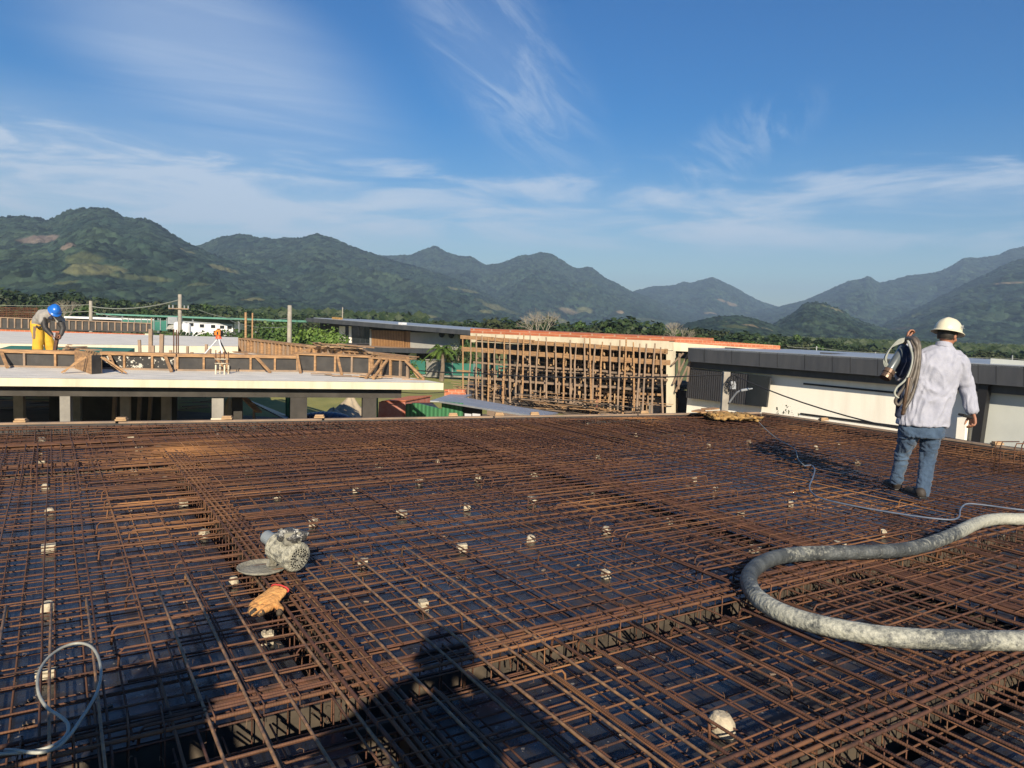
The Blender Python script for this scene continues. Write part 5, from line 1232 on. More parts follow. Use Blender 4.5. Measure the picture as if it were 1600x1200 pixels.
MB().bar(a[1] - Vector((0, 0, .12)), a[2] - Vector((0, 0, .12)), .06, .14).build('fascia_board', 'wood_grey', t)
q0, q1 = py(672, 628, 28), py(705, 617, 32); MB().hexa([q0, q0 + Vector((.9, 0, 0)), q1 + Vector((.9, 0, 0)), q1], [q0 + Vector((0, 0, .05)), q0 + Vector((.9, 0, .05)), q1 + Vector((.9, 0, .05)), q1 + Vector((0, 0, .05))]).build('roof_sheet', 'zinc', label='loose grey roofing sheet sloping up left of the shed roof', cat='sheet')
MB().hexa([py(642, 632, 26), py(688, 641, 25), py(676, 630, 29), py(648, 627, 29)], [py(642, 631.2, 26), py(688, 640.2, 25), py(676, 629.2, 29), py(648, 626.2, 29)]).build('tarpaulin', 'black_ply', label='black tarpaulin over the sloping side of the green shed', cat='tarpaulin')
for k in range(8):
    c = py(702 + (k % 4) * 6, 617 - (k // 4) * 5, 32); MB().box(tuple(c), (.42, .3, .2), rnd(-.2, .2)).build('clay_block', 'brick', label='orange clay block in the small stack above the shed roof, %s' % ['lower left', 'lower row second', 'lower row third', 'lower right', 'upper left', 'upper row second', 'upper row third', 'upper right'][k], cat='brick', group='clay blocks stacked above the shed roof')

# ================================================================== PROPPED BUILDING
wb = Wall(py(735, 520, 46), py(1075, 520, 37.5))
Bd = thing('propped_building', wb.z(900, GZ), 'building shell with a brick parapet on a cream beam, held by timber props', 'building')
tv = lambda u: 513 + (u - 735) * .0448 if u < 1048 else 527.8 + (u - 1048) * .0715     # top of parapet
wb.slab(MB(), [(735, 513), (1047, 527), (1047, 533), (735, 520.5)], 6.0).build('parapet', 'brick', Bd)
wb.slab(MB(), [(735, 520.7), (1045, 533.2), (1045, 547.5), (735, 526.6 + 8)], 6.2, .03).build('roof_beam', 'cream_concrete', Bd)
wb2 = Wall(py(1045, 520, 38.5), py(1225, 540, 40))
wb2.slab(MB(), [(1047, 528), (1219, 540), (1219, 547), (1047, 534)], 3.0).build('parapet', 'brick', Bd)
wb2.slab(MB(), [(1045.5, 534.2), (1219, 547.2), (1219, 556), (1045.5, 548)], 3.2, .03).build('roof_beam', 'cream_concrete', Bd)
for k in range(70):   # upright hollow brick caps, uneven
    u = 735 + k * 4.47
wb.slab(MB(), [(760, 531), (1046, 547), (1046, 552), (760, 537)], 9, -.5).build('ceiling', 'dark_shaded', Bd)  # interior shade put into the colour of ceiling, floor slab and back wall
wb.slab(MB(), [(742, 591), (1046, 607), (1046, 612), (742, 594.5)], 8, -1.0).build('floor_slab', 'dark_shaded', Bd)
wb.slab(MB(), [(790, 536), (1046, 550), (1046, 660), (800, 640)], .2, -6.6).build('back_wall', 'dark_shaded', Bd)
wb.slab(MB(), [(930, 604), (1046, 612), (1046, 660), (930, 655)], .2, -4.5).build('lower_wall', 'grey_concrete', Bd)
for (u0, u1, vt, vb, off, m) in [(752, 758.5, 546, 640, -.3, 'black_ply'), (766, 770, 545, 620, -2.5, 'dark_shaded'), (803, 808, 545, 630, -1, 'dark_shaded'), (1041, 1052, 548, 668, .05, 'cream_concrete'), (863, 869, 545, 650, -2, 'black_ply'), (905, 912, 545, 655, -3, 'dark_shaded'), (985, 994, 548, 660, -2.2, 'dark_shaded'), (952, 958, 548, 660, -4, 'dark_shaded')]:
    wb.slab(MB(), [(u0, vt), (u1, vt + .5), (u1, vb), (u0, vb)], .3, off).build('column', m, Bd)
SF = thing('timber_scaffold', wb.z(880, GZ, 1.5), 'forest of rough timber props and horizontal boards around the propped building', 'scaffold')
random.seed(77)
u = 720.0; i = 0
ledv = lambda u, b: b + (u - 735) * .069
fronts = []
while u < 1040:
    lean = rnd(-9, 4) * .5 * (1 + (u - 735) / 300); vt = 519 + (u - 735) * .06 + rnd(-3, 7); vb = 626 + (u - 735) * .12 + rnd(0, 5)
    if u < 735: vt = 530
    p = wb.at(u + 3, vt, .9 + rnd(-.1, .1)); q = wb.at(u + 3 + lean, min(vb, 662), .9 + rnd(0, .5)); q.z = min(q.z, GZ + .3)
    MB().tube([q, q.lerp(p, .3) + Vector((rnd(-.05, .05), 0, 0)), q.lerp(p, .7) + Vector((rnd(-.05, .05), 0, 0)), p], [rnd(.05, .065), .052, .05, rnd(.035, .05)], 6).build('prop', random.choice(['wood_grey', 'wood_grey', 'wood']), SF)
    u += rnd(8, 15)
n_ = 0
for row, off in enumerate((-.5, -1.2, -1.9, -2.8, -4.0, -5.2)):
    u = 738 + rnd(0, 8) + row * 14
    while u < 1040:
        zt = SZ + .35; q = wb.z(u, 0, off); L0 = rnd(-.12, .12)
        low = random.random() < .55; z0, z1 = (GZ, -1.2) if low else (-1.1, .45)
        MB().tube([Vector((q.x, q.y, z0)), Vector((q.x + L0, q.y, z1))], rnd(.035, .06), 5).build('inner_prop', random.choice(['wood_grey', 'wood_grey', 'wood', 'wood_pale']), SF); u += rnd(6, 15); n_ += 1
print('inner props', n_)
def ledger(b0, w_, off, u0=738, u1=1044, m='wood', thick=.10):
    u = u0
    while u < u1:
        e = min(u + rnd(45, 75), u1); p, q = wb.at(u, ledv(u, b0) + rnd(-.8, .8), off), wb.at(e + 3, ledv(e, b0) + rnd(-.8, .8), off); MB().bar(p, q, thick, w_).build('ledger', m, SF); u = e
ledger(528, .22, .78, 720, 1040); ledger(546, .26, .76, 722, 1044); ledger(566, .1, .76, 740, 1040, 'wood_grey'); ledger(578, .1, -.2, 740, 1040, 'wood_grey'); ledger(531, .10, .3, 745, 1040, 'wood_grey'); ledger(590, .12, .7, 735, 1000, 'wood_grey'); ledger(548, .1, -.3, 750, 1040, 'wood_grey'); ledger(597, .12, .2, 900, 1030, 'wood'); ledger(618, .1, -.4, 740, 960, 'wood_grey'); ledger(629, .1, .3, 760, 900, 'wood_grey'); ledger(558, .09, -1.0, 745, 1040, 'wood_grey'); ledger(572, .12, .2, 780, 1040, 'wood_grey'); ledger(604, .09, -1.4, 745, 1030, 'wood_grey')
MB().bar(wb.at(714, 579, .8), wb.at(735, 580.5, .8), .08, .1).build('ledger', 'wood', SF)
for k in range(26):   # plywood scraps, wedges and boards lodged in the props
    u = rnd(742, 1036); c = wb.at(u, ledv(u, rnd(533, 612)), rnd(-3.5, .4)); d = Vector((rnd(-.5, .5), rnd(-.3, .3), rnd(-.3, .3))); MB().bar(c - d, c + d, .05, rnd(.08, .22)).build('wedge', random.choice(['wood', 'wood_pale', 'wood_grey', 'wood_pale']), SF)
for (u0, v0, u1, v1) in [(1008, 567, 1022, 553), (1052, 600, 1076, 552), (1056, 612, 1082, 556), (1050, 570, 1068, 552), (1060, 608, 1062, 552), (1074, 596, 1079, 553)]: MB().bar(wb.at(u0, v0, .2), wb.at(u1, v1, .2), .09, .08).build('raking_prop', 'wood_grey', SF)
pile('scrap timber heaped at the left foot of the propped building', 722, 612, 770, 618, 22, .8, .7, z0=GZ + .3, ln=1.6, name='timber_heap')
dp = [wb.z(725, GZ + .02, 2.5), wb.z(1080, GZ + .02, 2.5), wb.z(1080, GZ + .02, -10), wb.z(735, GZ + .02, -10)]
MB().poly(dp).build('dirt_yard', 'dirt', kind='structure', loc=(0, 0, GZ))
pile('planks and offcuts strewn along the foot of the timber props', 790, 632, 1030, 655, 60, 1.0, .8, z0=GZ + .1, ln=2.0, name='timber_heap', m=('wood_grey', 'wood', 'dark_shaded'))
# black-grey low structure at the right foot
wl2 = Wall(py(930, 640, 42.5), py(1075, 640, 39))
t = thing('block_wall', wl2.z(1000, GZ), 'unfinished grey block walls with dark openings at the foot of the props', 'wall')
for (u0, u1, m) in [(928, 936, 'red_container'), (962, 970, 'dark_shaded'), (985, 1000, 'grey_concrete'), (1014, 1034, 'grey_concrete'), (1051, 1057, 'wood')]: wl2.slab(MB(), [(u0, 617 + (u0 - 925) * .03), (u1, 618 + (u1 - 925) * .03), (u1, 668), (u0, 668)], .2).build('wall_piece', m, t)
wl2.slab(MB(), [(940, 612), (1060, 616), (1060, 668), (940, 668)], .1, -1.2).build('shade_backing', 'dark_shaded', t)  # dark sheet standing in for the darkness behind the props
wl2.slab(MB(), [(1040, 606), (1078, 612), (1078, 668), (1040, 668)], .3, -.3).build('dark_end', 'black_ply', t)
# ================================================================== LONG WHITE HOUSE ON THE RIGHT
ww = Wall(py(1075, 560, 38), py(1320, 570, 31.2))
W_ = thing('white_house', ww.z(1300, GZ), 'long low white house with a deep dark roof band and slot windows', 'house')
X1 = 1760
lin = lambda u, v0, s: v0 + (u - 1075) * s
band = lambda u0, u1, v0, s0, v1, s1, th, off, m, nm: ww.slab(MB(), [(u0, lin(u0, v0, s0)), (u1, lin(u1, v0, s0)), (u1, lin(u1, v1, s1)), (u0, lin(u0, v1, s1))], th, off).build(nm, m, W_)
band(1075, X1, 543.6, .0555, 564.6, .0765, .5, .9, 'fascia', 'roof_band')
a0, a1 = ww.at(1075, 543.6, .9), ww.at(X1, lin(X1, 543.6, .0555), .9); MB().hexa([q - Vector((0, 0, .06)) for q in (a0, a1, a1 - ww.n * 9, a0 - ww.n * 9)], [q + Vector((0, 0, .02)) for q in (a0, a1, a1 - ww.n * 9, a0 - ww.n * 9)]).build('roof', 'roof_grey', W_)
for k in range(16):
    u_ = 1100 + k * 38 + (k % 3) * 5; ww.slab(MB(), [(u_, lin(u_, 544.2, .0557)), (u_ + .7, lin(u_ + .7, 544.2, .0557)), (u_ + .7, lin(u_ + .7, 563.6, .0762)), (u_, lin(u_, 563.6, .0762))], .01, .904).build('panel_joint', 'black', W_)
for (u0, u1) in [(1140, 1165), (1290, 1322)]:
    b0_, b1_ = ww.at(u0, lin(u0, 543.3, .0555), -1.0), ww.at(u1, lin(u1, 543.5, .0555), -4.0); MB().bar(b0_ + Vector((0, 0, .08)), b1_ + Vector((0, 0, .08)), .5, .1).build('roof_upstand', 'fascia', W_)
band(1077, X1, 564.0, .0765, 574, .084, .6, .35, 'fascia', 'recess_shade')  # dark strip stands in for the shade in the recess below the roof edge
ww.slab(MB(), [(1078, 560), (1545, lin(1545, 560, .07)), (1530, 720), (1070, 680)], .25).build('wall', 'white_wall', W_)
sc_ = ww.slab(MB(), [(1076, 575), (1203, 588.3), (1197, 636.3), (1072, 621.5)], .12, .45).build('black_screen', 'screen_black', W_)
ww.slab(MB(), [(1170, 584.6), (1203, 588.3), (1197, 636.3), (1165, 632.2)], .05, .52).build('glass', 'glass_dark', sc_)
for (q) in ([(1255, 598.2), (1440, 616), (1440, 619.2), (1255, 600.8)], [(1250.5, 645), (1420, 667), (1420, 671), (1250.5, 647.6)]):
    ww.slab(MB(), q, .08, .05).build('slot_window', 'black', W_)
MB().bar(ww.at(1540, 600, .5), ww.at(1526, 700, .5), .35, .3, up=ww.d).build('black_pier', 'black', W_)
gw = ww.slab(MB(), [(1548, 560), (X1, 575), (X1, 760), (1535, 720)], .1, .1).build('glazed_wall', 'glass_reflecting', W_)
MB().box(tuple(ww.z(1518, GZ + .9, .5)), (.5, .3, 1.9), .6).build('buttress', 'white_wall', W_)
# shrub by the house
sh = big(1216, 630, 21, 'leaf_olive', 1.2, 1.2, 'straggly pale shrub growing above the deck edge right of the lamp post', 55, .55, n=500, leafs=.05, lobes=9, name='shrub')
# lamp post with cables
b = py(1130, 645, 19); tp = py(1136.5, 581, 19)
t = thing('lamp_post', (b.x, b.y, GZ), 'concrete lamp post with tangled cables and a street lamp arm', 'lamp post')
MB().bar(Vector((b.x, b.y, GZ)), Vector((tp.x - .02, b.y, tp.z)), .17, .15, up=(0, 1, 0)).build('post', 'pole_concrete', t, bevel=.01)
arm = [py(1139, 630, 18.9), py(1146, 620, 18.8), py(1152, 613, 18.7), py(1160, 609.5, 18.6)]; MB().tube(spline(arm, 4), .025, 7).build('lamp_arm', 'zinc', t, smooth=True)
hd = MB(); c0, c1 = py(1158, 610, 18.6), py(1176, 607, 18.5); hd.bar(c0, c0.lerp(c1, .7), .12, .06).bar(c0.lerp(c1, .68), c1, .09, .035); hd.build('lamp_head', 'zinc', t, bevel=.015)
MB().box(tuple(py(1145, 602, 18.8)), (.14, .12, .2)).build('junction_box', 'zinc', t, bevel=.01)
cb = MB(); random.seed(5)
for k in range(12):
    c = py(1143 + rnd(-4, 4), 598 + rnd(-8, 9), 18.75); r_ = rnd(.05, .16); a0 = rnd(0, 6); cb.tube([c + Vector((r_ * .8 * math.cos(a0 + j * .6), rnd(-.03, .03), r_ * math.sin(a0 + j * .6) * 1.3)) for j in range(9)], .009, 4)
cb.build('cable_tangle', 'cable', t)
wire('black cable hanging across the photo from the slab corner to the lamp post', [py(560, 562, 24), py(735, 582.5, 22), py(1135, 585, 19)], .12, .018, 'cable')
wire('black cable falling right from the lamp post past the white-helmeted man', [py(1140, 583, 19), py(1620, 704, 12)], .28, .016, 'cable')
wire('second cable crossing low under the slab end', [py(560, 600, 24), py(700, 612, 24)], .15, .012, 'cable')
for k, (u, v0, v1) in enumerate([(1276, 541, 553), (1368, 550, 560), (1582, 555, 573)]):
    p = py(u, v1, 75); q = py(u, v0, 75); MB().tube([Vector((p.x, 75, GZ)), Vector((q.x, 75, q.z))], .06, 5).build('fence_post', 'zinc', label='thin pale post among the bushes beyond the white house, %s' % ['left one', 'middle one', 'right one'][k], cat='post', group='thin posts beyond the white house')
wire('thin wires strung between the posts beyond the white house', [py(1230, 541, 75), py(1276, 543, 75), py(1368, 551, 75), py(1582, 560, 75), py(1700, 566, 75)], .1, .015)
# ================================================================== PEOPLE
def fuse(mb, name, m, parent, voxel, smooth_it=4, wrinkle=0.0, wscale=9.0, stretch=(1, 1, .45), seed=0.0, label=None, extra=None):
    """fuse overlapping closed shapes into one continuous skin"""
    me = bpy.data.meshes.new('tmp'); me.from_pydata(mb.v, [], mb.f); me.update()
    import bmesh
    bm = bmesh.new(); bm.from_mesh(me); bmesh.ops.recalc_face_normals(bm, faces=bm.faces); bm.to_mesh(me); bm.free()
    o = bpy.data.objects.new('tmp', me); C.objects.link(o)
    r = o.modifiers.new('r', 'REMESH'); r.mode = 'VOXEL'; r.voxel_size = voxel; r.use_smooth_shade = True
    s = o.modifiers.new('s', 'SMOOTH'); s.factor = .5; s.iterations = smooth_it
    dg = bpy.context.evaluated_depsgraph_get(); me2 = bpy.data.meshes.new_from_object(o.evaluated_get(dg)); bpy.data.objects.remove(o)
    if wrinkle:
        me2.update(); nn = [v.normal.copy() for v in me2.vertices]
        for v, n in zip(me2.vertices, nn):
            c = v.co; q = Vector((c.x * wscale * stretch[0], c.y * wscale * stretch[1], c.z * wscale * stretch[2] + seed))
            q2 = q + Vector((noise.noise(q * .6), noise.noise(q * .6 + Vector((9, 0, 0))), noise.noise(q * .6 + Vector((0, 9, 0))))) * 1.3
            k = (1 - abs(noise.noise(q2)) * 2.4) * .6 + noise.noise(q2 * 2.3) * .5
            v.co = c + n * k * wrinkle
    off = WL[parent.name]
    me2.transform(Matrix.Translation(-off)); me2.materials.clear(); me2.materials.append(MATS[m]); me2.polygons.foreach_set('use_smooth', [True] * len(me2.polygons))
    ob = bpy.data.objects.new(name, me2); C.objects.link(ob); ob.parent = parent; WL[ob.name] = off.copy(); tag(ob, label); return ob
def capsule(mb, pts, rs, n=12, flat=None):
    pts = [Vector(p) for p in pts]; mb.tube(pts, rs, n, flat=flat)
    mb.ball(pts[0], rs[0] * .99, n=n, m=6); mb.ball(pts[-1], rs[-1] * .99, n=n, m=6); return mb
def hand(mb, wrist, fdir, pdir, curl=.5, s=1.0, side=1):
    """palm and five separate bent fingers; fdir: where fingers point, pdir: where the palm faces"""
    f = Vector(fdir).normalized(); p = Vector(pdir); p = (p - f * p.dot(f)).normalized(); x = f.cross(p) * side; W_ = Vector(wrist)
    mb.tube([W_ - f * .02, W_ + f * .015 * s, W_ + f * .05 * s, W_ + f * .085 * s], [.026 * s, .027 * s, .038 * s, .036 * s], 10, flat=.45) if False else None
    for k in range(5):
        o = x * (-.028 + .014 * k) * s; mb.tube([W_ + o * .6, W_ + o + f * .045 * s, W_ + o * 1.05 + f * .085 * s], [.014 * s, .0135 * s, .012 * s], 8); mb.ball(W_ + o * 1.05 + f * .085 * s, .012 * s, n=8, m=5)
    for k, L_ in enumerate((.070, .080, .075, .058)):
        b = W_ + x * (.030 - .020 * k) * s + f * .088 * s; d = f.copy(); pts = [b]; rs = [.0098 * s]; ang = curl * (.75 + .1 * k)
        for j, q in enumerate((.45, .32, .23)):
            a = ang * (j + .6); d = (f * math.cos(a) + p * math.sin(a)); b = b + d * L_ * q * s; pts.append(b); rs.append((.0092 - .0009 * j) * s)
        mb.tube(pts, rs, 8); mb.ball(pts[-1], rs[-1], n=8, m=5)
    b = W_ + x * .034 * s + f * .02 * s; d1 = (x * .8 + f * .7 + p * .3).normalized(); d2 = (f * .9 + p * .5 + x * .1).normalized()
    mb.tube([b, b + d1 * .035 * s, b + d1 * .035 * s + d2 * .03 * s, b + d1 * .035 * s + d2 * .052 * s], [.014 * s, .012 * s, .0105 * s, .008 * s], 8); mb.ball(b + d1 * .035 * s + d2 * .052 * s, .008 * s, n=8, m=5)
def head(mb, c, face, up=(0, 0, 1), s=1.0):
    f = Vector(face).normalized(); u_ = Vector(up); u_ = (u_ - f * u_.dot(f)).normalized(); r = f.cross(u_); c = Vector(c)
    rot = Matrix((r, f, u_)).transposed()
    mb.ball(c + u_ * .02 * s, .076 * s, .096 * s, .098 * s, 16, 12, rot); mb.ball(c + f * .022 * s - u_ * .045 * s, .056 * s, .066 * s, .062 * s, 14, 10, rot)
    mb.ball(c + f * .078 * s - u_ * .088 * s, .022 * s, .018 * s, .017 * s, 10, 8, rot)                     # chin
    mb.tube([c + f * .092 * s + u_ * .012 * s, c + f * .112 * s - u_ * .022 * s, c + f * .104 * s - u_ * .034 * s], [.007 * s, .013 * s, .010 * s], 8)       # nose
    for k in (-1, 1):
        mb.ball(c + r * .078 * k * s - u_ * .008 * s - f * .006 * s, .010 * s, .019 * s, .032 * s, 8, 8, rot)        # ears
        mb.ball(c + f * .082 * s + r * .03 * k * s + u_ * .022 * s, .020 * s, .012 * s, .007 * s, 8, 6, rot)         # brows
        mb.ball(c + f * .06 * s + r * .042 * k * s - u_ * .03 * s, .024 * s, .026 * s, .022 * s, 8, 6, rot)          # cheeks
    mb.ball(c + f * .092 * s - u_ * .055 * s, .020 * s, .009 * s, .005 * s, 8, 6, rot); mb.ball(c + f * .090 * s - u_ * .064 * s, .017 * s, .009 * s, .006 * s, 8, 6, rot)
    return r, f, u_
def eyes(c, r, f, u_, parent, s=1.0):
    b = MB()
    for k in (-1, 1): b.ball(c + f * .088 * s + r * .03 * k * s + u_ * .006 * s, .011 * s, n=10, m=8)
    b.build('eyes', 'white_paint', parent, smooth=True); b = MB()
    for k in (-1, 1): b.ball(c + f * .0945 * s + r * .03 * k * s + u_ * .006 * s, .0058 * s, n=8, m=6)
    b.build('pupils', 'black', parent, smooth=True)
def hair(c, r, f, u_, parent, s=1.0):
    b = MB(); rot = Matrix((r, f, u_)).transposed(); n, m_ = 24, 16; C0 = c + u_ * .02 * s
    for k in range(m_ + 1):
        th = math.pi * k / m_ * .80
        for j in range(n):
            ph = 2 * math.pi * j / n; fr = math.sin(ph)
            tt = min(th, 1.05 if fr > .35 else (1.75 if fr > -.15 else 2.25)); p = Vector((.083 * math.sin(tt) * math.cos(ph), .103 * math.sin(tt) * math.sin(ph), .105 * math.cos(tt))) * s
            b.v.append(tuple(C0 + rot @ (p * (1 + .02 * noise.noise(p * 90)))))
    for k in range(m_):
        for j in range(n): b.f.append((k * n + j, (k + 1) * n + j, (k + 1) * n + (j + 1) % n, k * n + (j + 1) % n))
    return b.build('hair', 'hair', parent, smooth=True)
def helmet(c, r, f, u_, parent, m, s=1.0, tilt=0.0):
    rot = Matrix((r, f, u_)).transposed(); b = MB(); n = 36; prof = []
    def R3(ph, rad, z, ex=0): return tuple(c + rot @ Vector((rad * .118 * math.cos(ph), rad * .142 * math.sin(ph) + ex, z)) * s)
    rows = [(0.04, .140), (.25, .1375), (.5, .126), (.72, .104), (.88, .076), (.97, .045), (1.0, .018), (1.0, .008), (1.14, .002), (1.20, -.006), (1.20, -.011), (1.08, -.004), (.95, .006), (.9, .07), (.5, .112), (.05, .125)]
    for (ra, z) in rows:
        for j in range(n):
            ph = 2 * math.pi * j / n; ex = 0; zz = z
            if ra > 1.05: ex = .022 * max(0, math.sin(ph)) ** 2; zz = z - .006 * max(0, math.sin(ph))
            if ra < .9 and z > .09 and z != .112 and z != .125:
                x_ = abs(math.cos(ph) * ra); zz += .006 * math.exp(-(x_ / .12) ** 2)          # crown ridge
            b.v.append(R3(ph, ra, zz, ex))
    for k in range(len(rows) - 1):
        for j in range(n): b.f.append((k * n + j, (k + 1) * n + j, (k + 1) * n + (j + 1) % n, k * n + (j + 1) % n))
    b.f.append(tuple(range(n)))
    h = b.build('helmet', m, parent, smooth=True); return h

def ringp(u, v, Y, hw, dp, ang=-.26, dz=None):
    c = py(u, v, Y); ax = Vector((math.cos(ang), math.sin(ang), 0)); ay = Vector((-math.sin(ang), math.cos(ang), 0)); return (c, hw * Y / FPX / math.cos(ang), dp, ax, ay)
# ---------------- the man with the white helmet
YM = 7.0; P1 = py(1437, 783, 6.86); P1.z = .14
man = thing('person', (P1.x, P1.y, .14), 'man walking away in white helmet, pale shirt and jeans, hoses over his left shoulder', 'person')
sh_ = MB()
sh_.loft([ringp(1441, 664, YM, 36, .145), ringp(1442, 655, YM, 36, .145), ringp(1447, 635, YM, 34.5, .135), ringp(1453, 612, YM, 34.5, .13), ringp(1458, 590, YM, 35.5, .13), ringp(1464, 570, YM, 38, .135), ringp(1468, 556, YM, 35, .115), ringp(1471, 547, YM, 24, .085), ringp(1473, 541, YM, 12, .06)], 22)
RS, RE, RW = py(1498, 566, YM - .05), py(1510, 604, YM - .03), py(1518, 640, YM - .10)
LS, LE, LW = py(1437, 560, YM + .05), py(1409, 588, YM + .16), py(1416, 540, YM + .20)
capsule(sh_, [RS, RS.lerp(RE, .5), RE, RE.lerp(RW, .5), RW], [.082, .074, .066, .060, .052], 14)
capsule(sh_, [LS, LS.lerp(LE, .5), LE, LE.lerp(LW, .5), LW], [.078, .070, .062, .056, .048], 14)
sh_.loft([(py(1474, 545, YM), .075, .07, (1, 0, 0), (0, 1, 0)), (py(1475, 537, YM + .01), .066, .064, (1, 0, 0), (0, 1, 0))], 16)     # collar
fuse(sh_, 'shirt', 'shirt', man, .008, 2, .017, 11, (1, 1, .55), 3.3)
j = MB()
j.loft([ringp(1441, 645, YM, 22, .07), ringp(1441, 658, YM, 29, .105), ringp(1440, 670, YM, 32, .125), ringp(1439, 682, YM, 31, .12)], 20)
Lh, Lk, La = py(1423, 672, YM + .02), py(1410, 708, YM + .14), py(1401, 750, 7.22)
Rh, Rk, Ra = py(1455, 676, YM - .01), py(1450, 714, YM + .02), py(1442, 768, 6.92)
Lh = Lh - Vector((0, 0, .01)); capsule(j, [Lh, Lh.lerp(Lk, .5), Lk, Lk.lerp(La, .5), La], [.092, .079, .064, .060, .058], 14)
capsule(j, [Rh, Rh.lerp(Rk, .5), Rk, Rk.lerp(Ra, .5), Ra], [.094, .082, .069, .062, .060], 14)
fuse(j, 'jeans', 'jeans', man, .008, 2, .015, 12, (.8, .8, 1.2), 8.1)
bd = MB()
Hc = py(1480, 524, YM + .015); face = Vector((.80, .55, -.18))
rr_, ff_, uu_ = head(bd, Hc, face)
capsule(bd, [py(1474, 552, YM), py(1477, 538, YM + .01), Hc - Vector((0, 0, .03))], [.066, .058, .056], 12)
bd.loft([ringp(1441, 650, YM, 20, .07), ringp(1450, 615, YM, 29, .10), ringp(1464, 572, YM, 30, .10), ringp(1470, 552, YM, 16, .07)], 16)
for (s_, e_, w_, r_) in ((RS, RE, RW, .045), (LS, LE, LW, .042)): capsule(bd, [s_, e_, w_], [r_, r_ * .85, .027], 12)
capsule(bd, [Lh, Lk, La], [.07, .05, .042], 12); capsule(bd, [Rh, Rk, Ra], [.07, .05, .042], 12)
hand(bd, RW + (RW - RE).normalized() * .045, (RW - RE).normalized() + Vector((-.1, 0, -.3)), Vector((-1, -.15, 0)), 1.0, 1.0, 1)
hand(bd, LW + (LW - LE).normalized() * .035, (LW - LE).normalized(), Vector((.9, -.4, 0)), 1.2, 1.0, -1)
fuse(bd, 'body', 'skin', man, .0062, 2)
eyes(Hc, rr_, ff_, uu_, man); hair(Hc, rr_, ff_, uu_, man)
hl = helmet(Hc + uu_ * .032, rr_, ff_, (uu_ + Vector((0.02, .0, 0))).normalized(), man, 'helmet_white', 0.97)
mk = MB(); cm = Hc + uu_ * .085 + rr_ * .122 + ff_ * .0
sgn = 1 if rr_.y < 0 else -1
cm = Hc + uu_ * .09 + rr_ * sgn * .127
for q in range(3): mk.bar(cm + ff_ * (-.012 + .009 * q) + uu_ * .010, cm + ff_ * (-.012 + .009 * q) - uu_ * .008, .005, .004)
mk.bar(cm - ff_ * .022 - uu_ * .016 + rr_ * sgn * .004, cm + ff_ * .022 - uu_ * .016 + rr_ * sgn * .004, .004, .004)
mk.build('helmet_emblem', 'zinc', hl)
def boot(toe, heel, ank, m, parent, s=1.0):
    b = MB(); d = (toe - heel).normalized(); h = Vector((0, 0, 1))
    b.ball(heel + h * .045 + d * .04, .045 * s, n=12, m=8); b.ball(toe - d * .06 + h * .035, .046 * s, .046 * s, .036 * s, 12, 8); b.ball(toe - d * .035 + h * .03, .040 * s, .040 * s, .03 * s, 12, 8)
    b.tube([heel + h * .04 + d * .03, heel.lerp(toe, .5) + h * .045, toe - d * .05 + h * .035], [.046 * s, .044 * s, .042 * s], 12); capsule(b, [heel + d * .05 + h * .06, ank], [.052 * s, .055 * s], 12)
    o = fuse(b, 'boot', m, parent, .009, 3)
    so = MB(); so.bar(heel - d * .005 + h * .012, toe + h * .014, .085 * s, .022); so.build('sole', 'black', o, bevel=.008)
for (a_, top) in (((1400, 767, 7.24), La), ((1438, 784, 6.90), Ra)):
    hl_ = py(*a_); hl_.z = .145; boot(hl_ + Vector((.01 if top is La else -.03, .24, 0)), hl_ - Vector((0, .05, 0)), top - Vector((0, 0, .02)), 'boot', man)
# shirt cuffs, collar band, belt and back pockets
for (e_, w_, r_) in ((RE, RW, .056), (LE, LW, .052)):
    d_ = (w_ - e_).normalized(); MB().tube([w_ - d_ * .035, w_ + d_ * .012], [r_, r_ * .97], 18).build('cuff', 'shirt', man, smooth=True, bevel=.003)
MB().tube([py(1474, 544, YM), py(1475.5, 536, YM + .01)], [.079, .070], 22).build('collar', 'shirt', man, smooth=True, bevel=.004)
# phone and watch in the right hand
c = py(1509, 650, YM - .12); ph = MB().bar(c - Vector((.045, 0, -.012)), c + Vector((.05, .02, -.012)), .07, .02)
ph.build('mobile_phone', 'black', label='black phone held in the right hand of the white-helmeted man', cat='phone')
# vibrator needle, hoses
t = thing('vibrator_hose_bundle', py(1420, 600, YM - .05), 'coiled grey-brown hoses with a metal cylinder over the left shoulder of the walking man', 'hose')
a_, b_ = py(1414, 540, YM + .05), py(1389, 580, YM - .02)
MB().tube([a_, a_.lerp(b_, .05), a_.lerp(b_, .9), b_], [.030, .040, .042, .038], 16).build('metal_cylinder', 'steel_dull', t, smooth=True)
e_ = (b_ - a_).normalized(); MB().tube([b_ - e_ * .01, b_ + e_ * .03], [.055, .055], 16).tube([b_ + e_ * .035, b_ + e_ * .055], [.05, .045], 16).tube([b_ + e_ * .06, b_ + e_ * .085], [.054, .05], 16).build('threaded_end', 'copper', t)
def hz_(pts, r, m, nm='hose'):
    P = [py(u, v, Y) for (u, v, Y) in pts]; MB().tube(spline(P, 8), r, 12).build(nm, m, t, smooth=True)
F_ = YM - .16
hz_([(1402, 560, YM + .12), (1408, 538, YM + .10), (1419, 529, YM - .02), (1430, 533, F_ + .02), (1434, 550, F_), (1430, 580, F_ - .03), (1420, 610, F_ - .04), (1411, 647, F_ - .02)], .021, 'hose_tan')
hz_([(1400, 575, YM + .12), (1412, 540, YM + .12), (1424, 527, YM), (1435, 534, F_ + .02), (1437, 556, F_ - .01), (1433, 590, F_ - .03), (1424, 620, F_ - .05), (1412, 640, F_ - .06)], .016, 'hose_tan')
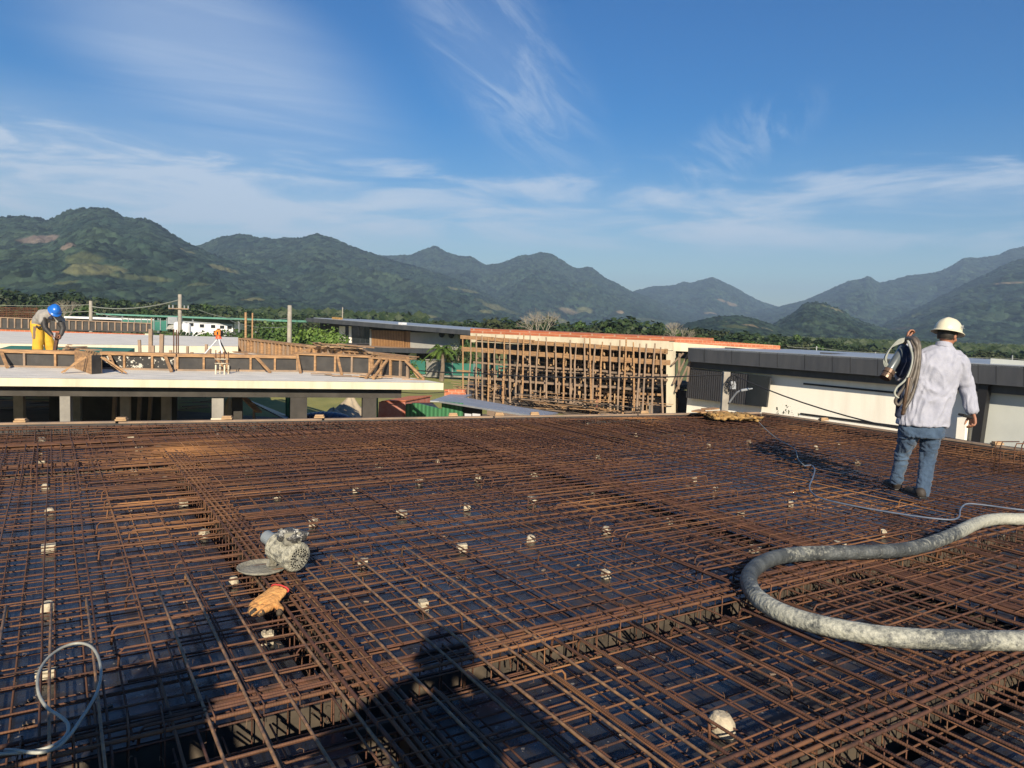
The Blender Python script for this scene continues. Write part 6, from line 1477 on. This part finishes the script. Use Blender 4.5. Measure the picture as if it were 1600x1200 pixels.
hz_([(1424, 532, F_ + .05), (1430, 555, F_ - .03), (1421, 590, F_ - .06), (1403, 618, F_ - .05), (1399, 628, F_ - .04), (1405, 632, F_ - .05), (1416, 615, F_ - .07), (1424, 590, F_ - .07)], .014, 'hose_tan')
hz_([(1418, 532, F_ + .05), (1426, 560, F_ - .03), (1417, 590, F_ - .06), (1401, 606, F_ - .05), (1398, 616, F_ - .05), (1404, 622, F_ - .06)], .010, 'cable_grey')
hz_([(1420, 590, F_ - .08), (1416, 615, F_ - .09), (1410, 648, F_ - .06)], .015, 'copper', 'copper_pipe')
for k in range(8): hz_([(1418 - k, 528 + k, YM), (1404 - 2 * k, 531 + k * 2, YM + .02), (1391 - k * 1.5, 545 + k * 3, YM), (1383 + k, 560 + 3 * k, YM - .01), (1386 + 2 * k, 568 + 2 * k, YM)], .005, 'cable_grey', 'cable')
nb = MB(); capsule(nb, [py(1416, 548, YM + .02), py(1413, 565, YM + .02), py(1408, 582, YM + .04)], [.045, .065, .05], 12); capsule(nb, [py(1410, 600, YM - .02), py(1404, 625, YM - .03), py(1403, 648, YM - .02)], [.03, .034, .028], 10, flat=.6)
t2 = thing('navy_bag', py(1408, 600, YM), 'dark navy cloth bag hanging under the hoses at the walking man\'s left side', 'bag'); fuse(nb, 'cloth', 'navy', t2, .012, 3, .012, 14)
# ---------------- bending worker with the blue helmet
YW = 21.6; base = py(66, 560, YW)
wk = thing('person', (base.x, YW, .004), 'bending worker in blue helmet, grey shirt, black sleeves and yellow trousers', 'person')
Q = lambda u, v, dy=0.0: py(u, v, YW + dy)
tee = MB(); capsule(tee, [Q(60, 508), Q(63, 501, -.05), Q(70, 493, -.15), Q(77, 491, -.25)], [.19, .21, .23, .15], 14, flat=.85)
capsule(tee, [Q(67, 494, -.30), Q(66, 502, -.38)], [.13, .11], 12); capsule(tee, [Q(82, 492, -.12), Q(92, 498, -.12), Q(95, 502, -.12)], [.13, .12, .11], 12)
fuse(tee, 'shirt', 'grey_tee', wk, .022, 3, .02, 6)
pn = MB(); capsule(pn, [Q(59, 507), Q(61, 514)], [.20, .21], 14); FL, FR = Vector((Q(62, 560).x, YW - .15, .08)), Vector((Q(78, 560).x, YW + .2, .08))
capsule(pn, [Q(58, 512, -.1), Q(60, 530, -.12), FL], [.17, .14, .13], 14); capsule(pn, [Q(65, 514, .1), Q(75, 532, .12), FR], [.17, .14, .12], 14)
fuse(pn, 'trousers', 'yellow_pants', wk, .022, 3, .02, 6, (1, 1, .4))
bw = MB(); hc = Q(85, 486.5, -.38); r2_, f2_, u2_ = head(bw, hc, Vector((.55, -.62, -.75)), (.5, -.3, 1), 1.22)
capsule(bw, [Q(76, 491, -.25), hc], [.09, .08], 10); capsule(bw, [Q(60, 508), Q(70, 494, -.15)], [.13, .14], 10)
a1 = [Q(67, 496, -.34), Q(71, 513, -.45), Q(80, 523, -.5)]; a2 = [Q(94, 500, -.12), Q(98.5, 513, -.2), Q(95.5, 523, -.3)]
capsule(bw, a1, [.06, .05, .035], 10); capsule(bw, a2, [.06, .05, .035], 10)
hand(bw, a1[-1], a1[-1] - a1[-2], Vector((1, 0, 0)), .9, 1.2, 1); hand(bw, a2[-1], a2[-1] - a2[-2], Vector((-1, 0, 0)), .9, 1.2, -1)
capsule(bw, [Q(59, 510), Q(60, 530, -.12), FL], [.11, .08, .06], 10); capsule(bw, [Q(64, 512, .1), Q(75, 532, .12), FR], [.11, .08, .06], 10)
fuse(bw, 'body', 'skin', wk, .013, 2)
sl = MB(); capsule(sl, [a1[0], a1[0].lerp(a1[1], .6), a1[1], a1[2]], [.10, .09, .08, .062], 12); capsule(sl, [a2[0] + Vector((0, 0, -.03)), a2[1], a2[2]], [.10, .08, .062], 12); sl_ = fuse(sl, 'sleeves', 'navy', wk, .02, 3, .008, 9); sl_.data.materials.clear(); sl_.data.materials.append(MATS['black_ply'])
eyes(hc, r2_, f2_, u2_, wk, 1.22); hair(hc, r2_, f2_, u2_, wk, 1.2); helmet(hc + u2_ * .035, r2_, f2_, u2_, wk, 'helmet_blue', 1.28)
sc2 = MB(); capsule(sc2, [Q(78, 488, -.15), Q(76, 493, -.22), Q(80, 497, -.36)], [.10, .09, .05], 10); fuse(sc2, 'neck_cloth', 'navy', wk, .02, 3, .01, 9)
MB().tube([Q(51, 505, -.1), Q(60, 512, -.28), Q(69, 508, -.2)], .035, 8).build('tool_belt', 'boot', wk); MB().bar(Q(54, 510, -.28), Q(53.5, 529, -.26), .06, .05).build('hammer', 'wood_grey', wk)
for f_ in (FL, FR): boot(f_ + Vector((.2, -.12, -.07)), f_ + Vector((-.05, .03, -.07)), f_ + Vector((0, 0, .1)), 'boot', wk, 1.1)
b_ = pz(92, 566, 0); MB().bar(Q(90.5, 520, -.35), Vector((Q(93, 550).x, YW - .35, .0)), .09, .07, up=(0, 1, 0)).build('timber_stake', 'rust_dark', label='brown upright stake the bending worker holds with both hands', cat='stake')
pile('stacked offcuts of plywood beside the worker and his stake', 101, 556, 118, 559, 8, .12, .45, ln=.7)
# ---------------- the photographer and a bystander: they stand out of frame and cast the shadows in the foreground
def stander(base, yaw, label, arms, shirt_m, pants_m, s=1.0, hat=None, face=(0, 1, -.2)):
    t = thing('person', base, label, 'person'); B = Vector(base); cy_, sy_ = math.cos(yaw), math.sin(yaw)
    L3 = lambda x, y, z: B + Vector((x * cy_ - y * sy_, x * sy_ + y * cy_, z)) * s
    ax = Vector((cy_, sy_, 0)); ay = Vector((-sy_, cy_, 0)); b = MB()
    b.loft([(L3(0, 0, .86), .17, .13, ax, ay), (L3(0, 0, 1.0), .165, .13, ax, ay), (L3(0, -.01, 1.15), .175, .125, ax, ay), (L3(0, -.01, 1.3), .20, .125, ax, ay), (L3(0, -.01, 1.42), .185, .10, ax, ay), (L3(0, -.01, 1.48), .08, .07, ax, ay)], 20)
    body = MB(); body.loft([(L3(0, 0, .9), .13, .09, ax, ay), (L3(0, 0, 1.3), .15, .09, ax, ay), (L3(0, 0, 1.46), .07, .06, ax, ay)], 16)
    for k, (el_, wr) in zip((-1, 1), arms):
        S_, E_, W_ = L3(.185 * k, -.01, 1.40), L3(*el_), L3(*wr); capsule(b, [S_, E_, E_.lerp(W_, .8)], [.075, .06, .048], 12); capsule(body, [S_, E_, W_], [.05, .04, .027], 12)
        hand(body, W_, (W_ - E_), ax * -k, .7, 1.0, k)
    hc_ = L3(0, .03, 1.60); fv = (ay * face[1] + ax * face[0] + Vector((0, 0, face[2]))); r_, f_, u_ = head(body, hc_, fv); capsule(body, [L3(0, -.01, 1.44), hc_ - Vector((0, 0, .03))], [.06, .055], 12)
    pnt = MB(); pnt.loft([(L3(0, 0, .80), .165, .125, ax, ay), (L3(0, 0, 1.0), .15, .115, ax, ay)], 18)
    for k in (-1, 1):
        capsule(pnt, [L3(.09 * k, 0, .82), L3(.11 * k, .01, .48), L3(.12 * k, -.01, .1)], [.095, .075, .062], 12); capsule(body, [L3(.09 * k, 0, .9), L3(.11 * k, .01, .48), L3(.12 * k, -.01, .1)], [.07, .05, .04], 12)
        boot(L3(.13 * k, .17, .005), L3(.12 * k, -.07, .005), L3(.12 * k, -.01, .12), 'boot', t)
    fuse(b, 'shirt', shirt_m, t, .014, 3, .01, 9); fuse(pnt, 'trousers', pants_m, t, .014, 3, .01, 9); fuse(body, 'body', 'skin', t, .0075, 2); eyes(hc_, r_, f_, u_, t); hair(hc_, r_, f_, u_, t)
    if hat: helmet(hc_ + u_ * .03, r_, f_, u_, t, hat, 1.08)
    return t
stander((.10, -.34, .14), 0.05, 'person standing behind the camera holding up a phone', [((-.42, .12, 1.24), (-.13, .28, 1.42)), ((.40, .12, 1.26), (.06, .28, 1.43))], 'grey_tee', 'jeans', 1.04, 'helmet_white')  # unseen helmet added and elbows spread to enlarge the cast shadow
ph = MB().box((.0, -.06, 1.62), (.16, .009, .075)); ph.build('mobile_phone', 'black', label='phone held up by the person who takes the photo', cat='phone', bevel=.003)
G_ = pz(275, 1040, .13); k_ = 1.5 / sdir.z; Pp = G_ + sdir * k_
stander((Pp.x, Pp.y, .14), -.3, 'person in white helmet standing beside the photographer, casting the left shadow', [((-.33, -.03, 1.12), (-.28, .08, .86)), ((.33, -.03, 1.12), (.28, .08, .86))], 'shirt', 'navy', 1.0, 'helmet_white')

# ================================================================== THINGS LYING ON THE BARS
ZT = .137
# concrete pump hose
path = [(2300, 830), (2000, 822), (1760, 812), (1680, 808), (1600, 811), (1560, 811), (1528, 817), (1496, 832), (1462, 846), (1428, 856), (1390, 861), (1340, 863), (1290, 864), (1245, 866), (1210, 872), (1184, 884), (1170, 902), (1176, 925), (1200, 946), (1236, 963), (1280, 976), (1330, 986), (1385, 994), (1440, 998), (1520, 1000), (1600, 1001), (1700, 998), (1800, 992), (2050, 985), (2350, 990)]
R_h = .049; hp = spline([pz(u, v, ZT + R_h * .93 + .012) for u, v in path], 10)
hb = MB(); hb.tube(hp, [R_h * (1 + .015 * noise.noise(Vector((i * .21, 0, 0)))) for i in range(len(hp))], 22, uv=True)
nmv = []
for v in hb.v: nmv.append(v)
hb.build('pump_hose', 'hose', smooth=True, label='thick black rubber pump hose caked in pale concrete, curving across the bars', cat='hose')
# thin cables
def cable(name, pts, z, r, m, label, lift=None, cat='cable'):
    P = [pz(u, v, z + (lift[i] if lift else 0)) for i, (u, v) in enumerate(pts)]; MB().tube(spline(P, 8), r, 8).build(name, m, smooth=True, label=label, cat=cat)
cable('cable', [(-420, 1150), (-180, 1190), (-60, 1182), (0, 1178), (50, 1174), (85, 1164), (104, 1148), (106, 1132), (95, 1120), (74, 1106), (61, 1085), (59, 1060), (66, 1040), (82, 1022), (104, 1009), (125, 1005), (143, 1011), (154, 1028), (158, 1052), (153, 1078), (142, 1100), (125, 1126), (108, 1150), (88, 1168), (60, 1176), (20, 1172), (8, 1172)], .16, .0062, 'cable_white', 'pale grey cable looped into a teardrop at the lower left corner', lift=[0, 0, 0, 0, 0, .01, .02, .03, .04, .04, .04, .05, .05, .05, .05, .05, .05, .05, .05, .05, .04, .03, .02, .01, .02, .0, -.01])
cable('cable', [(1183, 657), (1200, 674), (1217, 687), (1232, 695), (1243, 703), (1247, 717), (1257, 728)], .155, .006, 'cable_grey', 'thin grey cable running down from the yellow rope pile')
cable('air_hose', [(1257, 728), (1268, 727), (1273, 734), (1270, 746), (1265, 759), (1267, 768), (1277, 776), (1295, 782), (1337, 791), (1370, 797), (1407, 803), (1450, 809), (1485, 812), (1498, 808), (1500, 798), (1504, 791), (1514, 787), (1545, 790), (1600, 797), (1680, 803), (1900, 806), (2300, 790)], .158, .0075, 'cable_blue', 'blue grey air hose snaking across the bars between the man and the pump hose', cat='hose')
# yellow rope/tarp heap
random.seed(15)
t = thing('rope_heap', pz(1145, 655, .15), 'crumpled heap of yellow tan rope near the far corner of the deck', 'rope')
rp = MB(); c0, c1 = pz(1103, 651, .17), pz(1186, 655, .17)
for k in range(16):
    P = []; x = rnd(0, .12)
    while x < rnd(.75, 1.0): P.append(c0.lerp(c1, x) + Vector((rnd(-.05, .05), rnd(-.35, .28), rnd(.0, .07)))); x += rnd(.07, .14)
    if len(P) > 3: rp.tube(spline(P, 4), rnd(.018, .03), 6)
rp.build('rope', 'yellow_rope', t, smooth=True)
cl = MB(); n = 18
for i in range(n + 1):
    for j_ in range(7):
        p = c0.lerp(c1, i / n * .96) + Vector((0, -.30 + .10 * j_, .02 + .05 * abs(noise.noise(Vector((i * .9, j_ * .8, 3)))) + .035 * noise.noise(Vector((i * .5, j_ * .6, 8))))); cl.v.append(tuple(p))
for i in range(n):
    for j_ in range(6):
        a = i * 7 + j_
        if noise.noise(Vector((i * .35, j_ * .5, 1))) > -.1: cl.f.append((a, a + 7, a + 8, a + 1))
cl.build('cloth', 'yellow_rope', t)
pile('two loose timbers lying against the rim behind the yellow rope', 1090, 646, 1120, 643, 3, .1, .05, z0=.22, ln=.5)
# ---------------- vibrator motor
mc = pz(449, 890, ZT + .02); mc.z = ZT + .128
f_ = Vector((.80, -.58, -.16)).normalized(); r_ = f_.cross(Vector((0, 0, 1))).normalized(); u_ = r_.cross(f_)
t = thing('vibrator_motor', (mc.x, mc.y, ZT), 'cement-caked electric vibrator motor with round base plate and grey coupling tube', 'motor')
A_ = lambda x, y, z: mc + f_ * x + r_ * y + u_ * z
b = MB(); n = 48; prof = [(-.115, .055), (-.112, .078), (-.10, .083), (.055, .083), (.058, .090), (.088, .090), (.10, .083), (.105, .070)]
for (x, ra) in prof:
    for j_ in range(n):
        a = 2 * math.pi * j_ / n; rr2 = ra * (1.035 if (j_ % 3 == 0 and -.11 < x < .056) else 1.0); b.v.append(tuple(A_(x, math.cos(a) * rr2, math.sin(a) * rr2)))
for k in range(len(prof) - 1):
    for j_ in range(n): b.f.append((k * n + j_, k * n + (j_ + 1) % n, (k + 1) * n + (j_ + 1) % n, (k + 1) * n + j_))
b.f.append(tuple(reversed(range(n)))); b.f.append(tuple((len(prof) - 1) * n + j_ for j_ in range(n)))
body = b.build('motor_body', 'motor', t)
gr = MB(); gr.tube([A_(.104, 0, 0), A_(.108, 0, 0)], .066, 32).build('fan_grille', 'motor', body)
ho_ = MB()
for ring, cnt in ((.016, 6), (.030, 11), (.044, 16), (.057, 21)):
    for k in range(cnt):
        a = 6.283 * k / cnt + ring * 40
        if random.random() < .22: continue
        c = A_(.1085, math.cos(a) * ring, math.sin(a) * ring); ho_.tube([c, c + f_ * .002], .0048, 7)
ho_.build('grille_holes', 'black', body)
MB().tube([A_(-.11, 0, .01), A_(-.135, 0, .01), A_(-.14, 0, .012), A_(-.215, 0, .016)], [.06, .06, .041, .041], 24).build('coupling_tube', 'pvc_grey', t, smooth=False, bevel=.003)
MB().tube(spline([A_(-.07, .01, .085), A_(-.075, .01, .115), A_(-.05, .01, .118), A_(-.045, .01, .085)], 5), .0055, 8).build('lifting_eye', 'motor_plate', t, smooth=True)
pb = MB(); pc = A_(-.06, -.055 if r_.x > 0 else .055, -.10); pc = Vector((pc.x - .05, pc.y - .02, ZT + .022)); rg = random.Random(3)
ringv = [(0, .012), (.06, .010), (.10, .004), (.125, .002), (.140, .012), (.143, .022), (.139, .022), (.120, .0)]
for (ra, z) in ringv:
    for j_ in range(40):
        a = 6.283 * j_ / 40; q = ra * (1 + .02 * noise.noise(Vector((math.cos(a) * 2, math.sin(a) * 2, 0)))); pb.v.append((pc.x + q * math.cos(a), pc.y + q * math.sin(a) * .95, pc.z + z))
for k in range(len(ringv) - 1):
    for j_ in range(40): pb.f.append((k * 40 + j_, k * 40 + (j_ + 1) % 40, (k + 1) * 40 + (j_ + 1) % 40, (k + 1) * 40 + j_))
pb.build('base_plate', 'motor_plate', t, smooth=True)
for k in (-1, 1): MB().bar(A_(-.06, .05 * k, -.06), A_(-.06, .06 * k, -.098), .06, .02, up=f_).build('foot', 'motor_plate', t)
sw = MB(); q0 = A_(.03, .02, .088); sw.box((q0.x + .01, q0.y, q0.z + .02), (.10, .09, .075), .5); sw_ = sw.build('switch_box', 'motor_plate', t, bevel=.01)
wr = MB(); rg = random.Random(4); i0 = 0; n = 22
for k in range(13):
    for j_ in range(n):
        th = math.pi * k / 12; a = 6.283 * j_ / n; q = Vector((math.sin(th) * math.cos(a) * .085, math.sin(th) * math.sin(a) * .055, math.cos(th) * .042)); cr = 1 + .38 * noise.noise(q * 26) + .25 * noise.noise(q * 60); wr.v.append((q0.x + .014 + q.x * cr, q0.y + q.y * cr, q0.z + .028 + q.z * cr))
for k in range(12):
    for j_ in range(n): wr.f.append((k * n + j_, (k + 1) * n + j_, (k + 1) * n + (j_ + 1) % n, k * n + (j_ + 1) % n))
wr.build('plastic_wrap', 'plastic_wrap', t)
# ---------------- glove
gc = pz(418, 950, ZT + .01); t = thing('work_glove', gc, 'orange leather work glove with a red cuff lying below the motor', 'glove')
gx = (pz(446, 930, ZT) - pz(392, 955, ZT)).normalized(); gy = Vector((-gx.y, gx.x, 0)); G = lambda x, y, z: gc + gx * x * .82 + gy * y * 1.3 + Vector((0, 0, z))
gb = MB(); gz = .028
gb.loft([(G(.105, .0, gz + .045), .056, .018, gy, Vector((0, 0, 1))), (G(.085, 0, gz + .035), .058, .021, gy, Vector((0, 0, 1))), (G(.03, .0, gz + .02), .066, .024, gy, Vector((0, 0, 1))), (G(-.03, -.002, gz + .008), .072, .021, gy, Vector((0, 0, 1))), (G(-.06, -.002, gz), .068, .018, gy, Vector((0, 0, 1)))], 16)
tips = []
for k, (y, l_, dx) in enumerate([(-.042, .075, .004), (-.014, .092, .004), (.014, .086, -.004), (.040, .066, -.012)]):
    P = [G(-.05, y, gz), G(-.05 - l_ * .5, y * 1.05 + dx, gz - .002), G(-.05 - l_, y * 1.05 + dx * 2, gz - .012)]; capsule(gb, P, [.0175, .0165, .0145], 10); tips.append((P[1].lerp(P[2], .55), P[2]))
P = [G(.0, -.045, gz), G(-.03, -.085, gz - .004), G(-.065, -.095, gz - .012)]; capsule(gb, P, [.018, .016, .013], 10); tips.append((P[1].lerp(P[2], .7), P[2]))
fuse(gb, 'glove_body', 'leather', t, .0045, 3, .003, 40, (1, 1, 1))
ct = MB(); rim_ = []
for j_ in range(24):
    a = 6.283 * j_ / 24; rim_.append(G(.112 + .010 * noise.noise(Vector((math.cos(a) * 2, math.sin(a) * 2, 4))), math.cos(a) * .044, gz + .047 + math.sin(a) * .018))
ct.tube(rim_ + [rim_[0]], .0048, 6).build('cuff_trim', 'red_cloth', t, smooth=True)
for a, b_ in tips: tp_ = MB(); capsule(tp_, [a, b_], [.0165, .0150], 10); tp_.build('fingertip', 'leather_dark', t, smooth=True)
print('total objects', len(bpy.data.objects))
